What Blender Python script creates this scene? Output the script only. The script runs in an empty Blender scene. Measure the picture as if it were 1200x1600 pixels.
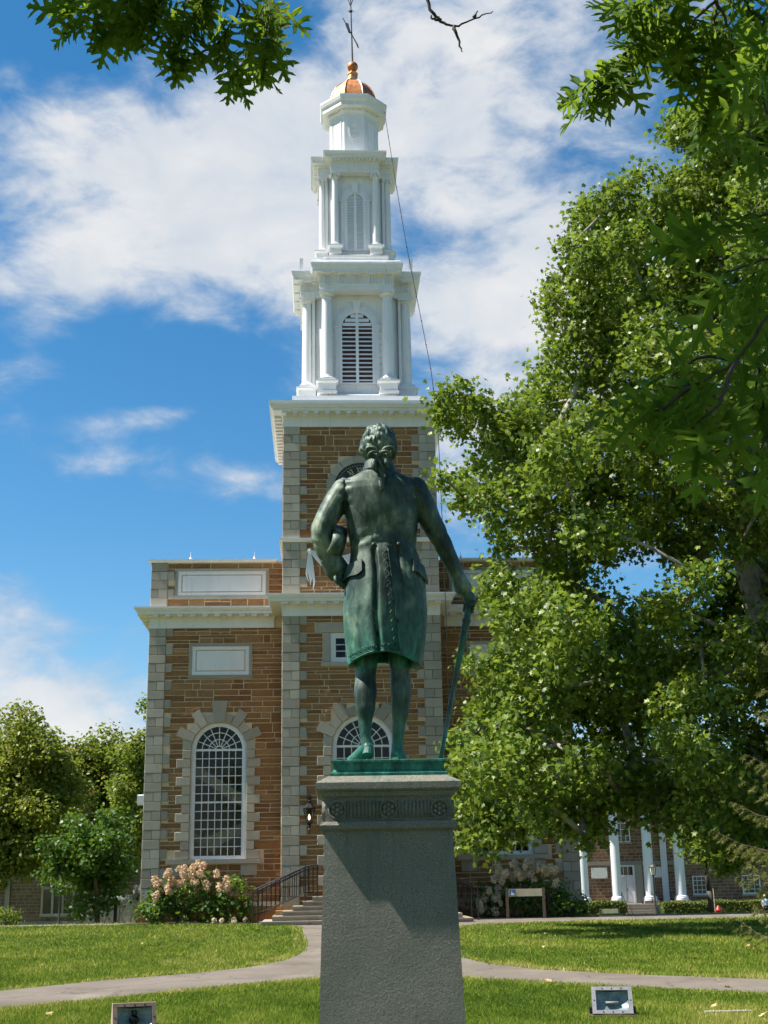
import bpy, bmesh, math, random
import numpy as np
from mathutils import Vector, Matrix, noise
from mathutils.geometry import tessellate_polygon
R = math.radians
PI = math.pi
scene = bpy.context.scene

# ------------------------------------------------------------------ camera
CAM_Z = 1.4
PITCH, ROLL = R(15.96), R(1.0)
cam_data = bpy.data.cameras.new('camera')
cam = bpy.data.objects.new('camera', cam_data)
scene.collection.objects.link(cam)
scene.camera = cam
cam_data.sensor_fit = 'VERTICAL'
cam_data.sensor_height = 24.0
cam_data.lens = 30.0
cam_data.clip_start = 0.05
cam_data.clip_end = 3000
_r = Vector((1, 0, 0)); _u = Vector((0, -math.sin(PITCH), math.cos(PITCH))); _f = Vector((0, math.cos(PITCH), math.sin(PITCH)))
_rr = math.cos(ROLL)*_r - math.sin(ROLL)*_u
_uu = math.sin(ROLL)*_r + math.cos(ROLL)*_u
cam.matrix_world = Matrix(((_rr.x, _uu.x, -_f.x, 0), (_rr.y, _uu.y, -_f.y, 0), (_rr.z, _uu.z, -_f.z, CAM_Z), (0, 0, 0, 1)))

# ------------------------------------------------------------------ light
SUN_TRAVEL = Vector((0.55, 0.055, -0.83)).normalized()
SUN_EL = math.asin(-SUN_TRAVEL.z)
SUN_AZ = math.atan2(-SUN_TRAVEL.x, -SUN_TRAVEL.y)
sun_data = bpy.data.lights.new('sun', 'SUN')
sun_data.energy = 4.8
sun_data.angle = R(0.53)
sun_data.color = (1.0, 0.95, 0.86)
sun = bpy.data.objects.new('sun', sun_data)
scene.collection.objects.link(sun)
sun.rotation_euler = SUN_TRAVEL.to_track_quat('-Z', 'Y').to_euler()
sun.location = (-20, 0, 40)

scene.view_settings.view_transform = 'Standard'
scene.view_settings.look = 'None'
scene.view_settings.gamma = 1.0
scene.view_settings.use_curve_mapping = False
scene.view_settings.exposure = 1.12
scene.render.engine = 'CYCLES'
scene.cycles.max_bounces = 5
scene.cycles.diffuse_bounces = 3
scene.cycles.glossy_bounces = 3
scene.cycles.transmission_bounces = 4
scene.cycles.transparent_max_bounces = 6
scene.cycles.caustics_reflective = False
scene.cycles.caustics_refractive = False
scene.cycles.use_denoising = True
scene.cycles.use_adaptive_sampling = True
scene.cycles.adaptive_threshold = 0.02
scene.cycles.adaptive_min_samples = 16

world = bpy.data.worlds.new('World')
scene.world = world
world.use_nodes = True


def sky():
    nt = world.node_tree
    N, L = nt.nodes, nt.links
    N.clear()

    def mth(op, a, b=None, clamp=False):
        n = N.new('ShaderNodeMath'); n.operation = op; n.use_clamp = clamp
        for i, v in enumerate((a, b)):
            if v is None: continue
            if isinstance(v, (int, float)): n.inputs[i].default_value = v
            else: L.new(v, n.inputs[i])
        return n.outputs[0]
    out = N.new('ShaderNodeOutputWorld')
    bg = N.new('ShaderNodeBackground'); bg.inputs['Strength'].default_value = 0.10
    L.new(bg.outputs[0], out.inputs[0])
    st = N.new('ShaderNodeTexSky'); st.sky_type = 'NISHITA'; st.sun_disc = False
    st.sun_elevation = SUN_EL; st.sun_rotation = SUN_AZ
    st.altitude = 300; st.air_density = 1.0; st.dust_density = 0.3; st.ozone_density = 2.2
    hs = N.new('ShaderNodeHueSaturation'); hs.inputs['Saturation'].default_value = 1.34; hs.inputs['Value'].default_value = 0.70
    hs.inputs['Hue'].default_value = 0.492
    L.new(st.outputs[0], hs.inputs['Color'])
    tc = N.new('ShaderNodeTexCoord')
    sx = N.new('ShaderNodeSeparateXYZ'); L.new(tc.outputs['Generated'], sx.inputs[0])
    X, Y, Z = sx.outputs
    az = mth('MULTIPLY', mth('ARCTAN2', X, Y), 180/PI)
    el = mth('MULTIPLY', mth('ARCSINE', Z), 180/PI)
    cb = N.new('ShaderNodeCombineXYZ'); L.new(az, cb.inputs[0]); L.new(el, cb.inputs[1])

    def nz(scale, detail, rough, sc=(1, 1, 1), loc=(0, 0, 0), dist=0.0, rot=0.0):
        m = N.new('ShaderNodeMapping'); m.inputs['Scale'].default_value = sc; m.inputs['Location'].default_value = loc
        m.inputs['Rotation'].default_value = (0, 0, rot)
        L.new(cb.outputs[0], m.inputs[0])
        n = N.new('ShaderNodeTexNoise'); n.inputs['Scale'].default_value = scale; n.inputs['Detail'].default_value = detail
        n.inputs['Roughness'].default_value = rough; n.inputs['Distortion'].default_value = dist
        L.new(m.outputs[0], n.inputs['Vector'])
        return n.outputs['Fac']
    # soft stretched cloud sheet, billowing at two sizes, drifting up to the right
    n1 = nz(0.085, 6, 0.5, (0.75, 1.5, 1), (3.1, 1.7, 0), 0.25, R(-22))
    n2 = nz(0.36, 8, 0.6, (0.7, 1.35, 1), (7.3, 2.2, 0), 0.3, R(-22))
    base = mth('ADD', mth('ADD', mth('MULTIPLY', n1, 1.0), mth('MULTIPLY', n2, 0.6)), -0.30)
    # cloud banks standing in the sky: (azimuth, elevation, half widths, tilt, weight)
    banks = [(-12, 29.6, 9, 4.0, 12, 0.50), (-4.5, 31.6, 5, 3.0, 25, 0.40), (-14.5, 25.8, 6, 1.8, 12, 0.26), (5.0, 32.5, 6, 6.5, 0, 0.42), (8, 24, 6, 7, 0, 0.32), (14, 30, 6, 9, 0, 0.25),
             (-6.8, 17.4, 5.0, 1.1, -3, 0.32), (-13.0, 18.0, 4.0, 0.8, 6, 0.14), (-9.0, 20.6, 5.0, 0.6, 14, 0.22), (-16.5, 21.6, 3.0, 0.7, 8, 0.2), (-4.0, 22.2, 2.6, 1.6, 20, 0.16), (4.5, 12.5, 5, 4, 0, 0.32), (-17.2, 5.6, 5.5, 2.9, -16, 0.62), (-27, 6.0, 8, 3.4, 0, 0.5), (-11.5, 4.4, 4.0, 2.3, -18, 0.45), (-16.6, 11.6, 3, 1.1, -14, 0.26),
             (-10, 21.6, 9, 2.4, 0, -0.24), (-8.5, 13.6, 7, 2.2, 0, -0.22), (-14.5, 15.6, 4, 1.6, 0, -0.14), (-5.2, 36.2, 2.2, 1.5, 0, -0.32), (-17, 37.6, 4, 2.4, 0, -0.3), (1.6, 27.6, 1.5, 1.8, 0, -0.28), (4.4, 27.2, 2.0, 2.0, 0, -0.18)]
    acc = None
    for a0, e0, ra, re, rot, w in banks:
        m = N.new('ShaderNodeMapping'); m.vector_type = 'TEXTURE'
        m.inputs['Location'].default_value = (a0, e0, 0); m.inputs['Rotation'].default_value = (0, 0, R(rot)); m.inputs['Scale'].default_value = (ra, re, 1)
        L.new(cb.outputs[0], m.inputs[0])
        d = N.new('ShaderNodeVectorMath'); d.operation = 'DOT_PRODUCT'
        L.new(m.outputs[0], d.inputs[0]); L.new(m.outputs[0], d.inputs[1])
        g = mth('POWER', 0.449, d.outputs['Value'])
        n = N.new('ShaderNodeMath'); n.operation = 'MULTIPLY_ADD'
        L.new(g, n.inputs[0]); n.inputs[1].default_value = w
        if acc is None: n.inputs[2].default_value = 0.0
        else: L.new(acc, n.inputs[2])
        acc = n.outputs[0]
    dens = mth('ADD', base, mth('MULTIPLY', acc, 0.70))
    mr = N.new('ShaderNodeMapRange'); mr.interpolation_type = 'SMOOTHSTEP'
    mr.inputs['From Min'].default_value = 0.49; mr.inputs['From Max'].default_value = 0.84
    L.new(dens, mr.inputs['Value'])
    # thick parts go white, thin and shadowed parts blue grey
    n3 = nz(0.22, 6, 0.55, (0.8, 1.3, 1), (1.3, 5.5, 0), 0.3, R(-15))
    cr = N.new('ShaderNodeValToRGB')
    cr.color_ramp.elements[0].position = 0.30; cr.color_ramp.elements[0].color = (1.75, 2.35, 3.15, 1)
    cr.color_ramp.elements[1].position = 0.72; cr.color_ramp.elements[1].color = (4.0, 4.0, 4.0, 1)
    L.new(mth('ADD', mth('MULTIPLY', n3, 0.6), mth('MULTIPLY', mr.outputs[0], 0.32)), cr.inputs[0])
    mx = N.new('ShaderNodeMix'); mx.data_type = 'RGBA'
    L.new(mth('MULTIPLY', mr.outputs[0], 0.95), mx.inputs[0])
    L.new(hs.outputs[0], mx.inputs[6]); L.new(cr.outputs[0], mx.inputs[7])
    L.new(mx.outputs[2], bg.inputs[0])


sky()

# ------------------------------------------------------------------ materials
MATS = {}


class NT:
    """small helper for node materials"""
    def __init__(self, name):
        self.m = bpy.data.materials.new(name)
        self.m.use_nodes = True
        self.t = self.m.node_tree
        self.t.nodes.clear()
        self.out = self.n('ShaderNodeOutputMaterial')
        self.pos = self.n('ShaderNodeNewGeometry')
        MATS[name] = self.m

    def n(self, kind, **inp):
        nd = self.t.nodes.new(kind)
        for k, v in inp.items():
            self.set(nd, k, v)
        return nd

    def set(self, nd, k, v):
        s = nd.inputs[k]
        if hasattr(v, 'is_output'): self.t.links.new(v, s)
        else:
            if isinstance(v, tuple) and len(v) == 3 and s.type == 'RGBA': v = v + (1,)
            s.default_value = v

    def math(self, op, a, b=0.0, clamp=False):
        nd = self.t.nodes.new('ShaderNodeMath'); nd.operation = op; nd.use_clamp = clamp
        for i, v in enumerate((a, b)):
            if hasattr(v, 'is_output'): self.t.links.new(v, nd.inputs[i])
            else: nd.inputs[i].default_value = v
        return nd.outputs[0]

    def noise(self, scale, detail=4, rough=0.55, stretch=(1, 1, 1), dist=0.0, coord=None):
        mp = self.n('ShaderNodeMapping'); mp.inputs['Scale'].default_value = stretch
        self.t.links.new(coord or self.pos.outputs['Position'], mp.inputs[0])
        nd = self.n('ShaderNodeTexNoise', Scale=scale, Detail=detail, Roughness=rough, Distortion=dist)
        self.t.links.new(mp.outputs[0], nd.inputs['Vector'])
        return nd.outputs['Fac']

    def ramp(self, fac, stops):
        nd = self.n('ShaderNodeValToRGB')
        e = nd.color_ramp.elements
        while len(e) < len(stops): e.new(0.5)
        for el_, (p, c) in zip(e, stops):
            el_.position = p; el_.color = tuple(c) + (1,) if len(c) == 3 else c
        self.t.links.new(fac, nd.inputs[0])
        return nd.outputs[0]

    def mix(self, fac, a, b, mode='MIX'):
        nd = self.n('ShaderNodeMix'); nd.data_type = 'RGBA'; nd.blend_type = mode
        for i, v in ((0, fac), (6, a), (7, b)):
            if hasattr(v, 'is_output'): self.t.links.new(v, nd.inputs[i])
            else: nd.inputs[i].default_value = v + (1,) if isinstance(v, tuple) and len(v) == 3 else v
        return nd.outputs[2]

    def rnd(self):
        """a random number for each object and each loose piece of a mesh"""
        oi = self.n('ShaderNodeObjectInfo')
        return self.math('FRACT', self.math('ADD', oi.outputs['Random'], self.pos.outputs['Random Per Island']))

    def bump(self, h, strength=0.3, dist=0.02):
        nd = self.n('ShaderNodeBump', Strength=strength, Distance=dist, Height=h)
        return nd.outputs[0]

    def bsdf(self, color, rough=0.7, metal=0.0, spec=0.4, normal=None, **kw):
        p = self.n('ShaderNodeBsdfPrincipled')
        self.set(p, 'Base Color', color); self.set(p, 'Roughness', rough); self.set(p, 'Metallic', metal)
        self.set(p, 'Specular IOR Level', spec)
        if normal is not None: self.set(p, 'Normal', normal)
        for k, v in kw.items(): self.set(p, k.replace('_', ' '), v)
        self.t.links.new(p.outputs[0], self.out.inputs[0])
        return p


def two_tone(name, c1, c2, scale, rough=0.7, metal=0.0, bump=0.0, bscale=40, bdist=0.01, rnd=0.0, spec=0.4, stretch=(1, 1, 1)):
    t = NT(name)
    f = t.noise(scale, 5, 0.6, stretch)
    if rnd:
        f = t.math('ADD', t.math('MULTIPLY', f, 1-rnd), t.math('MULTIPLY', t.rnd(), rnd))
    col = t.ramp(f, [(0.3, c1), (0.7, c2)])
    nrm = t.bump(t.noise(bscale, 4, 0.6, stretch), bump, bdist) if bump else None
    t.bsdf(col, rough, metal, spec, nrm)
    return t.m


def make_materials():
    # brown sandstone, each stone its own tone
    t = NT('stone')
    r = t.rnd()
    f = t.math('ADD', t.math('MULTIPLY', r, 0.75), t.math('MULTIPLY', t.noise(1.3, 4), 0.25))
    c = t.ramp(f, [(0.0, (0.14, 0.058, 0.025)), (0.18, (0.275, 0.125, 0.046)), (0.4, (0.39, 0.195, 0.074)), (0.56, (0.215, 0.095, 0.038)), (0.72, (0.48, 0.27, 0.112)), (0.88, (0.33, 0.18, 0.088)), (1.0, (0.44, 0.29, 0.15))])
    streak = t.noise(9, 5, 0.65, (1, 1, 4.5))
    c = t.mix(t.math('MULTIPLY', t.math('SUBTRACT', streak, 0.38, True), 2.2, True), c, t.mix(0.6, c, (0.42, 0.27, 0.13)), 'MIX')
    c = t.mix(t.ramp(t.noise(26, 3, 0.7), [(0.3, (0.6,)*3), (0.65, (0, 0, 0))]), c, (0.10, 0.045, 0.02))
    h = t.math('ADD', t.math('MULTIPLY', t.noise(7, 6, 0.7, (1, 1, 3)), 1.0), t.math('MULTIPLY', t.noise(40, 3, 0.6), 0.3))
    t.bsdf(c, 0.85, 0, 0.2, t.bump(h, 0.9, 0.045))
    two_tone('mortar', (0.56, 0.43, 0.28), (0.70, 0.56, 0.38), 3.0, 0.9, bump=0.4, bscale=60)
    # limestone dressings
    t = NT('limestone')
    f = t.math('ADD', t.math('MULTIPLY', t.rnd(), 0.55), t.math('MULTIPLY', t.noise(1.7, 5, 0.6), 0.45))
    c = t.ramp(f, [(0.1, (0.26, 0.232, 0.183)), (0.5, (0.365, 0.328, 0.262)), (0.9, (0.46, 0.42, 0.34))])
    c = t.mix(t.ramp(t.noise(5, 5, 0.7, (1, 1, 0.35)), [(0.52, (0, 0, 0)), (0.75, (0.55,)*3)]), c, (0.30, 0.265, 0.20))
    t.bsdf(c, 0.85, 0, 0.25, t.bump(t.noise(24, 6, 0.7), 0.55, 0.02))
    # painted wood
    t = NT('white_paint')
    c = t.mix(t.ramp(t.noise(1.6, 5, 0.65, (1, 1, 0.4)), [(0.45, (0, 0, 0)), (0.8, (0.5,)*3)]), (0.735, 0.735, 0.735), (0.59, 0.59, 0.585))
    c = t.mix(t.ramp(t.noise(7, 6, 0.7, (1, 1, 0.12)), [(0.55, (0, 0, 0)), (0.78, (0.55,)*3)]), c, (0.43, 0.42, 0.40))
    t.bsdf(c, 0.55, 0, 0.35, t.bump(t.noise(14, 4), 0.12, 0.012))
    # glass: dark, clear, mirror-like at a slant
    t = NT('glass')
    tr = t.n('ShaderNodeBsdfTransparent', Color=(0.84, 0.84, 0.80))
    gl = t.n('ShaderNodeBsdfGlossy', Roughness=0.04, Color=(0.9, 0.93, 0.95))
    fr = t.n('ShaderNodeFresnel', IOR=1.5)
    mx = t.n('ShaderNodeMixShader', Fac=t.math('MULTIPLY', fr.outputs[0], 0.3))
    t.t.links.new(tr.outputs[0], mx.inputs[1]); t.t.links.new(gl.outputs[0], mx.inputs[2]); t.t.links.new(mx.outputs[0], t.out.inputs[0])
    two_tone('plaster', (0.55, 0.45, 0.34), (0.66, 0.56, 0.43), 1.0, 0.9)
    two_tone('dark_wood', (0.08, 0.045, 0.025), (0.16, 0.09, 0.05), 4, 0.6)
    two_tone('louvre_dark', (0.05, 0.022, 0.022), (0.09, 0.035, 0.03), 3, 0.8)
    # copper
    t = NT('copper')
    f = t.math('ADD', t.math('MULTIPLY', t.rnd(), 0.35), t.math('MULTIPLY', t.noise(4, 5, 0.65), 0.65))
    c = t.ramp(f, [(0.25, (0.16, 0.06, 0.03)), (0.5, (0.55, 0.2, 0.07)), (0.75, (0.85, 0.38, 0.16))])
    t.bsdf(c, t.ramp(t.noise(9, 4), [(0.3, (0.4,)*3), (0.7, (0.65,)*3)]), 0.6, 0.4, t.bump(t.noise(6, 4), 0.25, 0.03))
    two_tone('grey_copper', (0.12, 0.11, 0.11), (0.24, 0.2, 0.19), 5, 0.4, 0.8)
    two_tone('black_iron', (0.012, 0.012, 0.013), (0.03, 0.028, 0.026), 20, 0.45, 0.3)
    two_tone('gold_leaf', (0.5, 0.33, 0.08), (0.65, 0.45, 0.13), 12, 0.35, 0.9)
    two_tone('clock_black', (0.01, 0.01, 0.012), (0.02, 0.02, 0.024), 6, 0.4)
    # statue bronze with green patina: brighter where rain collects along hems and feet
    t = NT('bronze')
    tc = t.n('ShaderNodeTexCoord'); oc = tc.outputs['Object']
    big = t.noise(2.8, 6, 0.65, (1, 1, 0.6), 0.4, oc)
    fine = t.noise(15, 6, 0.7, (1, 1, 0.35), 0.2, oc)
    f = t.math('ADD', t.math('MULTIPLY', big, 0.72), t.math('MULTIPLY', fine, 0.28))
    c = t.ramp(f, [(0.36, (0.004, 0.008, 0.007)), (0.45, (0.014, 0.032, 0.025)), (0.535, (0.058, 0.096, 0.072)), (0.64, (0.23, 0.28, 0.20))])
    sep = t.n('ShaderNodeSeparateXYZ'); t.t.links.new(oc, sep.inputs[0])
    z = t.math('ADD', sep.outputs[2], t.math('MULTIPLY', t.math('SUBTRACT', t.noise(8, 5, 0.7, (1, 1, 0.4), 0, oc), 0.5), 0.3))
    band = t.ramp(t.math('DIVIDE', z, 3.0), [(0.0, (0.85,)*3), (0.07, (0.5,)*3), (0.16, (0, 0, 0)), (0.262, (0.0,)*3), (0.274, (0.95,)*3), (0.315, (0.55,)*3), (0.40, (0.22,)*3), (0.55, (0, 0, 0))])
    c = t.mix(band, c, t.ramp(fine, [(0.36, (0.004, 0.05, 0.036)), (0.56, (0.022, 0.20, 0.135)), (0.76, (0.15, 0.44, 0.32))]))
    t.bsdf(c, t.ramp(fine, [(0.3, (0.42,)*3), (0.7, (0.68,)*3)]), 0.12, 0.45, t.bump(t.math('ADD', fine, t.math('MULTIPLY', t.noise(60, 3, 0.6, (1, 1, 1), 0, oc), 0.3)), 0.18, 0.02))
    # granite
    t = NT('granite')
    sp = t.noise(150, 3, 0.75)
    c = t.ramp(sp, [(0.32, (0.095, 0.090, 0.072)), (0.48, (0.225, 0.215, 0.175)), (0.62, (0.35, 0.335, 0.28))])
    c = t.mix(t.ramp(t.noise(2.2, 5, 0.65), [(0.35, (0.5,)*3), (0.7, (0, 0, 0))]), c, (0.15, 0.15, 0.118))
    c = t.mix(t.ramp(t.noise(9, 6, 0.7, (1, 1, 0.08)), [(0.56, (0, 0, 0)), (0.74, (0.55,)*3)]), c, (0.085, 0.095, 0.07))
    sz = t.n('ShaderNodeSeparateXYZ'); t.t.links.new(t.pos.outputs['Position'], sz.inputs[0])
    run = t.math('MULTIPLY', t.ramp(t.noise(16, 5, 0.65, (1, 1, 0.05)), [(0.5, (0, 0, 0)), (0.68, (0.8,)*3)]), t.ramp(t.math('DIVIDE', sz.outputs[2], 2.2), [(0.45, (0, 0, 0)), (0.92, (0.8,)*3)]))
    c = t.mix(run, c, (0.075, 0.135, 0.10))
    h = t.math('ADD', t.noise(55, 5, 0.75), t.math('MULTIPLY', t.noise(8, 4, 0.6), 0.5))
    t.bsdf(c, 0.85, 0, 0.3, t.bump(h, 0.85, 0.02))
    # lawn soil and turf seen from far
    t = NT('turf')
    f = t.math('ADD', t.math('MULTIPLY', t.noise(0.35, 5, 0.6), 0.5), t.math('MULTIPLY', t.noise(6, 6, 0.75, (1, 0.5, 1)), 0.5))
    c = t.ramp(f, [(0.3, (0.05, 0.065, 0.018)), (0.5, (0.105, 0.125, 0.035)), (0.62, (0.155, 0.165, 0.05)), (0.78, (0.24, 0.22, 0.085))])
    t.bsdf(c, 0.9, 0, 0.1, t.bump(t.noise(18, 5, 0.8), 0.9, 0.06))
    t = NT('grass')
    at_ = t.n('ShaderNodeAttribute'); at_.attribute_name = 'tone'
    c = t.ramp(t.math('FRACT', at_.outputs['Fac']), [(0.0, (0.045, 0.09, 0.012)), (0.33, (0.115, 0.19, 0.022)), (0.6, (0.235, 0.295, 0.04)), (0.78, (0.42, 0.40, 0.10)), (1.0, (0.56, 0.47, 0.20))])
    d = t.n('ShaderNodeBsdfDiffuse', Color=c); tl = t.n('ShaderNodeBsdfTranslucent', Color=c)
    mx = t.n('ShaderNodeMixShader', Fac=0.35)
    t.t.links.new(d.outputs[0], mx.inputs[1]); t.t.links.new(tl.outputs[0], mx.inputs[2]); t.t.links.new(mx.outputs[0], t.out.inputs[0])
    # asphalt
    t = NT('asphalt')
    f = t.math('ADD', t.math('MULTIPLY', t.noise(0.5, 5, 0.6), 0.5), t.math('MULTIPLY', t.noise(130, 3, 0.8), 0.5))
    c = t.ramp(f, [(0.33, (0.10, 0.083, 0.066)), (0.5, (0.16, 0.134, 0.108)), (0.68, (0.215, 0.182, 0.15))])
    vo = t.n('ShaderNodeTexVoronoi', Scale=0.45); vo.feature = 'DISTANCE_TO_EDGE'
    wv = t.n('ShaderNodeVectorMath'); wv.operation = 'ADD'
    nn = t.n('ShaderNodeTexNoise', Scale=1.4, Detail=5.0); t.t.links.new(t.pos.outputs['Position'], nn.inputs['Vector'])
    t.t.links.new(t.pos.outputs['Position'], wv.inputs[0]); t.t.links.new(nn.outputs['Color'], wv.inputs[1]); t.t.links.new(wv.outputs[0], vo.inputs['Vector'])
    c = t.mix(t.ramp(vo.outputs['Distance'], [(0.0, (0.75,)*3), (0.012, (0, 0, 0))]), c, (0.05, 0.043, 0.036))
    c = t.mix(t.ramp(t.noise(1.1, 6, 0.7, (1, 0.45, 1)), [(0.5, (0, 0, 0)), (0.7, (0.5,)*3)]), c, (0.26, 0.235, 0.19))
    t.bsdf(c, 0.9, 0, 0.2, t.bump(t.noise(160, 4, 0.8), 0.6, 0.01))
    two_tone('paving', (0.2, 0.17, 0.13), (0.33, 0.28, 0.22), 3, 0.85, bump=0.4, bscale=30, rnd=0.4)
    # leaves
    def leaf(name, lo, mid, hi, trans=0.4, gloss=0.25, rough=0.42):
        t = NT(name)
        f = t.math('ADD', t.math('MULTIPLY', t.rnd(), 0.6), t.math('MULTIPLY', t.noise(0.9, 3), 0.4))
        c = t.ramp(f, [(0.15, lo), (0.5, mid), (0.88, hi)])
        d = t.n('ShaderNodeBsdfPrincipled', Roughness=rough); t.set(d, 'Base Color', c); t.set(d, 'Specular IOR Level', gloss)
        tl = t.n('ShaderNodeBsdfTranslucent', Color=t.mix(0.5, c, (0.28, 0.38, 0.03)))
        mx = t.n('ShaderNodeMixShader', Fac=trans)
        t.t.links.new(d.outputs[0], mx.inputs[1]); t.t.links.new(tl.outputs[0], mx.inputs[2]); t.t.links.new(mx.outputs[0], t.out.inputs[0])
    leaf('leaf_plane', (0.045, 0.09, 0.013), (0.125, 0.195, 0.024), (0.30, 0.36, 0.05), 0.40, 0.32)
    leaf('leaf_oak', (0.045, 0.105, 0.010), (0.075, 0.15, 0.013), (0.14, 0.23, 0.02), 0.6, 0.12, 0.6)
    leaf('leaf_far', (0.075, 0.11, 0.016), (0.14, 0.18, 0.024), (0.25, 0.27, 0.04), 0.42)
    leaf('leaf_far_yellow', (0.11, 0.135, 0.02), (0.19, 0.21, 0.03), (0.30, 0.29, 0.045), 0.42)
    leaf('leaf_dark', (0.022, 0.065, 0.011), (0.048, 0.12, 0.016), (0.09, 0.185, 0.023), 0.34)
    leaf('leaf_shrub', (0.03, 0.075, 0.012), (0.065, 0.14, 0.02), (0.13, 0.22, 0.03), 0.35)
    leaf('leaf_hedge', (0.05, 0.07, 0.01), (0.10, 0.12, 0.015), (0.17, 0.175, 0.025), 0.25)
    leaf('needle', (0.09, 0.10, 0.03), (0.16, 0.16, 0.05), (0.26, 0.24, 0.08), 0.3)
    leaf('petal_pink', (0.70, 0.36, 0.25), (0.78, 0.52, 0.38), (0.80, 0.68, 0.52), 0.35)
    leaf('petal_cream', (0.70, 0.58, 0.42), (0.78, 0.62, 0.47), (0.78, 0.77, 0.60), 0.35)
    leaf('petal_white', (0.68, 0.62, 0.60), (0.76, 0.72, 0.70), (0.80, 0.79, 0.77), 0.3)
    two_tone('bark', (0.055, 0.042, 0.03), (0.13, 0.105, 0.08), 6, 0.9, bump=0.8, bscale=18, bdist=0.03)
    two_tone('bark_pale', (0.12, 0.10, 0.075), (0.36, 0.32, 0.26), 3, 0.85, bump=0.4, bscale=14, bdist=0.02)
    two_tone('twig', (0.035, 0.024, 0.02), (0.07, 0.05, 0.04), 30, 0.8)
    two_tone('lamp_metal', (0.06, 0.055, 0.05), (0.12, 0.11, 0.10), 10, 0.5, 0.4)
    two_tone('steel_grey', (0.30, 0.29, 0.28), (0.42, 0.41, 0.40), 14, 0.45, 0.6)
    two_tone('brown_metal', (0.10, 0.07, 0.055), (0.17, 0.13, 0.105), 14, 0.55, 0.3)
    two_tone('rust_metal', (0.30, 0.23, 0.15), (0.42, 0.34, 0.24), 8, 0.7, 0.1)
    two_tone('reflector', (0.30, 0.42, 0.46), (0.78, 0.82, 0.82), 11, 0.3, 0.15, stretch=(1, 1, 2))
    two_tone('reflector_blue', (0.16, 0.32, 0.55), (0.62, 0.74, 0.84), 14, 0.3, 0.1)
    two_tone('pale_wood', (0.42, 0.34, 0.22), (0.58, 0.49, 0.34), 10, 0.8)
    two_tone('sign_cream', (0.48, 0.42, 0.28), (0.58, 0.52, 0.37), 5, 0.7)
    two_tone('sign_blue', (0.03, 0.12, 0.42), (0.05, 0.17, 0.5), 8, 0.5)
    two_tone('hall_stone', (0.13, 0.066, 0.036), (0.27, 0.155, 0.085), 1.2, 0.9, rnd=0.8, bump=0.5, bscale=12)
    two_tone('hall_mortar', (0.33, 0.26, 0.18), (0.42, 0.34, 0.25), 3, 0.9)
    two_tone('left_stone', (0.16, 0.10, 0.06), (0.26, 0.18, 0.11), 1.5, 0.9, rnd=0.6, bump=0.4, bscale=12)
    two_tone('red_roof', (0.32, 0.11, 0.075), (0.45, 0.19, 0.13), 2, 0.85, rnd=0.6)
    two_tone('dark_glass', (0.012, 0.015, 0.016), (0.03, 0.034, 0.036), 2, 0.08, spec=0.6)
    two_tone('plaque', (0.72, 0.71, 0.66), (0.80, 0.79, 0.74), 5, 0.5)
    two_tone('hydrant_red', (0.28, 0.02, 0.018), (0.38, 0.035, 0.028), 14, 0.4)
    two_tone('skin', (0.46, 0.28, 0.19), (0.54, 0.34, 0.24), 10, 0.6)
    two_tone('hair_blond', (0.42, 0.28, 0.12), (0.55, 0.38, 0.18), 60, 0.6)
    two_tone('cloth_light', (0.42, 0.52, 0.66), (0.52, 0.62, 0.74), 20, 0.8)
    two_tone('cloth_navy', (0.01, 0.014, 0.04), (0.02, 0.025, 0.06), 20, 0.8)
    two_tone('boot_brown', (0.12, 0.05, 0.025), (0.2, 0.09, 0.045), 20, 0.6)
    two_tone('dry_leaf', (0.38, 0.2, 0.08), (0.62, 0.5, 0.25), 9, 0.8)
    two_tone('soil', (0.03, 0.022, 0.015), (0.06, 0.045, 0.03), 5, 0.95, bump=0.8, bscale=20)
    t = NT('lamp_glow')
    e = t.n('ShaderNodeEmission', Color=(1.0, 0.82, 0.5), Strength=1.6); t.t.links.new(e.outputs[0], t.out.inputs[0])


make_materials()

# ------------------------------------------------------------------ mesh helpers
COL = scene.collection


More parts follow.
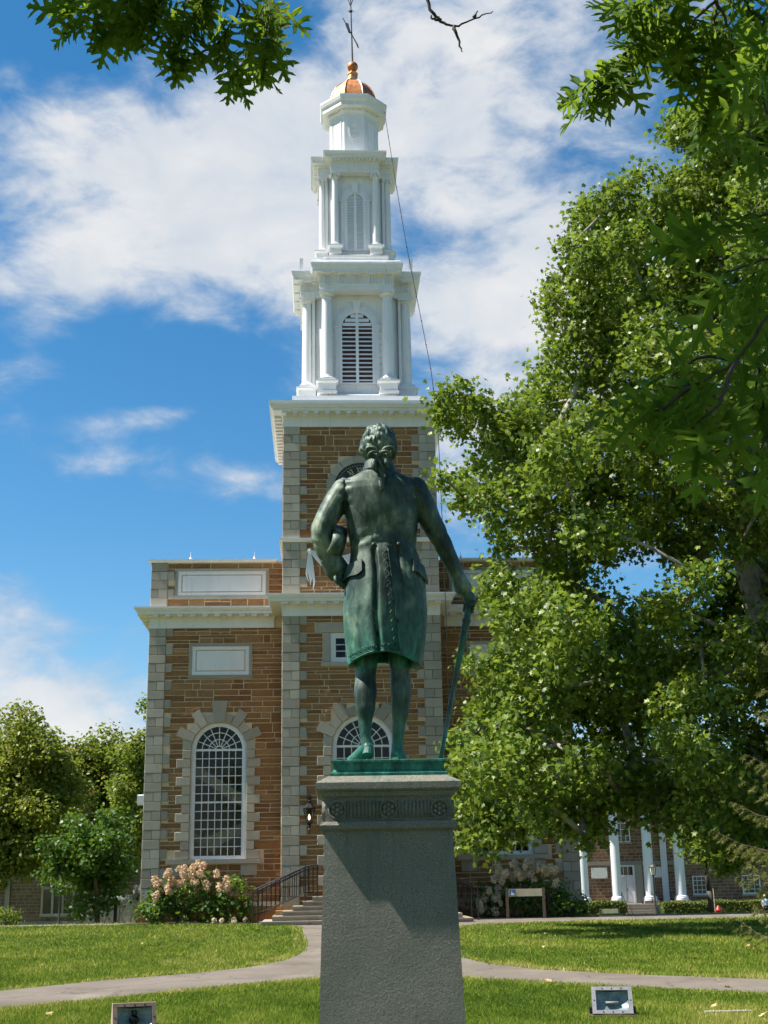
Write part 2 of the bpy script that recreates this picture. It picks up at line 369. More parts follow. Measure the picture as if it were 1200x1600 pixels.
class MB:
    def __init__(self):
        self.v = []; self.f = []

    def add(self, vs, fs):
        o = len(self.v)
        self.v.extend([tuple(p) for p in vs]); self.f.extend([tuple(i+o for i in f) for f in fs])
        return self

    def box(self, x0, x1, y0, y1, z0, z1):
        return self.add([(x0, y0, z0), (x1, y0, z0), (x1, y1, z0), (x0, y1, z0), (x0, y0, z1), (x1, y0, z1), (x1, y1, z1), (x0, y1, z1)],
                        [(0, 3, 2, 1), (4, 5, 6, 7), (0, 1, 5, 4), (1, 2, 6, 5), (2, 3, 7, 6), (3, 0, 4, 7)])

    def hexa(self, p):
        return self.add(p, [(0, 3, 2, 1), (4, 5, 6, 7), (0, 1, 5, 4), (1, 2, 6, 5), (2, 3, 7, 6), (3, 0, 4, 7)])

    def prism_y(self, pts, y0, y1):
        """outline in x,z pushed along y"""
        n = len(pts)
        vs = [(x, y0, z) for x, z in pts] + [(x, y1, z) for x, z in pts]
        return self.add(vs, [tuple(range(n)), tuple(range(2*n-1, n-1, -1))] + [(i, i+n, (i+1) % n+n, (i+1) % n) for i in range(n)])

    def prism_z(self, pts, z0, z1):
        n = len(pts)
        vs = [(x, y, z0) for x, y in pts] + [(x, y, z1) for x, y in pts]
        return self.add(vs, [tuple(range(n-1, -1, -1)), tuple(range(n, 2*n))] + [(i, (i+1) % n, (i+1) % n+n, i+n) for i in range(n)])

    def rings(self, rings, cap=True, closed=True):
        n = len(rings[0]); o = len(self.v)
        for r in rings: self.v.extend([tuple(p) for p in r])
        for k in range(len(rings)-1):
            for i in range(n if closed else n-1):
                j = (i+1) % n
                self.f.append((o+k*n+i, o+k*n+j, o+(k+1)*n+j, o+(k+1)*n+i))
        if cap:
            self.f.append(tuple(o+i for i in range(n-1, -1, -1)))
            self.f.append(tuple(o+(len(rings)-1)*n+i for i in range(n)))
        return self

    def lathe(self, prof, n=16, c=(0, 0), cap=True, phase=0.0):
        return self.rings([[(c[0]+r*math.cos(2*PI*i/n+phase), c[1]+r*math.sin(2*PI*i/n+phase), z) for i in range(n)] for r, z in prof], cap)

    def tube(self, pts, rad, n=8, cap=True):
        pts = [Vector(p) for p in pts]
        if isinstance(rad, (int, float)): rad = [rad]*len(pts)
        rings = []; up = None
        for i, p in enumerate(pts):
            d = (pts[min(i+1, len(pts)-1)] - pts[max(i-1, 0)])
            d = d.normalized() if d.length > 1e-9 else Vector((0, 0, 1))
            if up is None:
                up = Vector((0, 0, 1)) if abs(d.z) < 0.9 else Vector((1, 0, 0))
            a = d.cross(up); a = a.normalized() if a.length > 1e-6 else d.orthogonal().normalized()
            b = a.cross(d).normalized(); up = b
            rings.append([p + rad[i]*(math.cos(2*PI*k/n)*a + math.sin(2*PI*k/n)*b) for k in range(n)])
        return self.rings(rings, cap)

    def sphere(self, c, r, nu=12, nv=8, sc=(1, 1, 1)):
        prof = []
        rings = [[(c[0]+sc[0]*r*math.sin(PI*j/nv)*math.cos(2*PI*i/nu), c[1]+sc[1]*r*math.sin(PI*j/nv)*math.sin(2*PI*i/nu), c[2]-sc[2]*r*math.cos(PI*j/nv)) for i in range(nu)] for j in range(1, nv)]
        o = len(self.v)
        self.rings(rings, cap=False)
        b = len(self.v); self.v.append((c[0], c[1], c[2]-r*sc[2])); self.v.append((c[0], c[1], c[2]+r*sc[2]))
        for i in range(nu):
            self.f.append((b, o+(i+1) % nu, o+i)); self.f.append((b+1, o+(nv-2)*nu+i, o+(nv-2)*nu+(i+1) % nu))
        return self

    def sweep(self, poly, prof, cap=True):
        """profile (out, z) carried round a closed outline with mitred corners"""
        return self.rings([[(x, y, z) for x, y in offset(poly, d)] for d, z in prof], cap)

    def tri_poly(self, outer, holes, y):
        loops = [[Vector((x, z, 0)) for x, z in l] for l in [outer]+holes]
        flat = [(p.x, y, p.y) for l in loops for p in l]
        tris = tessellate_polygon(loops)
        fs = []
        for a, b, c in tris:
            pa, pb, pc = flat[a], flat[b], flat[c]
            area = (pb[0]-pa[0])*(pc[2]-pa[2]) - (pc[0]-pa[0])*(pb[2]-pa[2])
            fs.append((a, b, c) if area > 0 else (a, c, b))
        return self.add(flat, fs)

    def move(self, dx=0, dy=0, dz=0, rz=0.0, s=1.0):
        c, sn = math.cos(rz), math.sin(rz)
        self.v = [(s*(x*c-y*sn)+dx, s*(x*sn+y*c)+dy, s*z+dz) for x, y, z in self.v]
        return self

    def mesh(self, name, smooth=False):
        m = bpy.data.meshes.new(name)
        m.from_pydata(self.v, [], self.f)
        m.update()
        if smooth: m.shade_smooth()
        return m


def offset(poly, d):
    n = len(poly); out = []
    for i in range(n):
        p0, p1, p2 = poly[i-1], poly[i], poly[(i+1) % n]
        e1 = (p1[0]-p0[0], p1[1]-p0[1]); e2 = (p2[0]-p1[0], p2[1]-p1[1])
        l1 = math.hypot(*e1); l2 = math.hypot(*e2)
        n1 = (e1[1]/l1, -e1[0]/l1); n2 = (e2[1]/l2, -e2[0]/l2)
        k = 1 + n1[0]*n2[0] + n1[1]*n2[1]
        k = max(k, 0.2)
        out.append((p1[0]+d*(n1[0]+n2[0])/k, p1[1]+d*(n1[1]+n2[1])/k))
    return out


def rect(x0, x1, y0, y1): return [(x0, y0), (x1, y0), (x1, y1), (x0, y1)]


def link(name, data, mat=None, parent=None, loc=None, scale=None, rot=None, kind=None):
    o = bpy.data.objects.new(name, data)
    COL.objects.link(o)
    if mat and data is not None and not data.materials: data.materials.append(MATS[mat])
    if parent: o.parent = parent
    if loc: o.location = loc
    if scale: o.scale = scale
    if rot: o.rotation_euler = rot
    if kind: o['kind'] = kind
    return o


def obj(name, mb, mat, parent=None, smooth=False, **kw):
    me = mb.mesh(name, smooth)
    if smooth == 'auto':
        pass
    return link(name, me, mat, parent, **kw)


def angle_smooth(o, deg=40):
    me = o.data
    me.shade_smooth()
    me.set_sharp_from_angle(angle=R(deg))
    return o


def thing(name, label, cat, loc=(0, 0, 0), rz=0.0, group=None, scale=None):
    o = bpy.data.objects.new(name, None)
    COL.objects.link(o)
    o.location = loc; o.rotation_euler = (0, 0, rz)
    o.empty_display_size = 0.2
    if scale: o.scale = (scale,)*3
    tag(o, label, cat, group)
    return o


def tag(o, label, cat, group=None):
    o['label'] = label; o['category'] = cat
    if group: o['group'] = group
    return o


def mesh_np(name, verts, faces, tone=None):
    """mesh from arrays: verts (n,3), faces (m,k)"""
    me = bpy.data.meshes.new(name)
    nv, (nf, k) = len(verts), faces.shape
    me.vertices.add(nv); me.vertices.foreach_set('co', np.ascontiguousarray(verts, dtype=np.float32).ravel())
    me.loops.add(nf*k); me.loops.foreach_set('vertex_index', np.ascontiguousarray(faces, dtype=np.int32).ravel())
    me.polygons.add(nf); me.polygons.foreach_set('loop_start', np.arange(0, nf*k, k, dtype=np.int32))
    me.update(calc_edges=True)
    if tone is not None:
        a = me.attributes.new('tone', 'FLOAT', 'POINT'); a.data.foreach_set('value', np.ascontiguousarray(tone, dtype=np.float32))
    return me


LEAF_SIMPLE = (np.array([(0, 0, 0), (0.30, 0.30, 0.07), (0.26, 0.66, 0.05), (0, 1, -0.05), (-0.26, 0.66, 0.05), (-0.30, 0.30, 0.07)]), [(0, 1, 2, 3), (0, 3, 4, 5)])
LEAF_LOBED = (np.array([(0, 0, 0), (0.44, 0.12, 0.06), (0.27, 0.34, 0.03), (0.50, 0.62, 0.03), (0.17, 0.60, 0.0), (0, 1, -0.08), (-0.17, 0.60, 0.0), (-0.50, 0.62, 0.03), (-0.27, 0.34, 0.03), (-0.44, 0.12, 0.06)]),
              [(0, 1, 2, 8), (0, 8, 9, 9), (2, 3, 4, 4), (8, 2, 4, 6), (6, 7, 8, 8), (4, 5, 6, 6)])


def rot_frames(rng, n, up_bias=0.5, out=None, out_bias=0.0):
    """random leaf frames (n,3,3): columns side, along, normal"""
    nrm = rng.normal(size=(n, 3)); nrm /= np.linalg.norm(nrm, axis=1)[:, None]
    nrm = nrm + np.array([0, 0, up_bias*1.6])
    if out is not None: nrm = nrm + out*out_bias
    nrm /= np.linalg.norm(nrm, axis=1)[:, None]
    al = rng.normal(size=(n, 3)) + np.array([0, 0, -0.5])
    al -= nrm*np.sum(al*nrm, axis=1)[:, None]; al /= np.linalg.norm(al, axis=1)[:, None]
    sd = np.cross(al, nrm)
    return np.stack([sd, al, nrm], axis=2)


def leaves_mesh(name, pos, frames, size, shape):
    tv, tf = shape
    n, k = len(pos), len(tv)
    v = np.einsum('nij,kj->nki', frames, tv)*size[:, None, None] + pos[:, None, :]
    v = v.reshape(-1, 3)
    quads = [f for f in tf if len(set(f)) == 4]; tris = [tuple(dict.fromkeys(f)) for f in tf if len(set(f)) == 3]
    base = (np.arange(n)*k)[:, None]
    me = bpy.data.meshes.new(name)
    loops, starts = [], []
    F4 = [base + np.array(q)[None, :] for q in quads]; F3 = [base + np.array(q)[None, :] for q in tris]
    a4 = np.concatenate(F4).ravel() if F4 else np.zeros(0, int); a3 = np.concatenate(F3).ravel() if F3 else np.zeros(0, int)
    m4, m3 = len(a4)//4, len(a3)//3
    me.vertices.add(len(v)); me.vertices.foreach_set('co', v.astype(np.float32).ravel())
    me.loops.add(len(a4)+len(a3)); me.loops.foreach_set('vertex_index', np.concatenate([a4, a3]).astype(np.int32))
    me.polygons.add(m4+m3)
    me.polygons.foreach_set('loop_start', np.concatenate([np.arange(m4)*4, m4*4+np.arange(m3)*3]).astype(np.int32))
    me.update(calc_edges=True)
    return me


def clump_points(rng, clumps, per, sprays, spray_r, shell=0.55, flat=0.8):
    """leaf positions: sprays of leaves gathered on the outer part of every clump"""
    P, O = [], []
    for c in clumps:
        x, y, z, r = c[:4]
        ns = max(4, int(sprays*(r/0.8)**1.7))
        d = rng.normal(size=(ns, 3)); d /= np.linalg.norm(d, axis=1)[:, None]
        rad = r*(shell + (1-shell)*rng.random(ns)**0.7)*(0.8+0.45*rng.random(ns))
        cen = np.array([x, y, z]) + d*rad[:, None]*np.array([1, 1, flat])
        m = max(2, int(per))
        p = cen[:, None, :] + rng.normal(size=(ns, m, 3))*spray_r*np.array([1, 1, 0.75])
        P.append(p.reshape(-1, 3)); O.append(np.repeat(d, m, axis=0))
    return np.concatenate(P), np.concatenate(O)


def ground_z(y):
    """the lawn lifts slightly to the chapel, then falls away behind it"""
    if y < 30: return 0.0
    if y < 42:
        t = (y-30)/12; return 0.05*(3*t*t-2*t*t*t)
    if y < 46: return 0.05
    if y < 80: return 0.05-0.042*(y-46)
    return max(-1.378-0.028*(y-80), -3.4)

MAPLE_CLUMPS = [(8.48,35.63,7.15,1.01),(8.73,32.64,3.17,0.55),(10.96,31.13,8.14,0.94),(6.94,33.27,17.7,0.9),(3.66,31.25,3.28,0.85),(10.24,30.41,18.63,0.87),(11.56,31.56,10.44,0.87),(11.15,30.96,15.32,0.74),(4.55,33.87,9.85,0.59),(5.19,32.87,16.05,0.55),(4.3,29.96,11.24,0.85),(9.52,34.64,4.83,0.59),(4.71,29.9,9.32,0.53),(2.83,33.71,2.7,0.65),(10.65,32.46,2.76,0.66),(7.0,34.39,6.26,0.63),(10.33,35.65,4.61,0.61),(7.87,34.88,3.4,0.74),(7.16,30.74,15.0,0.71),(6.93,35.46,14.43,0.67),(2.42,34.14,13.73,0.69),(9.91,32.92,2.16,0.29),(9.31,32.18,11.93,0.71),(7.6,30.17,10.89,0.69),(3.8,31.98,5.85,0.93),(9.85,33.85,6.15,0.9),(9.65,31.4,14.13,0.9),(6.29,34.7,5.47,0.89),(5.2,34.9,9.19,0.97),(8.17,32.98,2.19,0.29),(8.25,35.11,20.65,1.12),(6.55,34.27,8.01,0.94),(2.85,33.48,6.11,0.84),(3.27,31.59,7.65,0.61),(8.56,35.38,10.45,0.74),(4.53,34.11,14.25,0.68),(10.94,33.71,13.77,1.02),(7.51,29.61,13.68,0.94),(9.42,35.07,21.27,1.01),(5.24,31.47,12.77,0.68),(13.08,34.22,14.84,0.81),(8.33,32.78,17.11,1.1),(6.09,32.8,15.78,1.09),(8.76,34.6,13.57,0.78),(9.9,31.75,15.66,0.84),(4.31,31.91,10.87,0.79),(8.99,31.22,9.34,0.56),(5.78,33.06,3.35,0.95),(11.89,33.55,22.25,0.9),(12.52,33.07,20.01,0.88),(6.9,31.07,5.11,0.56),(9.76,31.81,21.63,1.02),(7.47,31.74,2.6,0.67),(9.04,32.61,22.29,0.6),(9.8,32.84,19.73,0.95),(9.15,31.1,10.8,0.61),(5.24,34.17,7.07,0.67),(2.11,33.69,2.38,0.45),(2.43,33.66,5.13,0.48),(5.63,30.59,11.75,0.59),(4.78,31.23,3.91,0.59),(4.89,33.53,2.99,0.86),(9.56,34.27,17.05,0.98),(2.01,32.55,13.9,0.58),(8.6,31.14,6.85,0.61),(6.66,30.06,13.91,0.59),(10.42,29.95,10.93,0.94),(13.03,32.72,18.91,0.45),(6.66,29.71,4.16,0.59),(7.11,32.01,11.76,0.84),(5.38,29.99,9.36,0.63),(10.57,34.26,8.71,1.06),(2.16,33.4,11.34,0.44),(5.81,33.01,6.25,0.99),(12.44,34.09,9.92,0.65),(5.77,31.71,17.66,0.73),(11.68,33.16,4.73,0.29),(9.86,33.76,3.19,0.88),(7.26,31.42,7.67,0.78),(4.11,33.85,7.46,0.62),(9.29,35.34,19.64,0.94),(8.66,31.99,10.32,0.89),(11.5,31.58,17.55,0.74),(3.2,33.3,9.91,0.33),(4.0,32.92,12.73,0.77),(11.89,31.46,12.41,0.79),(3.82,32.95,2.66,0.41),(7.47,29.75,8.14,0.53),(3.63,32.82,13.52,0.65),(3.94,30.99,7.9,0.59),(10.26,33.71,21.77,0.71),(5.62,33.24,14.84,0.84),(12.62,32.27,17.22,0.61),(6.94,32.68,6.89,0.62),(6.2,34.67,12.24,0.93),(13.36,33.9,16.55,0.47),(6.58,32.51,10.24,0.67),(6.32,33.37,4.24,0.57),(8.67,30.0,12.6,0.93),(11.27,32.91,5.68,0.84),(9.42,29.94,10.2,0.59),(3.41,32.21,4.98,0.84),(11.38,35.26,9.76,0.62),(6.21,34.01,20.08,0.68),(9.46,32.49,17.96,0.81),(10.11,30.89,6.86,0.72),(5.27,33.66,17.83,0.65),(3.18,32.29,10.92,0.97),(7.87,32.33,10.78,0.65),(6.67,32.77,19.75,0.69),(5.38,32.85,18.42,0.4),(1.96,33.37,4.49,0.48),(3.19,33.54,12.6,0.75),(2.36,32.86,6.68,0.3),(9.76,29.81,16.48,0.76),(12.22,33.62,6.78,0.35),(4.97,33.17,16.91,0.54),(4.41,29.73,7.1,0.78),(11.44,32.68,12.87,0.71),(1.55,32.6,11.65,0.34),(13.36,33.95,16.04,0.46),(2.55,33.27,14.07,0.33),(1.76,32.5,3.88,0.34),(11.54,34.04,4.32,0.65),(12.48,33.62,21.54,0.75),(2.51,30.54,3.83,0.9),(11.05,35.19,5.08,0.59),(6.93,30.52,12.47,0.95),(11.53,31.05,16.17,0.73),(9.47,36.0,8.41,0.93),(11.59,33.2,14.62,0.87),(11.44,32.78,17.42,0.76),(11.11,31.81,6.65,0.59),(2.94,32.49,8.66,0.63),(11.28,32.61,15.34,0.62),(9.79,35.16,9.27,0.72),(6.86,34.92,11.69,0.72),(1.69,32.22,3.48,0.31),(6.57,30.71,17.47,0.63),(10.31,31.71,9.94,0.93),(9.07,33.59,2.2,0.41),(10.37,31.67,6.26,0.59),(7.85,31.37,3.85,0.95),(2.41,33.28,2.15,0.31),(12.38,34.14,7.7,0.58),(7.11,31.43,16.22,0.63),(12.96,34.17,12.45,0.8),(3.05,32.8,6.83,0.42),(9.99,31.77,18.36,0.78),(11.76,33.31,5.16,0.35),(7.67,33.12,20.9,0.35),(11.16,32.81,22.64,0.9),(9.36,31.27,7.04,0.57),(1.69,33.1,13.65,0.47),(7.72,31.19,5.56,0.7),(3.37,31.83,4.22,0.56),(4.78,32.64,15.21,0.39),(7.14,32.93,20.39,0.41),(12.35,34.1,14.18,0.64),(11.93,34.93,19.96,0.8),(9.04,31.92,2.08,0.38),(2.25,34.07,3.16,0.73),(4.81,32.54,2.28,0.28),(3.04,33.72,13.88,0.49),(5.78,32.49,16.89,0.62),(5.28,35.55,6.06,0.71),(10.42,32.49,3.68,0.71),(8.67,33.11,22.43,0.32),(5.73,35.63,11.63,0.79),(3.52,33.44,2.57,0.3),(11.16,32.92,3.39,0.44),(12.83,32.59,18.17,0.57),(4.04,30.14,6.29,0.53),(6.68,32.5,2.68,0.32),(10.53,33.21,2.37,0.33),(3.74,37.26,9.49,0.84),(11.72,34.78,18.95,0.96),(12.9,35.2,11.44,0.84),(10.98,36.04,10.59,0.83),(7.65,37.31,6.3,1.06),(5.27,35.72,10.69,0.97),(6.13,35.52,5.32,0.98),(10.56,36.78,17.21,1.18),(5.8,35.16,12.72,0.75),(10.44,36.25,14.56,0.89),(11.82,35.71,20.79,0.97),(2.99,37.11,12.95,0.91),(8.58,35.38,14.05,0.88),(2.87,37.41,3.69,0.81),(7.16,35.81,14.98,1.14),(12.89,37.29,17.23,1.14),(6.75,36.83,7.75,1.11),(12.76,35.1,18.18,1.05),(4.86,35.72,9.3,0.75),(4.78,35.38,7.05,0.74),(10.46,35.15,8.04,0.72),(12.41,34.79,9.16,0.72),(11.56,36.51,13.63,0.88),(3.31,35.05,5.72,0.8),(4.65,35.64,12.59,1.09),(4.16,34.59,3.23,0.94),(7.98,35.54,3.28,0.92),(6.86,35.9,18.27,0.85),(5.03,35.49,15.15,1.12),(7.79,35.55,20.24,0.91),(11.37,34.52,14.55,0.75),(7.41,34.88,10.92,0.86),(11.62,35.41,3.46,0.81),(4.87,35.85,6.05,0.96),(8.2,35.16,7.08,1.07),(9.16,34.67,18.55,0.85),(10.69,35.16,11.64,0.87),(11.11,36.34,6.16,1.02),(6.62,35.06,3.59,0.88),(10.88,36.84,4.45,0.99),(12.42,35.8,7.82,1.1),(5.76,36.98,8.65,0.82),(10.32,36.15,9.21,0.78),(8.15,37.08,8.7,0.77),(8.93,36.28,10.47,1.09),(9.76,37.17,5.99,1.02),(11.57,34.65,4.81,0.81),(10.06,36.89,7.21,0.75),(7.2,35.05,16.3,1.02),(10.03,36.14,18.23,0.8),(9.44,34.55,12.63,0.81),(8.8,36.49,16.75,0.85),(9.58,34.99,2.76,0.92),(12.82,35.11,12.62,0.92),(12.63,37.44,12.43,0.85),(9.73,37.28,15.89,1.03),(13.15,35.36,14.71,1.0),(3.18,36.54,4.58,0.85),(3.86,35.89,14.06,0.83),(7.55,36.32,13.93,0.8),(4.2,35.7,8.25,0.88),(6.93,36.13,19.55,0.86),(6.39,36.63,17.45,0.89),(11.17,36.09,18.52,1.0),(11.54,35.51,9.61,0.79),(5.74,36.4,3.94,0.92),(10.32,36.07,20.35,0.83),(9.09,36.34,4.23,0.84),(8.23,37.15,4.73,0.97),(8.85,36.13,11.94,0.88),(3.63,35.39,6.85,0.93),(9.38,36.0,8.01,0.83),(4.02,35.6,11.07,0.83),(8.26,36.79,19.09,1.04),(5.74,35.22,6.51,0.74),(6.26,36.62,11.91,0.83),(7.64,35.97,12.68,0.82),(5.83,36.47,14.34,0.97),(9.32,34.87,20.54,0.81),(13.59,35.65,17.24,0.92),(11.98,35.12,6.07,0.92),(6.81,35.98,20.95,0.97),(4.59,36.61,4.93,0.8),(6.55,35.54,10.42,0.77),(13.03,37.48,11.13,0.87),(9.0,32.31,21.94,0.77),(9.88,32.02,22.25,0.82),(11.24,33.54,22.68,0.96),(12.37,33.76,23.67,0.96),(10.6,33.62,21.67,0.91),(10.01,34.99,22.07,0.88),(11.63,33.39,21.29,0.94),(8.65,33.06,20.11,0.83),(10.8,34.15,20.27,0.91),(12.71,33.58,22.03,0.95),(8.5,32.23,18.24,0.71),(11.76,33.17,19.49,0.92)]
OAK_LEFT = [[(-1.01,5.0,5.76),(-1.06,5.0,5.48),(-1.23,5.0,5.31),(-1.36,5.0,5.21)],[(-1.02,5.03,5.79),(-0.95,5.03,5.43),(-1.03,5.03,5.26),(-1.21,5.03,5.19)],[(-1.03,5.06,5.81),(-0.78,5.06,5.48),(-0.83,5.06,5.27),(-0.96,5.06,5.12)],[(-0.78,5.09,5.51),(-0.63,5.09,5.33),(-0.7,5.09,5.16),(-0.66,5.09,4.98)],[(-0.79,5.12,5.53),(-0.54,5.12,5.42),(-0.5,5.12,5.26),(-0.51,5.12,5.1)],[(-0.71,5.15,5.2),(-0.81,5.15,5.12),(-0.89,5.15,5.12)],[(-1.1,5.18,5.62),(-1.34,5.18,5.54),(-1.48,5.18,5.49)],[(-0.8,5.21,5.6),(-0.89,5.21,5.46),(-0.92,5.21,5.32)],[(-0.55,5.24,5.51),(-0.49,5.24,5.46),(-0.46,5.24,5.41)],[(-1.07,5.27,6.0),(-0.97,5.27,5.69),(-1.16,5.27,5.48),(-1.19,5.27,5.37)],[(-0.65,5.3,5.49),(-0.59,5.3,5.29),(-0.6,5.3,5.2)],[(-1.08,5.33,6.05),(-1.26,5.33,5.75),(-1.43,5.33,5.62)]]
OAK_TWIG = [[(0.2,6.0,6.38),(0.29,6.0,6.02),(0.36,6.0,5.91),(0.43,6.0,5.87),(0.54,6.0,5.92),(0.65,6.0,5.96)],[(0.43,6.0,5.87),(0.45,6.0,5.79),(0.47,6.0,5.7)],[(0.36,6.0,5.91),(0.32,6.0,5.92),(0.3,6.0,5.94)],[(0.54,6.0,5.92),(0.56,6.0,5.96)]]
OAK_RIGHT = [[(1.54,5.0,5.66),(1.33,5.0,5.28),(1.23,5.0,5.11),(1.15,5.0,4.99),(1.04,5.0,4.85)],[(1.04,5.0,4.85),(0.97,5.0,4.78),(0.92,5.0,4.75)],[(1.15,5.0,4.99),(1.07,5.0,4.91),(1.01,5.0,4.88)],[(1.51,4.9,5.58),(1.37,4.9,5.24),(1.07,4.9,5.16)],[(1.42,5.1,5.39),(1.41,5.1,5.18),(1.36,5.1,5.01)],[(1.57,5.1,5.75),(1.6,5.1,5.32),(1.52,5.1,5.11),(1.45,5.1,4.98)],[(1.53,4.9,5.16),(1.58,4.9,5.0),(1.58,4.9,4.86)],[(1.96,5.3,6.03),(1.81,5.3,5.47),(1.74,5.3,5.22),(1.65,5.3,5.01),(1.54,5.3,4.84)],[(1.71,5.2,5.15),(1.77,5.2,5.01),(1.81,5.2,4.94)],[(1.7,4.6,5.42),(1.67,4.6,4.8),(1.6,4.6,4.65)],[(1.45,5.2,5.47),(1.29,5.2,5.4),(1.2,5.2,5.33)],[(1.54,5.0,5.66),(1.66,5.0,5.31),(1.73,5.0,5.14)],[(1.53,4.9,5.16),(1.43,4.9,5.07),(1.36,4.9,4.97)],[(1.78,5.2,5.39),(1.61,5.2,5.18),(1.58,5.2,5.04)]]
OAK_FRONT = [[(1.36,3.5,3.14),(1.19,3.5,3.03),(1.04,3.5,2.85),(0.9,3.5,2.77),(0.75,3.5,2.76)],[(1.03,3.45,2.83),(0.96,3.45,2.69),(0.88,3.45,2.62)],[(0.9,3.5,2.77),(0.82,3.5,2.7),(0.75,3.5,2.68)],[(1.23,3.6,3.08),(1.15,3.6,2.89),(1.11,3.6,2.73)],[(1.47,3.7,3.51),(1.31,3.7,3.6),(1.24,3.7,3.7),(1.18,3.7,3.77)],[(1.43,3.6,3.45),(1.28,3.6,3.39),(1.14,3.6,3.37),(1.03,3.6,3.35)],[(1.36,3.5,3.14),(1.19,3.5,3.18),(1.07,3.5,3.14),(0.97,3.5,3.12)],[(1.35,3.8,3.66),(1.32,3.8,3.86),(1.32,3.8,4.06)],[(1.31,3.7,3.44),(1.24,3.7,3.31),(1.12,3.7,3.11)],[(1.4,3.6,3.19),(1.27,3.6,2.89),(1.12,3.6,2.61)],[(1.07,3.6,2.89),(0.96,3.6,2.9),(0.87,3.6,2.83)]]

# ------------------------------------------------------------------ the setting
PATH_OUTLINE = [(-60, 44.0), (-40, 44.6), (-20, 44.9), (-12, 44.8), (-7.9, 44.3), (-5.2, 43.6), (-3.5, 42.2), (-2.6, 39.5), (-2.3, 35), (-1.95, 31), (-1.8, 28.6), (-1.78, 26.2), (-1.95, 24.2), (-2.4, 22.6), (-3.15, 21.4), (-4.4, 20.1), (-5.35, 18.6), (-7.5, 16.2), (-12, 12.5), (-22, 7), (-23, 5.2),
                (-12.6, 9.6), (-7.4, 13.2), (-4.64, 16.0), (-3.69, 17.0), (-2.7, 18.3), (-1.76, 19.3), (-1.0, 20.0), (0.1, 20.2), (1.04, 19.6), (2.05, 18.5), (3.17, 17.4), (4.47, 16.2), (8, 13.4), (14, 10), (24, 6), (24.6, 7.8),
                (15, 11.8), (8.6, 15.4), (5.05, 18.3), (3.55, 19.5), (2.32, 20.8), (1.6, 22.4), (1.25, 24.4), (1.0, 28), (1.1, 33), (1.5, 37.5), (2.6, 39.6), (5.2, 40.5), (9, 41.0), (16, 41.6), (30, 42.5), (60, 44), (60, 47), (30, 45.6), (14, 45.3), (9, 46.5), (-12, 46.5), (-20, 46.6), (-40, 46.4), (-60, 45.8)]


def in_path(px, py):
    x = np.asarray(px); y = np.asarray(py); c = np.zeros(x.shape, bool)
    n = len(PATH_OUTLINE)
    for i in range(n):
        x1, y1 = PATH_OUTLINE[i]; x2, y2 = PATH_OUTLINE[(i+1) % n]
        if y1 == y2: continue
        t = ((y1 > y) != (y2 > y)) & (x < (x2-x1)*(y-y1)/(y2-y1)+x1)
        c ^= t
    return c


def build_ground():
    ys = [-60, -20, 0] + list(np.arange(4, 60, 2.0)) + list(np.arange(60, 150, 6.0)) + [180, 260, 420, 800, 1500]
    xs = [-1200, -400, -150, -80, -50, -30, -15, 0, 15, 30, 50, 80, 150, 400, 1200]
    mb = MB()
    for y in ys:
        for x in xs: mb.v.append((x, y, ground_z(y)))
    w = len(xs)
    for j in range(len(ys)-1):
        for i in range(w-1): mb.f.append((j*w+i, j*w+i+1, (j+1)*w+i+1, (j+1)*w+i))
    obj('lawn_ground', mb, 'turf', smooth=True, kind='structure')
    # asphalt walk
    bm = bmesh.new()
    vs = [bm.verts.new((x, y, 0)) for x, y in PATH_OUTLINE]
    for t in tessellate_polygon([[Vector((x, y, 0)) for x, y in PATH_OUTLINE]]):
        try: bm.faces.new([vs[k] for k in t])
        except ValueError: pass
    bm.normal_update()
    for y in np.arange(6, 60, 2.0):
        g = bm.verts[:]+bm.edges[:]+bm.faces[:]
        bmesh.ops.bisect_plane(bm, geom=g, plane_co=(0, float(y), 0), plane_no=(0, 1, 0))
    for v in bm.verts: v.co.z = ground_z(v.co.y)+0.008
    bm.normal_update()
    for fc in bm.faces:
        if fc.normal.z < 0: fc.normal_flip()
    me = bpy.data.meshes.new('asphalt_path'); bm.to_mesh(me); bm.free()
    link('asphalt_path', me, 'asphalt', kind='structure')


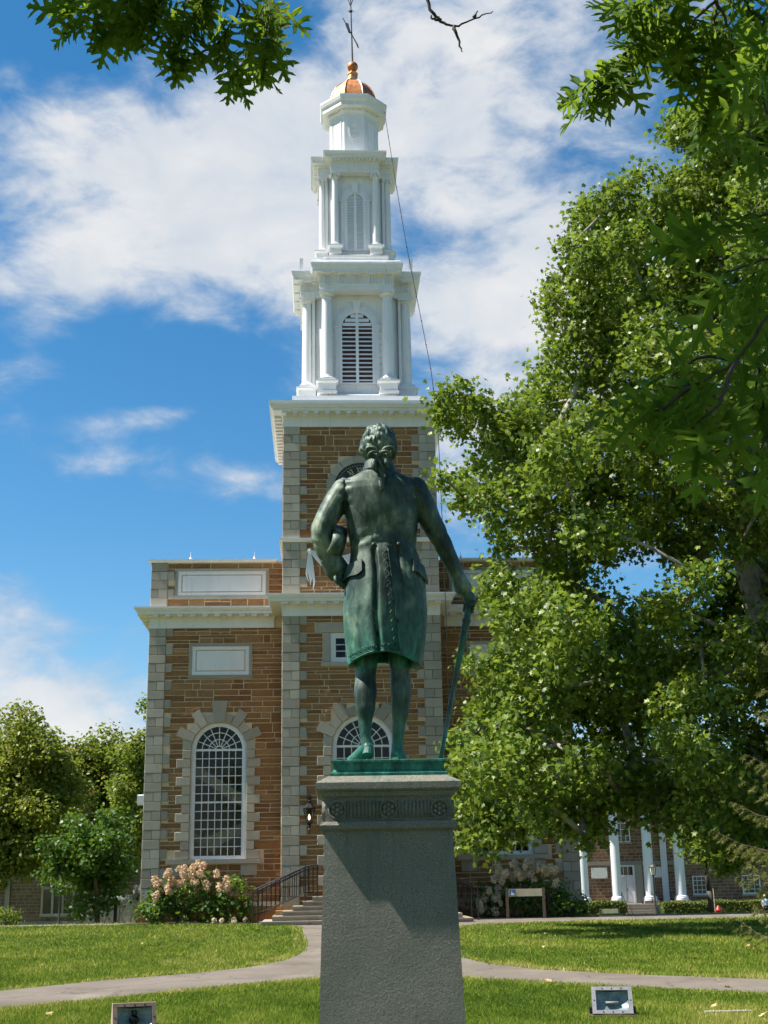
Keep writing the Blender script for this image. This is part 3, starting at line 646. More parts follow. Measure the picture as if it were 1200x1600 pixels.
def build_grass():
    rng = np.random.default_rng(3)
    n = 430000
    y = 12.2/(1-rng.random(n)*(1-12.2/47.0))          # denser near by
    y = 12.2 + (y-12.2)
    x = (rng.random(n)*2-1)*(0.335*y+0.8)
    keep = ~in_path(x+rng.normal(size=n)*0.035, y+rng.normal(size=n)*0.07)
    # keep a thin ragged edge along the path and clear the pedestal
    keep &= ~((np.abs(x) < 0.6) & (y < 9.8))
    x, y = x[keep], y[keep]; n = len(x)
    gz = np.array([ground_z(v) for v in y])
    gx = np.linspace(-17, 17, 340); gy = np.linspace(12, 48, 220)
    tab = np.array([[noise.noise((a*0.45, b*0.22, 3.0)) + 0.6*noise.noise((a*1.7, b*0.8, 8.0)) + 0.45*noise.noise((a*5, b*2.4, 1.0)) for a in gx] for b in gy])
    pn = tab[np.clip(((y-12)/36*219).astype(int), 0, 219), np.clip(((x+17)/34*339).astype(int), 0, 339)]
    # dry edge near the path
    edge = np.zeros(n)
    for dx, dy in ((0.3, 0), (-0.3, 0), (0, 0.55), (0, -0.55)): edge += in_path(x+dx, y+dy)
    h = (0.030+0.034*rng.random(n))*(1+0.35*np.clip(pn, -1, 1))*np.clip(0.85+(y-12)*0.012, 0.85, 1.25)
    w = 0.0045*(y/13)**1.1
    a = rng.random(n)*2*PI
    lean = rng.normal(size=(n, 2))*0.45
    base = np.stack([x, y, gz], 1)
    sx = np.stack([np.cos(a)*w, np.sin(a)*w, np.zeros(n)], 1)
    tip = base + np.stack([lean[:, 0]*h, lean[:, 1]*h, h], 1)
    v = np.stack([base-sx, base+sx, tip], 1).reshape(-1, 3)
    f = np.arange(3*n).reshape(-1, 3)
    tone = np.clip(0.47 + 0.30*pn + rng.normal(size=n)*0.13 + np.clip(edge, 0, 1)*0.17, 0.01, 0.95)
    me = mesh_np('grass_blades', v, f, np.repeat(tone, 3))
    o = link('grass', me, 'grass', kind='stuff')
    tag(o, 'short mown lawn grass on both sides of the asphalt walk', 'grass')


# ------------------------------------------------------------------ chapel
CH_X, CH_Y, CH_RZ = -0.96, 46.0, R(3.0)
TY = -2.1            # front plane of the tower, in the chapel's own frame
TW = 2.755           # half width of the tower
WW = 7.6             # half width of the chapel front


def arch_pts(cx, z0, zs, hw, n=18):
    pts = [(cx-hw, z0)]
    pts += [(cx-hw*math.cos(PI*i/n), zs+hw*math.sin(PI*i/n)) for i in range(n+1)]
    pts += [(cx+hw, z0)]
    return pts


class Hole:
    def __init__(self, x0, x1, z0, z1, arch=None):
        self.a = (x0, x1, z0, z1, arch)

    def span(self, lo, hi):
        x0, x1, z0, z1, arch = self.a
        if hi <= z0 or lo >= z1: return None
        if arch and lo > arch:
            c, r = (x0+x1)/2, (x1-x0)/2
            d = r*r-(lo-arch)**2
            if d <= 0: return None
            return (c-math.sqrt(d), c+math.sqrt(d))
        return (x0, x1)


class Disc:
    def __init__(self, x, z, r): self.x, self.z, self.r = x, z, r

    def span(self, lo, hi):
        d = 0 if lo <= self.z <= hi else min(abs(lo-self.z), abs(hi-self.z))
        if d >= self.r: return None
        s = math.sqrt(self.r**2-d*d); return (self.x-s, self.x+s)


def stone_field(rnd, x0, x1, z0, z1, holes, gap=0.032, breaks=()):
    """random ashlar: courses broken into thick and thin stones; returns (x0,x1,z0,z1)"""
    out = []

    def free(lo, hi):
        spans = sorted(s for s in (h.span(lo, hi) for h in holes) if s)
        cur, res = x0, []
        for a, b in spans:
            if a > cur: res.append((cur, min(a, x1)))
            cur = max(cur, b)
        if cur < x1: res.append((cur, x1))
        return [(a, b) for a, b in res if b-a > 0.1]

    def cut(lo, hi, wmin, wmax):
        for a, b in free(lo, hi):
            x = a
            while x < b-1e-6:
                w = rnd.uniform(wmin, wmax)
                if b-x-w < wmin*0.6: w = b-x
                yield (x, x+w, lo, hi); x += w
    z = z0
    while z < z1-1e-6:
        h = rnd.choice((0.24, 0.30, 0.34, 0.38, 0.42, 0.2))
        nb = min([q for q in breaks if q > z+1e-4] + [z1])
        if nb-z-h < 0.13: h = nb-z
        for a, b, lo, hi in cut(z, z+h, 0.7, 1.9):
            if h > 0.22 and rnd.random() < 0.8:
                m = lo+(hi-lo)*rnd.choice((0.36, 0.42, 0.5, 0.56, 0.64))
                parts = ((lo, m), (m, hi))
            else: parts = ((lo, hi),)
            for l2, h2 in parts:
                x = a
                while x < b-1e-6:
                    w = rnd.uniform(0.35, 1.15)
                    if b-x-w < 0.24: w = b-x
                    if w > 0.07: out.append((x+gap/2, x+w-gap/2, l2+gap/2, h2-gap/2))
                    x += w
        z += h
    return [s for s in out if s[1]-s[0] > 0.05 and s[3]-s[2] > 0.04]


def stone_variant(rnd, k):
    """unit stone, front face broken and uneven, back on y = 0"""
    mb = MB()
    j = lambda s: rnd.uniform(-s, s)
    back = [(-.5, 0, -.5), (.5, 0, -.5), (.5, 0, .5), (-.5, 0, .5)]
    fr = [(-.485+j(.012), -0.75+j(.3), -.43+j(.05)), (j(.2), -0.9+j(.3), -.45+j(.04)), (.485+j(.012), -0.75+j(.3), -.43+j(.05)), (.485+j(.012), -0.75+j(.3), .43+j(.05)), (j(.2), -0.9+j(.3), .45+j(.04)), (-.485+j(.012), -0.75+j(.3), .43+j(.05))]
    mid = (j(.15), -1.1+j(.2), j(.15))
    mb.add(back+fr+[mid], [(0, 1, 6, 5, 4), (1, 2, 7, 6), (2, 3, 9, 8, 7), (3, 0, 4, 9), (4, 5, 10), (5, 6, 10), (6, 7, 10), (7, 8, 10), (8, 9, 10), (9, 4, 10)])
    return mb


def lay_stones(root, rnd, fields, part, infill, mat, proud=0.03, limit=300):
    """fields: list of (y plane, [(x0,x1,z0,z1)...], rank) ; the largest become parts, the rest one mesh"""
    var = [stone_variant(rnd, k) for k in range(8)]
    meshes = [v.mesh(part) for v in var]
    allst = []
    for y, st, rank in fields:
        for s in st: allst.append(((s[1]-s[0])*(s[3]-s[2])*rank, y, s))
    allst.sort(key=lambda t: -t[0])
    rest = MB()
    for i, (_, y, (a, b, lo, hi)) in enumerate(allst):
        k = rnd.randrange(8); d = proud*rnd.uniform(0.75, 1.3); fl = rnd.choice((1, -1))
        if i < limit:
            link(part, meshes[k], mat, root, loc=((a+b)/2, y, (lo+hi)/2), scale=(b-a, d, hi-lo))
        else:
            c = ((a+b)/2, (lo+hi)/2)
            rest.add([(c[0]+v[0]*(b-a), y+v[1]*d, c[1]+v[2]*(hi-lo)) for v in var[k].v], var[k].f)
    if rest.v: obj(infill, rest, mat, root, kind='stuff')


def block_mesh(b=0.012):
    """unit dressed block with softened front edges, for quoins; scaled"""
    mb = MB()
    back = [(-.5, 0, -.5), (.5, 0, -.5), (.5, 0, .5), (-.5, 0, .5)]
    m = [(x, -0.8, z) for x, _, z in back]
    fr = [(x*0.955, -1, z*0.93) for x, _, z in back]
    mb.add(back+m+fr, [(0, 1, 5, 4), (1, 2, 6, 5), (2, 3, 7, 6), (3, 0, 4, 7), (4, 5, 9, 8), (5, 6, 10, 9), (6, 7, 11, 10), (7, 4, 8, 11), (8, 9, 10, 11)])
    return mb.mesh('quoin')


def frame_ring(outer, inner, y0, y1):
    """a flat frame between two outlines of equal count, y0 front, y1 back"""
    mb = MB(); n = len(outer)
    mb.rings([[(x, y1, z) for x, z in outer], [(x, y0, z) for x, z in outer], [(x, y0, z) for x, z in inner], [(x, y1, z) for x, z in inner]], cap=False)
    return mb


PANE_BOX = None


def arched_window(root, cx, z0, zs, hw, y, ncol, nrow, rail=None, name='window', label=None):
    """painted timber window: casing, bars, and every pane; opening half width hw"""
    fw = 0.16
    out = arch_pts(cx, z0, zs, hw); inn = arch_pts(cx, z0+fw*0.75, zs, hw-fw)
    mb = frame_ring(out, inn, y-0.02, y+0.14)
    out2 = arch_pts(cx, z0-0.002, zs, hw-0.045); inn2 = arch_pts(cx, z0+fw*0.5, zs, hw-fw+0.05)
    mb2 = frame_ring(out2, inn2, y-0.045, y-0.018); mb.add(mb2.v, mb2.f)
    w = obj(name, mb, 'white_paint', root)
    if label: w['label'] = label
    g = hw-fw; gz0 = z0+fw*0.75
    bars = MB(); t = 0.014; yb = y+0.05
    cw = 2*g/ncol; rh = (zs-gz0)/nrow
    for i in range(1, ncol): bars.box(cx-g+i*cw-t, cx-g+i*cw+t, yb-0.02, yb+0.02, gz0, zs)
    for j in range(1, nrow):
        tt = 0.03 if rail == j else t
        bars.box(cx-g, cx+g, yb-0.022-(0.01 if rail == j else 0), yb+0.022, gz0+j*rh-tt, gz0+j*rh+tt)
    bars.box(cx-g, cx+g, yb-0.035, yb+0.025, zs-0.04, zs+0.035)
    nr = 8
    rr = [0.16*g, 0.45*g, 0.74*g]
    for k in range(1, nr):
        a = PI*k/nr; ca, sa = math.cos(a), math.sin(a)
        p = [(cx+ca*rr[0]-sa*t, zs+sa*rr[0]+ca*t), (cx+ca*rr[0]+sa*t, zs+sa*rr[0]-ca*t), (cx+ca*g+sa*t, zs+sa*g-ca*t), (cx+ca*g-sa*t, zs+sa*g+ca*t)]
        bars.prism_y(p, yb-0.019, yb+0.019)
    for r_ in rr:
        m = 24
        o1 = [(cx+(r_+t)*math.cos(PI*i/m), zs+(r_+t)*math.sin(PI*i/m)) for i in range(m+1)]
        i1 = [(cx+(r_-t)*math.cos(PI*i/m), zs+(r_-t)*math.sin(PI*i/m)) for i in range(m+1)]
        bars.rings([[(x, yb+0.021, z) for x, z in o1], [(x, yb-0.021, z) for x, z in o1], [(x, yb-0.021, z) for x, z in i1], [(x, yb+0.021, z) for x, z in i1]], cap=False, closed=False)
    obj('glazing_bars', bars, 'white_paint', w)
    rnd = random.Random(int(cx*10)+7)
    pm = MB().box(-.5, .5, -.5, .5, -.5, .5).mesh('pane')
    for i in range(ncol):
        for j in range(nrow):
            link('pane', pm, 'glass', w, loc=(cx-g+(i+.5)*cw, yb, gz0+(j+.5)*rh), scale=(cw*0.99, 0.004, rh*0.99), rot=(R(rnd.uniform(-.25, .25)), 0, R(rnd.uniform(-.25, .25))))
    rads = [0.02*g]+rr+[g]
    for k in range(nr):
        for q in range(len(rads)-1):
            if q == 0 and k % 4: continue
            a0, a1 = PI*k/nr, PI*(k+(4 if q == 0 else 1))/nr
            m = 6 if q == 0 else 3
            pts = [(rads[q]*math.cos(a0+(a1-a0)*i/m), rads[q]*math.sin(a0+(a1-a0)*i/m)) for i in range(m+1)] + [(rads[q+1]*math.cos(a1-(a1-a0)*i/m), rads[q+1]*math.sin(a1-(a1-a0)*i/m)) for i in range(m+1)]
            mbp = MB().prism_y(pts, -0.002, 0.002)
            obj('pane', mbp, 'glass', w, loc=(cx, yb, zs), rot=(R(rnd.uniform(-.25, .25)), 0, R(rnd.uniform(-.25, .25))))
    return w


def voussoirs(root, cx, zs, r, y, sill, hwj):
    """stone arch of long and short wedges with a keystone, and toothed jambs"""
    n = 11
    for k in range(n):
        a0, a1 = PI*k/n, PI*(k+1)/n
        key = k == n//2
        long = (k % 2 == 1)
        ro = r+(0.74 if key else 0.60 if long else 0.30)
        am = (a0+a1)/2; half = (a1-a0)/2
        ex = 0.07 if long or key else 0.045
        pts = []
        if key:
            w0, w1 = 0.18, 0.29
            pts = [(cx-w0, zs+r-0.03), (cx+w0, zs+r-0.03), (cx+w1, zs+ro), (cx-w1, zs+ro)]
        elif long:
            t0 = r*math.tan(half)*0.97; t1 = t0*1.28
            c, s = math.cos(am), math.sin(am)
            pts = [(cx+c*r+s*t0, zs+s*r-c*t0), (cx+c*ro+s*t1, zs+s*ro-c*t1), (cx+c*ro-s*t1, zs+s*ro+c*t1), (cx+c*r-s*t0, zs+s*r+c*t0)]
        else:
            e = 0.012
            m = 4
            pts = [(cx+r*math.cos(a1-e-(a1-a0-2*e)*i/m), zs+r*math.sin(a1-e-(a1-a0-2*e)*i/m)) for i in range(m+1)]
            pts += [(cx+ro*math.cos(a0+e+(a1-a0-2*e)*i/m), zs+ro*math.sin(a0+e+(a1-a0-2*e)*i/m)) for i in range(m+1)]
        area = sum(pts[i][0]*pts[(i+1) % len(pts)][1]-pts[(i+1) % len(pts)][0]*pts[i][1] for i in range(len(pts)))
        if area < 0: pts.reverse()
        obj('keystone' if key else 'voussoir', MB().prism_y(pts, y-ex, y+0.1), 'limestone', root)
    rowh = 0.315
    nrows = int(round((zs-sill)/rowh)); rowh = (zs-sill)/nrows
    bmh = block_mesh()
    for side in (-1, 1):
        for j in range(nrows):
            w = 0.50 if j % 2 == (nrows % 2) else 0.29
            x = cx+side*(hwj+w/2)
            link('jamb_block', bmh, 'limestone', root, loc=(x, y+0.02, sill+(j+.5)*rowh), scale=(w-0.01, 0.085, rowh-0.014))


class VoussHole:
    """the space the arch stones take from the rubble"""
    def __init__(self, cx, zs, r, z0, hw): self.a = (cx, zs, r, z0, hw)

    def span(self, lo, hi):
        cx, zs, r, z0, hw = self.a
        if hi <= z0: return None
        if (lo+hi)/2 < zs:
            n = int(round((zs-z0)/0.315)); j = int(((lo+hi)/2-z0)//((zs-z0)/n))
            w = 0.48 if j % 2 == (n % 2) else 0.28
            return (cx-hw-w, cx+hw+w)
        ro = r+0.29
        d = ro*ro-(lo-zs)**2
        return None if d <= 0 else (cx-math.sqrt(d), cx+math.sqrt(d))


def quoin_strip(root, xout, side, z0, z1, y, w=0.61, extra=0.24, d=0.075):
    """corner pilaster of dressed blocks, every other course toothed into the wall; side +1 means it grows to +x"""
    bmh = block_mesh()
    n = int(round((z1-z0)/0.322)); h = (z1-z0)/n
    for j in range(n):
        zc = z0+(j+.5)*h
        if j % 2 == 0:
            link('quoin', bmh, 'limestone', root, loc=(xout+side*w/2, y, zc), scale=(w-0.006, d, h-0.01))
        else:
            s = 0.46 if j % 4 == 1 else 0.54
            link('quoin', bmh, 'limestone', root, loc=(xout+side*w*s/2, y, zc), scale=(w*s-0.008, d-0.003, h-0.01))
            link('quoin', bmh, 'limestone', root, loc=(xout+side*w*(s+(1-s)/2), y, zc), scale=(w*(1-s)-0.008, d-0.001, h-0.01))
            link('quoin', bmh, 'limestone', root, loc=(xout+side*(w+extra/2), y+0.0, zc), scale=(extra-0.008, d*0.8, h-0.012))


class QuoinHole:
    def __init__(self, xout, side, z0, z1, w=0.61, extra=0.24):
        n = int(round((z1-z0)/0.322)); self.h = (z1-z0)/n; self.z0 = z0; self.z1 = z1
        self.x, self.s, self.w, self.e = xout, side, w, extra

    def span(self, lo, hi):
        if hi <= self.z0 or lo >= self.z1: return None
        odd = int(((lo+hi)/2-self.z0)//self.h) % 2 == 1
        ww = self.w+(self.e if odd else 0)
        a, b = self.x, self.x+self.s*ww
        return (min(a, b), max(a, b))


def build_chapel():
    rnd = random.Random(11)
    root = thing('chapel', 'brown stone chapel with limestone quoins and a tiered white steeple', 'chapel', (CH_X, CH_Y, 0), CH_RZ)
    fields = []
    Z0, ZF, ZC = 0.55, 10.22, 10.91         # base course top, frieze bottom, cornice top
    ZP = 12.72                               # parapet top
    # ---- wings
    for s in (-1, 1):
        xo, xi = s*WW, s*TW
        x0, x1 = min(xo, xi), max(xo, xi)
        wc = s*5.02
        r = 0.98
        opening = arch_pts(wc, 2.12, 5.86, r)
        core = MB()
        outer = [(x0, -0.6), (x1, -0.6), (x1, ZP-0.02), (x0, ZP-0.02)]
        core.tri_poly(outer, [opening], 0.0)
        n = len(opening)
        core.rings([[(x, 0.0, z) for x, z in opening], [(x, 0.45, z) for x, z in opening]], cap=False)
        core.tri_poly(outer, [opening], 0.45)
        obj('wing_wall', core, 'mortar', root)
        side_wall = MB().box(min(xo, xo-s*0.45), max(xo, xo-s*0.45), 0.452, 24, -0.6, ZP-0.02)
        obj('side_wall', side_wall, 'mortar', root)
        qh = [QuoinHole(xo, -s, Z0, ZF), QuoinHole(xo, -s, 11.0, ZP-0.08)]
        holes = qh + [VoussHole(wc, 5.86, r, 2.12, r), Hole(wc-1.75, wc+1.6, 1.95, 2.13), Hole(wc-1.13, wc+1.13, 8.36, 9.65), Hole(wc-1.71, wc+1.71, 11.29, 12.42), Hole(x0, x1, ZF, 11.0)]
        nj = int(round((5.86-2.12)/0.315)); st = stone_field(rnd, x0+0.02, x1-0.02, Z0, ZP-0.1, holes, breaks=[1.95]+[2.12+(5.86-2.12)*i/nj for i in range(nj+1)]+[8.35, 9.66, ZF, 11.0, 11.29, 12.42])
        fields.append((0.0, st, 1.0 if s < 0 else 0.25))
        if s < 0:
            # rubble on the flank that faces away, so the corner reads as a wall of stone
            fl = stone_field(rnd, 0.7, 23.9, Z0, ZP-0.1, [Hole(0, 30, ZF, 11.0)])
            mbf = MB(); sv = [stone_variant(rnd, k) for k in range(4)]
            for a, b, lo, hi in fl:
                v = rnd.choice(sv); mbf.add([(xo+vv[1]*0.03, (a+b)/2-vv[0]*(b-a), (lo+hi)/2+vv[2]*(hi-lo)) for vv in v.v], v.f)
            obj('flank_stones', mbf, 'stone', root, kind='stuff')
        quoin_strip(root, xo, -s, Z0, ZF, 0.0)
        quoin_strip(root, xo, -s, 11.0, ZP-0.08, 0.0)
        voussoirs(root, wc, 5.86, r, 0.0, 2.12, r)
        sl = MB().box(wc-1.72, wc+1.52, -0.16, 0.2, 1.97, 2.115)
        obj('sill', sl, 'limestone', root)
        for k in (-1, 1): obj('sill_block', MB().box(wc-0.1+k*1.2-0.28, wc-0.1+k*1.2+0.28, -0.05, 0.05, 1.58, 1.965), 'limestone', root)
        arched_window(root, wc, 2.12, 5.86, r-0.005, 0.10, 7, 12, rail=6)
        # blind panels
        for (hw, za, zb) in ((1.02, 8.5, 9.54), (1.6, 11.40, 12.32)):
            fr = MB()
            t = 0.1
            for a, b, c, d in ((wc-hw-t, wc+hw+t, zb, zb+t), (wc-hw-t*1.4, wc+hw+t*1.4, za-t*1.3, za), (wc-hw-t, wc-hw, za, zb), (wc+hw, wc+hw+t, za, zb)):
                fr.box(a, b, -0.065, 0.02, c+0.001, d-0.001)
            obj('panel_surround', fr, 'limestone', root)
            pn = MB()
            pn.box(wc-hw+.001, wc+hw-.001, 0.03, 0.05, za+.001, zb-.001)
            e, g = 0.13, 0.165
            for a, b, c, d in ((wc-hw, wc+hw, zb-e, zb), (wc-hw, wc+hw, za, za+e), (wc-hw, wc-hw+e, za+e, zb-e), (wc+hw-e, wc+hw, za+e, zb-e)):
                pn.box(a+.002, b-.002, -0.04, 0.029, c+.002, d-.002)
            pn.box(wc-hw+g, wc+hw-g, -0.03, 0.029, za+g, zb-g)
            obj('blind_panel', pn, 'white_paint', root)
        # cornice, frieze, parapet coping
        fp = rect(x0 if s < 0 else x0+0.35, x1-0.35 if s < 0 else x1, -0.075, 23.9)
        prof = [(0.0, ZF-0.02), (0.0, ZF+0.34), (0.04, ZF+0.36), (0.06, ZF+0.42), (0.40, ZF+0.43), (0.40, ZF+0.53), (0.45, ZF+0.55), (0.51, ZF+0.64), (0.51, ZC), (-0.1, ZC+0.06)]
        obj('cornice', MB().sweep(fp, prof, cap=False), 'white_paint', root)
        md = MB().box(-0.10, 0.10, -0.36, -0.07, -0.075, 0).mesh('modillion')
        nmod = 11
        for i in range(nmod):
            x = x0+0.25+(x1-x0-0.2)*i/(nmod-0.5) if s < 0 else x1-0.25-(x1-x0-0.2)*i/(nmod-0.5)
            if abs(x) > TW+0.5: link('modillion', md, 'white_paint', root, loc=(x, -0.075, ZF+0.427))
        cp = rect(x0 if s < 0 else x0+0.35, x1-0.35 if s < 0 else x1, -0.075, 23.9)
        obj('coping', MB().sweep(cp, [(-0.2, ZP-0.08), (0.03, ZP-0.08), (0.10, ZP-0.03), (0.10, ZP+0.03), (-0.2, ZP+0.07)], cap=True), 'white_paint', root)
        for x in (wc-1.2, wc+1.15):
            obj('lightning_tip', MB().lathe([(0.03, ZP+0.05), (0.025, ZP+0.12), (0.05, ZP+0.15), (0.012, ZP+0.24), (0.002, ZP+0.42)], 8).move(x, 0.3, 0), 'white_paint', root)
        obj('base_course', MB().box(min(xo, xi)-0.0 if s > 0 else xo-0.12, xo+0.12 if s > 0 else xi, -0.12, 0.05, -0.6, 0.55), 'stone', root)
        obj('water_table', MB().prism_z([(min(xo, xi)-0.05, -0.16), (max(xo, xi)+0.05, -0.16), (max(xo, xi)+0.05, 0.06), (min(xo, xi)-0.05, 0.06)], 0.552, 0.70), 'limestone', root)
    # ---- inside: floor, back wall, gallery stair seen through the glass
    ins = MB().box(-WW+0.5, WW-0.5, 5.0, 5.2, 0, 12)
    obj('inner_wall', ins, 'plaster', root)
    obj('roof', MB().box(-WW+0.1, WW-0.1, 0.5, 23.8, 12.2, 12.4), 'dark_wood', root)
    obj('back_wall', MB().box(-WW, WW, 24.0, 24.4, -0.6, ZP), 'mortar', root)
    obj('inner_floor', MB().box(-WW+0.5, WW-0.5, 0.46, 5, 0.6, 0.7), 'dark_wood', root)
    for s in (-1, 1):
        st = MB()
        st.prism_y([(s*5.02-1.35, 5.75), (s*5.02-1.35, 5.3), (s*5.02+1.5, 3.45), (s*5.02+1.5, 3.9)], 0.75, 0.9)
        st.prism_y([(s*5.02-0.9, 2.75), (s*5.02-0.1, 2.55), (s*5.02+1.4, 3.3), (s*5.02+1.4, 3.6)], 0.9, 1.05)
        st.prism_y([(s*5.02-1.3, 3.3), (s*5.02-1.3, 3.0), (s*5.02-0.1, 2.3), (s*5.02-0.1, 2.6)], 1.0, 1.1)
        obj('gallery_stair', st, 'plaster', root)
    # ---- tower
    ZT0, ZTF, ZTC = 0.55, 17.19, 18.03
    door = arch_pts(0, 0.87, 5.73, 1.06)
    win = [(-1.1, 8.58), (1.1, 8.58), (1.1, 9.62), (-1.1, 9.62)]
    core = MB()
    outer = [(-TW, -0.6), (TW, -0.6), (TW, ZTC), (-TW, ZTC)]
    core.tri_poly(outer, [door, win], TY)
    for lp in (door, win): core.rings([[(x, TY, z) for x, z in lp], [(x, TY+0.4, z) for x, z in lp]], cap=False)
    core.tri_poly(outer, [door, win], TY+0.4)
    obj('tower_wall', core, 'mortar', root)
    for s in (-1, 1):
        obj('tower_side', MB().box(min(s*TW, s*(TW-0.4)), max(s*TW, s*(TW-0.4)), TY+0.401, TY+2*TW, -0.6, ZTC), 'mortar', root)
        fl = stone_field(rnd, TY+0.42, TY+2*TW-0.02, Z0, ZTF, [Hole(-9, 9, ZF, 11.0)])
        mbf = MB(); sv = [stone_variant(rnd, k) for k in range(4)]
        for a, b, lo, hi in fl:
            v = rnd.choice(sv); mbf.add([(s*(TW-vv[1]*0.03), (a+b)/2+s*vv[0]*(b-a), (lo+hi)/2+vv[2]*(hi-lo)) for vv in v.v], v.f)
        obj('tower_side_stones', mbf, 'stone', root, kind='stuff')
    obj('tower_back', MB().box(-TW+0.41, TW-0.41, TY+2*TW-0.4, TY+2*TW, 0, ZTC), 'plaster', root)
    obj('tower_floor', MB().box(-TW+0.41, TW-0.41, TY+0.41, TY+2*TW-0.41, 8.0, 8.2), 'dark_wood', root)
    ck = (0.02, 14.85)
    holes = [QuoinHole(-TW, 1, ZT0, ZF), QuoinHole(TW, -1, ZT0, ZF), QuoinHole(-TW, 1, 11.0, 12.85), QuoinHole(TW, -1, 11.0, 12.85), QuoinHole(-TW, 1, 13.0, ZTF), QuoinHole(TW, -1, 13.0, ZTF),
             Hole(-5, 5, ZF, 11.0), Hole(-5, 5, 12.84, 13.0), VoussHole(0, 5.73, 1.06, 0.87, 1.06), Hole(-1.35, 1.35, 8.42, 9.62), Hole(-1.62, 1.62, 9.61, 9.98), Disc(ck[0], ck[1], 1.2)]
    nj = int(round((5.73-0.87)/0.315)); st = stone_field(rnd, -TW+0.02, TW-0.02, ZT0, ZTF, holes, breaks=[0.87+(5.73-0.87)*i/nj for i in range(nj+1)]+[8.42, 9.61, 9.98, ZF, 11.0, 12.84, 13.0])
    st = [(a, b, lo, hi) for a, b, lo, hi in st]
    low = [q for q in st if q[3] < ZF+0.1]; high = [q for q in st if q[2] > ZF]
    vis = [q for q in low if not (q[0] > -1.2 and q[1] < 1.9 and q[3] < 5.4)]
    fields.append((TY, vis, 0.95)); fields.append((TY, [q for q in low if q not in vis], 0.01))
    fields.append((TY, high, 0.9))
    for a, b in ((ZT0, ZF), (11.0, 12.85), (13.0, ZTF)):
        quoin_strip(root, -TW, 1, a, b, TY); quoin_strip(root, TW, -1, a, b, TY)
    lay_stones(root, rnd, fields, 'stone', 'rubble_stones', 'stone')
    obj('tower_base_course', MB().box(-TW-0.12, TW+0.12, TY-0.12, TY+0.05, -0.6, 0.55), 'stone', root)
    voussoirs(root, 0, 5.73, 1.06, TY, 0.87, 1.06)
    arched_window(root, 0, 3.6, 5.73, 1.055, TY+0.10, 7, 5)
    dr = MB().box(-1.05, 1.05, TY+0.1, TY+0.25, 3.4, 3.599)
    for s in (-1, 1):
        dr.box(s*0.52-0.5, s*0.52+0.5, TY+0.16, TY+0.22, 0.87, 3.4)
        for zz in (1.1, 2.2): dr.box(s*0.52-0.36, s*0.52+0.36, TY+0.14, TY+0.17, zz, zz+0.95)
    d = obj('door', dr, 'white_paint', root)
    obj('handle', MB().sphere((0.1, TY+0.12, 2.0), 0.04), 'gold_leaf', d)
    # casement pair over the door
    fr = MB()
    for a, b, c, d_ in ((-1.09, 1.09, 9.5, 9.61), (-1.09, 1.09, 8.59, 8.68), (-1.09, -0.98, 8.68, 9.5), (0.98, 1.09, 8.68, 9.5), (-0.12, 0.12, 8.68, 9.5)):
        fr.box(a, b, TY+0.02, TY+0.12, c, d_)
    w2 = obj('window', fr, 'white_paint', root)
    bars = MB()
    pm = MB().box(-.5, .5, -.5, .5, -.5, .5).mesh('pane')
    for s in (-1, 1):
        xa, xb = (-0.98, -0.12) if s < 0 else (0.12, 0.98)
        for a, b, c, d_ in ((xa, xb, 9.43, 9.5), (xa, xb, 8.68, 8.76), (xa, xa+0.08, 8.76, 9.43), (xb-0.08, xb, 8.76, 9.43)):
            bars.box(a+.001, b-.001, TY+0.04, TY+0.10, c+.001, d_-.001)
        xm = (xa+xb)/2
        bars.box(xm-0.013, xm+0.013, TY+0.055, TY+0.09, 8.76, 9.43)
        for j in (1, 2): bars.box(xa+0.08, xb-0.08, TY+0.057, TY+0.088, 8.76+j*0.223-0.013, 8.76+j*0.223+0.013)
        for i in (0, 1):
            for j in range(3):
                link('pane', pm, 'glass', w2, loc=(xa+0.08+(xb-xa-0.16)*(i+.5)/2, TY+0.07, 8.76+0.223*(j+.5)), scale=((xb-xa-0.16)/2, 0.004, 0.22), rot=(R(rnd.uniform(-2.4, 0.5)), 0, R(rnd.uniform(-2, 2))))
    obj('sash', bars, 'white_paint', w2)
    for s in (-1, 1): obj('window_surround', MB().box(s*1.22-0.12, s*1.22+0.12, TY-0.03, TY+0.02, 8.6, 9.62), 'limestone', root)
    obj('lintel', MB().box(-1.6, 1.6, TY-0.045, TY+0.05, 9.625, 9.96), 'limestone', root)
    obj('sill', MB().box(-1.42, 1.42, TY-0.12, TY+0.15, 8.44, 8.575), 'limestone', root)
    # lower tower entablature (the wings' entablature carried round)
    tp = rect(-TW, TW, TY-0.075, TY+2*TW)
    prof = [(0.0, ZF-0.02), (0.0, ZF+0.34), (0.04, ZF+0.36), (0.06, ZF+0.42), (0.40, ZF+0.43), (0.40, ZF+0.53), (0.45, ZF+0.55), (0.51, ZF+0.64), (0.51, ZC+0.002), (-0.1, ZC+0.062)]
    obj('cornice', MB().sweep(tp, prof, cap=False), 'white_paint', root)
    md = MB().box(-0.10, 0.10, -0.36, -0.07, -0.075, 0).mesh('modillion')
    for i in range(13): link('modillion', md, 'white_paint', root, loc=(-TW+0.1+(2*TW-0.2)*i/12, TY-0.075, ZF+0.427))
    obj('string_course', MB().sweep(tp, [(-0.1, 12.85), (0.02, 12.85), (0.06, 12.89), (0.12, 12.91), (0.12, 12.98), (-0.1, 13.0)], cap=False), 'white_paint', root)
    # top entablature
    prof = [(0.0, ZTF-0.02), (0.0, ZTF+0.38), (0.05, ZTF+0.40), (0.07, ZTF+0.46), (0.36, ZTF+0.47), (0.36, ZTF+0.56), (0.42, ZTF+0.58), (0.50, ZTF+0.70), (0.50, ZTC-0.02), (0.0, ZTC+0.03)]
    obj('cornice', MB().sweep(tp, prof, cap=True), 'white_paint', root)
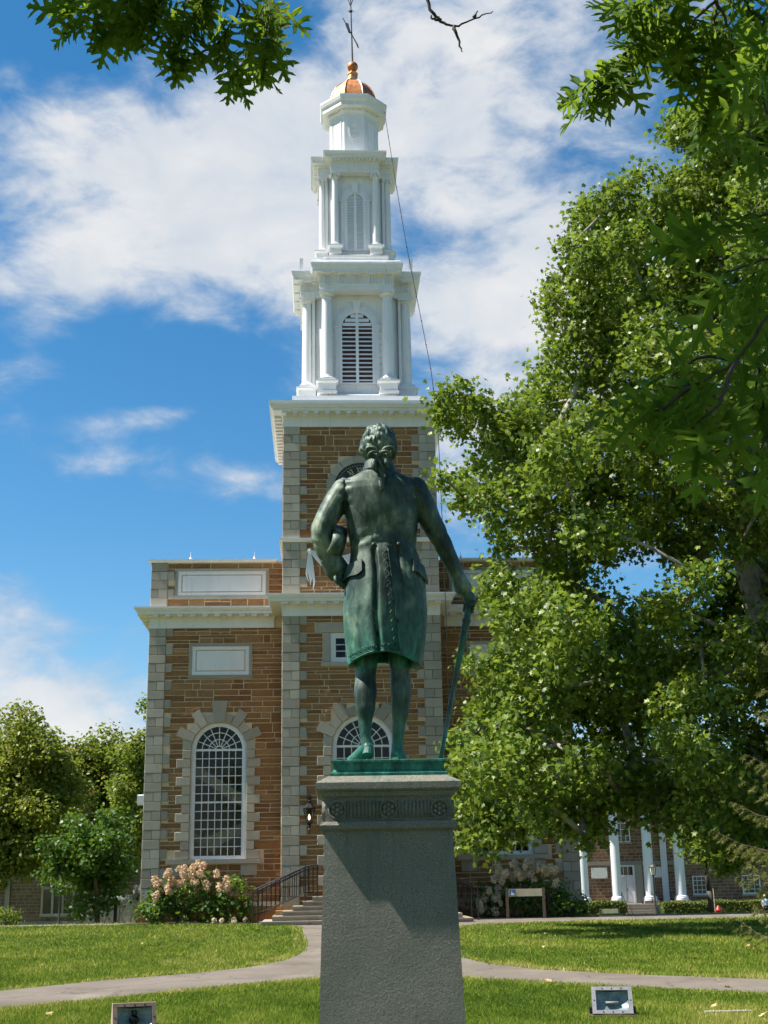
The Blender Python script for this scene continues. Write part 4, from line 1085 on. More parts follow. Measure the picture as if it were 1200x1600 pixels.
    md2 = MB().box(-0.085, 0.085, -0.33, -0.07, -0.085, 0).mesh('modillion')
    for i in range(15): link('modillion', md2, 'white_paint', root, loc=(-TW+0.05+(2*TW-0.1)*i/14, TY-0.075, ZTF+0.467))
    for i in range(15): link('modillion', md2, 'white_paint', root, loc=(-TW, TY+0.25+(2*TW-0.3)*i/14, ZTF+0.467), rot=(0, 0, -PI/2))
    for i in range(14): link('modillion', md, 'white_paint', root, loc=(-WW, 0.4+i*0.62, ZF+0.427), rot=(0, 0, -PI/2))
    # ---- clock
    n = 14
    for k in range(n):
        a0, a1 = 2*PI*k/n+0.008, 2*PI*(k+1)/n-0.008
        pts = [(ck[0]+1.22*math.cos(a0+(a1-a0)*i/4), ck[1]+1.22*math.sin(a0+(a1-a0)*i/4)) for i in range(5)] + [(ck[0]+0.95*math.cos(a1-(a1-a0)*i/4), ck[1]+0.95*math.sin(a1-(a1-a0)*i/4)) for i in range(5)]
        obj('clock_ring_stone', MB().prism_y(pts[::-1], TY-0.07, TY+0.05), 'limestone', root)
    cf = MB(); pts = [(ck[0]+0.97*math.cos(2*PI*i/48), ck[1]+0.97*math.sin(2*PI*i/48)) for i in range(48)]
    cf.prism_y(pts[::-1], TY-0.028, TY+0.02)
    cl = obj('clock_face', cf, 'clock_black', root)
    strokes = {'I': [((0, -.5), (0, .5))], 'V': [((-.28, .5), (0, -.5)), ((.28, .5), (0, -.5))], 'X': [((-.28, .5), (.28, -.5)), ((.28, .5), (-.28, -.5))]}
    adv = {'I': 0.34, 'V': 0.62, 'X': 0.64}
    for h, txt in enumerate(['XII', 'I', 'II', 'III', 'IIII', 'V', 'VI', 'VII', 'VIII', 'IX', 'X', 'XI']):
        ang = PI/2-h*PI/6
        tot = sum(adv[c] for c in txt); x = -tot/2; mbn = MB()
        ux, uz = math.cos(ang), math.sin(ang); tx, tz = math.sin(ang), -math.cos(ang)
        for c in txt:
            for k_, (p, q) in enumerate(strokes[c]):
                sz = 0.22
                P = [(p[0]+x+adv[c]/2, p[1]), (q[0]+x+adv[c]/2, q[1])]
                w = 0.075 if k_ == 0 else 0.04
                dx, dz = P[1][0]-P[0][0], P[1][1]-P[0][1]; l = math.hypot(dx, dz); nx, nz = -dz/l*w, dx/l*w
                quad = [(P[0][0]-nx, P[0][1]-nz), (P[1][0]-nx, P[1][1]-nz), (P[1][0]+nx, P[1][1]+nz), (P[0][0]+nx, P[0][1]+nz)]
                w3 = [(ck[0]+ux*(0.68+sz*b)+tx*sz*a*0.9, ck[1]+uz*(0.68+sz*b)+tz*sz*a*0.9) for a, b in quad]
                mbn.prism_y(w3, TY-0.036-0.003*k_, TY-0.027)
            x += adv[c]
        obj('numeral', mbn, 'gold_leaf', cl)
    dots = MB()
    for i in range(60):
        a = 2*PI*i/60; r_ = 0.86
        dots.box(ck[0]+r_*math.cos(a)-.014, ck[0]+r_*math.cos(a)+.014, TY-0.036, TY-0.027, ck[1]+r_*math.sin(a)-.014, ck[1]+r_*math.sin(a)+.014)
    obj('minute_marks', dots, 'gold_leaf', cl, kind='stuff')
    for a, l, w in ((R(60), 0.42, 0.03), (R(-35), 0.66, 0.02)):
        c_, s_ = math.cos(a), math.sin(a)
        obj('clock_hand', MB().prism_y([(ck[0]-s_*w, ck[1]+c_*w), (ck[0]+s_*w, ck[1]-c_*w), (ck[0]+c_*l, ck[1]+s_*l)], TY-0.05, TY-0.042), 'gold_leaf', cl)
    # ---- carved white drapery hung between two rosettes
    for s in (-1, 1):
        g = MB(); xr, zr = s*1.80, 12.52
        g.sphere((xr, TY-0.12, zr), 0.1, 12, 8, (1, 0.7, 1)); g.sphere((xr, TY-0.16, zr), 0.045, 8, 6)
        # tail hanging from the rosette, in pleats
        for k in range(5):
            a = k/4.0; x = xr-0.07+0.17*a; zb = 11.45-0.30*a if k % 2 == 0 else 11.62-0.24*a
            g.tube([(xr+(a-.5)*0.06, TY-0.09, zr-0.03), (x, TY-0.10, zr-0.45), (x-0.04+0.10*a*(1 if s < 0 else 1), TY-0.09, zb+0.25), (x+0.02, TY-0.07, zb)], [0.022, 0.038, 0.046, 0.012], 6)
        for k in range(6):
            a = k/5.0
            dip = 0.10+0.42*a
            pts = []
            for i in range(11):
                t = i/10.0
                pts.append((xr-s*0.06-s*t*(1.74), TY-0.08-0.05*math.sin(PI*t), zr+0.03-0.10*a-(0.20+dip)*math.sin(PI*t)*0.95))
            g.tube(pts, [0.02+0.018*math.sin(PI*i/10) + 0.018 for i in range(11)], 6)
        angle_smooth(obj('drapery_swag', g, 'white_paint', root), 60)
    build_belfry(root, rnd)
    build_steps(rnd)
    return root


def cross_poly(wa, wb):
    return [(-wa, -wb), (wa, -wb), (wa, -wa), (wb, -wa), (wb, wa), (wa, wa), (wa, wb), (-wa, wb), (-wa, wa), (-wb, wa), (-wb, -wa), (-wa, -wa)]


def moved(poly, dx, dy): return [(x+dx, y+dy) for x, y in poly]


def column_mesh(r, z0, z1, ionic=False):
    mb = MB(); H = z1-z0
    mb.box(-r*1.42, r*1.42, -r*1.42, r*1.42, z0, z0+r*0.45)
    prof = [(r*1.36, z0+r*0.45), (r*1.42, z0+r*0.6), (r*1.30, z0+r*0.8), (r*1.14, z0+r*0.9), (r*1.16, z0+r*1.05), (r, z0+r*1.2)]
    for i in range(1, 9):
        t = i/8; prof.append((r*(1-0.17*t**1.7), z0+r*1.2+(H-r*2.6)*t))
    ze = z1-r*0.4
    if ionic:
        prof += [(r*0.98, ze-r*0.75), (r*0.86, ze-r*0.65), (r*0.9, ze-r*0.3), (r*1.12, ze-r*0.05)]
    else:
        prof += [(r*0.95, ze-r*0.95), (r*0.84, ze-r*0.85), (r*0.84, ze-r*0.5), (r*0.98, ze-r*0.45), (r*1.28, ze-r*0.04)]
    mb.lathe(prof, 24)
    mb.box(-r*1.38, r*1.38, -r*1.38, r*1.38, z1-r*0.4, z1)
    if ionic:
        for sx in (-1, 1):
            for (ya, yb) in ((-r*1.32, r*1.32),):
                m = 12; c = (sx*r*1.12, z1-r*0.75)
                pts = [(c[0]+r*0.42*math.cos(2*PI*i/m), c[1]+r*0.42*math.sin(2*PI*i/m)) for i in range(m)]
                mb.prism_y(pts[::-1], ya, yb)
    me = mb.mesh('column'); me.shade_smooth(); me.set_sharp_from_angle(angle=R(35))
    return me


def louvre(root, part_of, cx, cy, z0, zs, hw, yw, nsl, gap_dark, face):
    """arched louvre: dark recess, casing, mullion, each slat. built facing -y at plane yw, then turned by face"""
    def T(x, y):
        c, s = math.cos(face), math.sin(face)
        return (x*c-y*s, x*s+y*c)
    def put(mb):
        mb.v = [(*[a+b for a, b in zip(T(x, y), (cx, cy))], z) for x, y, z in mb.v]; return mb
    out = arch_pts(0, z0, zs, hw+0.20); inn = arch_pts(0, z0+0.001, zs, hw)
    fr = frame_ring(out, inn, yw-0.05, yw+0.05)
    out2 = arch_pts(0, z0+.002, zs, hw+0.05); inn2 = arch_pts(0, z0+0.06, zs, hw-0.06)
    f2 = frame_ring(out2, inn2, yw-0.075, yw-0.02); fr.add(f2.v, f2.f)
    fr.box(-0.055, 0.055, yw-0.07, yw-0.01, z0+0.06, zs+hw-0.06)
    fr.box(-hw-0.24, hw+0.24, yw-0.09, yw+0.0, zs-0.04, zs+0.05) if False else None
    for sx in (-1, 1):
        fr.box(sx*(hw+0.1)-0.15, sx*(hw+0.1)+0.15, yw-0.085, yw-0.049, zs-0.04, zs+0.05)
    fr.prism_y([(-0.1, zs+hw-0.02), (0.1, zs+hw-0.02), (0.15, zs+hw+0.42), (-0.15, zs+hw+0.42)], yw-0.11, yw+0.02)
    w = obj('louvre_window', put(fr), 'white_paint', part_of)
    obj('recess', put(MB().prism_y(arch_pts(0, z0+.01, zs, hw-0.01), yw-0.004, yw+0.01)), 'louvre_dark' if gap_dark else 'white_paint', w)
    H = zs+hw-0.08-(z0+0.08)
    dz = H/nsl
    for s in (-1, 1):
        for k in range(nsl):
            zc = z0+0.08+(k+.5)*dz
            up = zc > zs
            x_out = hw-0.06
            if up:
                d = (hw-0.06)**2-(zc+dz*0.3-zs)**2
                if d <= 0.02: continue
                x_out = math.sqrt(d)
            if x_out < 0.12: continue
            xa, xb = 0.05, x_out
            hh = dz*(0.50 if (gap_dark and not up) else 0.95)
            sl = MB()
            y0 = yw-0.06; y1 = yw-0.008
            x0, x1 = (xa, xb) if s > 0 else (-xb, -xa)
            sl.hexa([(x0, y0, zc-hh/2), (x1, y0, zc-hh/2), (x1, y1, zc-hh/2+dz*0.2), (x0, y1, zc-hh/2+dz*0.2), (x0, y0+0.012, zc+hh/2-dz*0.2), (x1, y0+0.012, zc+hh/2-dz*0.2), (x1, y1, zc+hh/2), (x0, y1, zc+hh/2)])
            obj('slat', put(sl), 'white_paint', w)
    return w


def build_belfry(root, rnd):
    AX, AY = 0.0, TY+TW      # axis of the tower
    # floor slabs on the tower
    sl = MB().sweep(moved(rect(-2.5, 2.5, -2.5, 2.5), AX, AY), [(0, 18.0), (0, 18.32), (-0.06, 18.34), (-0.06, 18.52), (-0.3, 18.56)])
    obj('deck', sl, 'white_paint', root)
    # ---------- lower stage
    def stage(z0, zped, zcol, zent, zcor, a, b, rc, body, ch, over, ionic, ped_w):
        ch_poly = [(-body+ch, -body), (body-ch, -body), (body, -body+ch), (body, body-ch), (body-ch, body), (-body+ch, body), (-body, body-ch), (-body, -body+ch)]
        core = MB().prism_z(moved(ch_poly, AX, AY), z0, zcor)
        # thin weatherboard grooves read as raised boards beside the louvre
        st = obj('belfry_stage', core, 'white_paint', root)
        # base under the columns, following the breaks
        cp = moved(cross_poly(a+ped_w*0.9, b+ped_w*0.6), AX, AY)
        obj('stage_base', MB().sweep(cp, [(0.0, z0), (0.0, z0+0.16), (-0.04, z0+0.19), (-0.12, z0+0.20)]), 'white_paint', st)
        pm = MB()
        pm.box(-ped_w*1.12, ped_w*1.12, -ped_w*1.12, ped_w*1.12, z0+0.17, z0+0.28)
        pm.box(-ped_w, ped_w, -ped_w, ped_w, z0+0.281, zped-0.14)
        pm.sweep(rect(-ped_w, ped_w, -ped_w, ped_w), [(0, zped-0.139), (0.05, zped-0.10), (0.09, zped-0.08), (0.09, zped-0.02), (0.03, zped)])
        pme = pm.mesh('pedestal')
        cm = column_mesh(rc, zped+0.001, zcol, ionic)
        for (x, y) in ((-a, -b), (a, -b), (-b, -a), (b, -a), (-b, a), (b, a), (-a, b), (a, b)):
            link('pedestal', pme, 'white_paint', st, loc=(AX+x, AY+y, 0))
            link('column', cm, 'white_paint', st, loc=(AX+x, AY+y, 0))
        # pilasters behind the columns
        for s in (-1, 1):
            obj('pilaster', MB().box(AX+s*a-rc*0.8, AX+s*a+rc*0.8, AY-body-0.09, AY-body+0.02, zped-0.1, zcol), 'white_paint', st)
            x = AX+s*(body+0.035)
            obj('pilaster', MB().box(x-0.055, x+0.055, AY-a-rc*0.8, AY-a+rc*0.8, zped-0.1, zcol), 'white_paint', st)
        # entablature, broken forward over each pair
        w = rc*1.15
        ep = moved(cross_poly(a+w, b+w), AX, AY)
        hE = zent-zcol
        prof = [(-rc*1.8, zcol+0.004), (0, zcol+0.004), (0, zcol+hE*0.38), (0.04, zcol+hE*0.40), (0.04, zcol+hE*0.46), (0.0, zcol+hE*0.47), (0.0, zent), (0.06, zent+0.03), (0.08, zent+0.08), (over*0.75, zent+0.09), (over*0.75, zent+0.2), (over*0.85, zent+0.22), (over, zcor-0.06), (over, zcor), (-0.35, zcor+0.06)]
        obj('entablature', MB().sweep(ep, prof), 'white_paint', st)
        return st, w
    st1, w1 = stage(18.54, 19.25, 22.95, 23.50, 23.92, 1.15, 1.89, 0.215, 1.62, 0.5, 0.36, False, 0.33)
    # boarded rustication on the lower stage beside the louvre
    bd = MB()
    for k in range(9):
        for s in (-1, 1): bd.box(AX+s*0.89-0.11, AX+s*0.89+0.11, AY-1.655, AY-1.61, 19.3+k*0.27, 19.3+k*0.27+0.255)
    obj('rusticated_boards', bd, 'white_paint', st1)
    tg = MB()
    for i in (-1, 0, 1): tg.box(i*0.1-0.034, i*0.1+0.034, -0.06, 0.0, 0.0, 0.27)
    tg.box(-0.16, 0.16, -0.07, 0.0, 0.271, 0.30)
    tgm = tg.mesh('triglyph')
    fy = AY-(1.89+w1)
    for i in range(5): link('triglyph', tgm, 'white_paint', st1, loc=(AX-1.15+2.3*i/4, fy, 23.21))
    for s in (-1, 1): link('triglyph', tgm, 'white_paint', st1, loc=(AX+s*1.89, AY-(1.15+w1), 23.21))
    mt = MB().box(-0.15, 0.15, -0.26, -0.01, -0.05, 0).mesh('mutule')
    for i in range(5): link('mutule', mt, 'white_paint', st1, loc=(AX-1.15+2.3*i/4, fy-0.01, 23.585))
    for s in (-1, 1):
        link('mutule', mt, 'white_paint', st1, loc=(AX+s*1.89, AY-(1.15+w1)-0.01, 23.585))
    for i in range(4): link('mutule', mt, 'white_paint', st1, loc=(AX-(1.89+w1), AY-1.15+2.3*i/3, 23.585), rot=(0, 0, -PI/2))
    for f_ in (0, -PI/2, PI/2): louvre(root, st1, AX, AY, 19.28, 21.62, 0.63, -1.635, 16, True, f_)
    # ---------- upper stage on a plain plinth
    pl = MB().sweep(moved(cross_poly(1.2, 1.66), AX, AY), [(0, 23.9), (0, 24.52), (0.05, 24.54), (0.05, 24.62), (-0.05, 24.66)])
    obj('plinth', pl, 'white_paint', root)
    rail = MB()
    rail.tube([(AX-1.72, AY-1.3, 24.36), (AX-1.72, AY-1.75, 24.36), (AX+1.72, AY-1.75, 24.36), (AX+1.72, AY-1.3, 24.36)], 0.028, 6)
    for x in (-1.72, -0.55, 0.6, 1.72): rail.tube([(AX+x, AY-1.75, 23.95), (AX+x, AY-1.75, 24.36)], 0.03, 6)
    obj('service_rail', rail, 'white_paint', root)
    st2, w2 = stage(24.62, 25.18, 28.40, 28.86, 29.2, 0.80, 1.30, 0.135, 1.10, 0.33, 0.30, True, 0.215)
    dn = MB().box(-0.045, 0.045, -0.11, -0.01, -0.07, 0).mesh('dentil')
    fy2 = AY-(1.30+w2)
    for i in range(13): link('dentil', dn, 'white_paint', st2, loc=(AX-0.93+1.86*i/12, fy2-0.05, 28.945))
    for i in range(10): link('dentil', dn, 'white_paint', st2, loc=(AX-(1.30+w2)-0.05, AY-0.93+1.86*i/12, 28.945), rot=(0, 0, -PI/2))
    for f_ in (0, -PI/2, PI/2): louvre(root, st2, AX, AY, 25.1, 27.28, 0.37, -1.115, 34, False, f_)
    for s in (-1, 1):
        obj('lightning_post', MB().box(AX+s*2.12-0.07, AX+s*2.12+0.07, AY-1.55, AY-1.45, 23.9, 24.55), 'white_paint', root)
    # ---------- octagonal lantern
    def octa(ap): 
        h = ap*math.tan(PI/8)
        return [(-h, -ap), (h, -ap), (ap, -h), (ap, h), (h, ap), (-h, ap), (-ap, h), (-ap, -h)]
    ln = obj('lantern_stage', MB().sweep(moved(octa(0.97), AX, AY), [(0.24, 29.2), (0.24, 29.42), (0.10, 29.46), (0.06, 29.5), (0.06, 29.62), (0.0, 29.64), (0.0, 31.55)]), 'white_paint', root)
    obj('lantern_cornice', MB().sweep(moved(octa(0.97), AX, AY), [(-0.2, 31.36), (0.0, 31.36), (0.04, 31.44), (0.08, 31.46), (0.08, 31.56), (0.30, 31.60), (0.30, 31.78), (0.36, 31.84), (0.40, 31.98), (0.40, 32.06), (-0.1, 32.14)]), 'white_paint', ln)
    for k in range(8):
        a = k*PI/4
        c, s = math.cos(a), math.sin(a)
        if k == 0:
            # raised oval with a blank key-like fret on the front face
            m = 28
            o1 = [(0.21*math.cos(2*PI*i/m), 30.62+0.46*math.sin(2*PI*i/m)) for i in range(m)]
            i1 = [(0.165*math.cos(2*PI*i/m), 30.62+0.415*math.sin(2*PI*i/m)) for i in range(m)]
            fr = frame_ring(o1, i1, -1.0, -0.96)
            for (x0, x1, z0, z1) in ((-0.10, 0.14, 30.84, 30.87), (-0.10, 0.14, 30.60, 30.63), (-0.10, 0.14, 30.38, 30.41), (-0.10, -0.07, 30.41, 30.84)):
                fr.box(x0, x1, -0.985, -0.965, z0, z1)
            fr.v = [(x+AX, y+AY, z) for x, y, z in fr.v]
            obj('oval_panel', fr, 'white_paint', ln)
        else:
            fr = MB(); hw_, za, zb, t = 0.27, 29.78, 31.2, 0.035
            for x0, x1, z0, z1 in ((-hw_, hw_, zb-t, zb), (-hw_, hw_, za, za+t), (-hw_, -hw_+t, za+t, zb-t), (hw_-t, hw_, za+t, zb-t)): fr.box(x0, x1, -1.005, -0.96, z0, z1)
            fr.box(-hw_+0.09, hw_-0.09, -0.985, -0.96, za+0.09, zb-0.09)
            fr.v = [(x*c-y*s+AX, x*s+y*c+AY, z) for x, y, z in fr.v]
            obj('lantern_panel', fr, 'white_paint', ln)
    dm = MB().box(-0.04, 0.04, -0.05, 0.0, -0.06, 0).mesh('dentil')
    hh = (0.97+0.08)*math.tan(PI/8)
    for k in (0, 1, 7):
        a = k*PI/4
        for i in range(7):
            x, y = -hh+0.07+(2*hh-0.14)*i/6, -(1.05)
            link('dentil', dm, 'white_paint', ln, loc=(x*math.cos(a)-y*math.sin(a)+AX, x*math.sin(a)+y*math.cos(a)+AY, 31.57), rot=(0, 0, a))
    # copper dome in eight gores with ribs
    prof = [(1.0, 32.1), (1.0, 32.28), (0.97, 32.5), (0.89, 32.78), (0.75, 33.05), (0.55, 33.28), (0.32, 33.42), (0.24, 33.46)]
    dome = thing_part = None
    o8 = [(math.cos(PI/8+k*PI/4), math.sin(PI/8+k*PI/4)) for k in range(8)]
    dome = obj('dome', MB().lathe([(1.03, 32.08), (1.03, 32.14), (0.6, 32.2)], 8, (AX, AY), True, PI/8), 'copper', root)
    for k in range(8):
        g = MB(); c0, c1 = o8[k], o8[(k+1) % 8]; m = 4
        g.rings([[(AX+r*(c0[0]*(1-i/m)+c1[0]*i/m), AY+r*(c0[1]*(1-i/m)+c1[1]*i/m), z) for i in range(m+1)] for r, z in prof], cap=False, closed=False)
        up = k in (4, 5)
        angle_smooth(obj('dome_gore', g, 'copper', dome), 50)
        obj('dome_rib', MB().tube([(AX+r*1.01*c0[0], AY+r*1.01*c0[1], z) for r, z in prof], 0.028, 6), 'grey_copper' if k in (4, 6) else 'copper', dome)
    obj('dome_band', MB().lathe([(0.34, 33.36), (0.36, 33.42), (0.32, 33.50)], 8, (AX, AY), True, PI/8), 'grey_copper', dome)
    fin = obj('finial', MB().lathe([(0.30, 33.48), (0.30, 33.54), (0.22, 33.58), (0.20, 33.80), (0.23, 33.84), (0.23, 33.90), (0.14, 33.93), (0.12, 34.02), (0.07, 34.06)], 8, (AX, AY), True, PI/8), 'copper', root)
    bl = obj('finial_ball', MB().sphere((AX, AY, 34.25), 0.225, 20, 14), 'copper', fin); bl.data.shade_smooth()
    v = obj('weather_vane', MB().tube([(AX, AY, 34.4), (AX-0.04, AY, 36.8), (AX-0.06, AY, 38.2)], [0.035, 0.025, 0.02], 8), 'black_iron', root)
    # arrow lying level, seen from below
    p0, p1 = Vector((AX-0.42, AY-0.95, 35.95)), Vector((AX+0.24, AY+0.85, 35.95))
    ar = MB().tube([p0, p1], [0.02, 0.03], 6)
    d = (p1-p0).normalized(); sd = Vector((0, 0, 1)); sd2 = d.cross(sd)
    ar.add([p0+d*0.3, p0+d*0.75+sd*0.25, p0+d*1.1, p0+d*0.75-sd*0.22, p0+d*0.55+sd2*0.06, p0+d*0.55-sd2*0.06], [(0, 1, 4), (1, 2, 4), (2, 3, 4), (3, 0, 4), (1, 0, 5), (2, 1, 5), (3, 2, 5), (0, 3, 5)])
    ar.add([p1+d*0.28, p1+sd*0.12, p1-sd*0.12, p1+sd2*0.03, p1-sd2*0.03], [(0, 1, 3), (0, 3, 2), (0, 4, 1), (0, 2, 4)])
    obj('arrow', ar, 'grey_copper', v)
    sb = MB().sphere((AX-0.05, AY, 37.0), 0.07, 8, 6)
    for k in range(8):
        a = k*PI/4; l = 0.2 if k % 2 == 0 else 0.13
        sb.tube([(AX-0.05, AY, 37.0), (AX-0.05+l*math.cos(a), AY, 37.0+l*math.sin(a))], [0.02, 0.004], 5)
    obj('star', sb, 'black_iron', v)
    obj('rod_fork', MB().tube([(AX-0.06, AY, 37.25), (AX-0.22, AY, 37.75), (AX-0.26, AY, 38.3)], [0.018, 0.014, 0.008], 6).tube([(AX-0.06, AY, 37.25), (AX+0.1, AY, 37.75), (AX+0.14, AY, 38.3)], [0.018, 0.014, 0.008], 6), 'black_iron', v)


def ch_world(x, y, z):
    c, s = math.cos(CH_RZ), math.sin(CH_RZ)
    return (CH_X+x*c-y*s, CH_Y+x*s+y*c, z)


def build_steps(rnd):
    root = thing('entrance_steps', 'broad stone entrance steps stacked below the chapel door', 'steps', (CH_X, CH_Y, 0), CH_RZ)
    n = 6; zt = 0.87; zb = 0.04; h = (zt-zb)/n
    for k in range(n):
        hw = 1.72+0.31*k; dep = 1.25+0.28*k
        z1 = zt-k*h
        # treads laid from slabs
        x = -hw; 
        while x < hw-1e-6:
            w = rnd.uniform(0.9, 1.6)
            if hw-x-w < 0.5: w = hw-x
            mb = MB()
            y0 = TY-dep
            mb.box(x+0.006, x+w-0.006, y0-0.02, TY-0.13, z1-0.055, z1)
            mb.box(x+0.008, x+w-0.008, y0+0.02, TY-0.14, z1-h-0.03, z1-0.056)
            obj('step_slab', mb, 'paving', root)
            x += w
    obj('side_base', MB().box(-2.9, -1.8, TY-1.1, TY-0.15, 0.0, 0.45), 'stone', root)
    # railings: one on each side of the two flights
    k = 0
    for s in (-1, 1):
        for back in (0, 1):
            lab = ('black iron handrail with balusters on the hedge side of the %s flight' % ('left' if s < 0 else 'right')) if False else None
            words = {(-1, 0): 'black iron stair railing by the pink hydrangeas, front one of the pair', (-1, 1): 'black iron stair railing by the pink hydrangeas, rear one by the wall',
                     (1, 0): 'grey iron stair railing just right of the granite pedestal, front one', (1, 1): 'grey iron stair railing just right of the granite pedestal, rear one'}[(s, back)]
            rl = thing('stair_railing', words, 'railing', (CH_X, CH_Y, 0), CH_RZ, 'railings of the chapel steps')
            y = TY-0.95+0.55*back
            xb, xt, zlo, zhi = s*(3.62-0.15*back), s*1.55, 0.16, 0.87
            xm = s*1.95
            top = MB().tube([(xb, y, zlo+0.93), (xm, y, zhi+0.93), (xt, y, zhi+1.0), (xt, y, zhi+0.95)], 0.028, 6)
            obj('handrail', top, 'black_iron', rl)
            low = MB().tube([(xb, y, zlo+0.16), (xm, y, zhi+0.12), (xt, y, zhi+0.12)], 0.016, 6)
            low.tube([(xb, y, zlo+0.82), (xm, y, zhi+0.82), (xt, y, zhi+0.88)], 0.014, 6)
            obj('bottom_rail', low, 'black_iron', rl)
            for x, z in ((xb, zlo), (xm, zhi), (xt, zhi)):
                obj('post', MB().tube([(x, y, z-0.25 if x != xb else 0.0), (x, y, z+0.96)], 0.026, 6), 'black_iron', rl)
            nb = 14
            for i in range(1, nb):
                t = i/nb; x = xb+(xt-xb)*t
                zz = zlo+(zhi-zlo)*min(1, (x-xb)/(xm-xb))
                obj('baluster', MB().tube([(x, y, zz+0.13), (x, y, zz+0.93)], 0.013, 5), 'black_iron', rl)


def build_wall_lantern():
    o = thing('wall_lantern', 'black wrought iron lantern lit beside the chapel door', 'lantern', ch_world(-1.82, TY-0.3, 2.85), CH_RZ)
    hexa = lambda r, z: (r, z)
    obj('cap', MB().lathe([(0.20, 0.80), (0.21, 0.83), (0.10, 0.95), (0.05, 0.98), (0.05, 1.02), (0.07, 1.05), (0.02, 1.10), (0.02, 1.2), (0.045, 1.24), (0.012, 1.3), (0.004, 1.42)], 6), 'black_iron', o)
    fr = MB()
    for k in range(6):
        a = k*PI/3
        fr.tube([(0.10*math.cos(a), 0.10*math.sin(a), 0.38), (0.19*math.cos(a), 0.19*math.sin(a), 0.81)], 0.014, 5)
    fr.lathe([(0.11, 0.34), (0.115, 0.39), (0.09, 0.40)], 6)
    obj('cage', fr, 'black_iron', o)
    gl = obj('lantern_glass', MB().lathe([(0.092, 0.40), (0.178, 0.80)], 6, cap=False), 'glass', o)
    obj('bulb', MB().lathe([(0.01, 0.44), (0.03, 0.46), (0.042, 0.52), (0.03, 0.58), (0.006, 0.63)], 10), 'lamp_glow', o)
    br = MB().lathe([(0.01, -0.02), (0.035, 0.03), (0.02, 0.07), (0.045, 0.12), (0.018, 0.17), (0.06, 0.24), (0.03, 0.29), (0.10, 0.34)], 8)
    br.tube([(0, 0, 0.1), (0, 0.14, 0.12), (0, 0.29, 0.22)], 0.025, 6)
    br.tube([(0, 0, 1.12), (0, 0.12, 1.22), (0, 0.29, 1.05)], 0.018, 6)
    br.box(-0.06, 0.06, 0.27, 0.298, 0.05, 1.2)
    for s in (-1, 1): br.tube([(0, -0.0, 1.1), (s*0.07, 0, 1.14), (s*0.09, 0, 1.2), (s*0.05, 0, 1.23)], 0.012, 5)
    obj('bracket', br, 'black_iron', o)


def build_cable():
    pts = [(0.30, 44.9, 30.9), (0.62, 44.6, 28.0), (1.05, 44.35, 24.6), (1.45, 44.1, 21.9), (1.80, 43.6, 19.3), (1.98, 43.3, 17.2), (2.02, 43.2, 14.5), (2.05, 43.2, 11.5), (2.07, 43.2, 9.0), (2.08, 43.3, 5.0), (2.1, 43.3, 0.9)]
    mb = MB(); P = [Vector(p) for p in pts]
    dense = []
    for a, b in zip(P[:-1], P[1:]):
        for i in range(5): dense.append(a.lerp(b, i/5))
    dense.append(P[-1])
    mb.tube(dense, 0.014, 5)
    for p in dense[::2]: mb.sphere(p, 0.026, 6, 4)
    o = obj('lightning_cable', mb, 'black_iron')
    tag(o, 'thin dark cable running down from the lantern cornice past the belfry', 'cable')

# ------------------------------------------------------------------ pedestal and statue
ST_Y, ST_RZ, ST_S = 9.0, R(2.4), 0.8333
ST_Z = 2.158


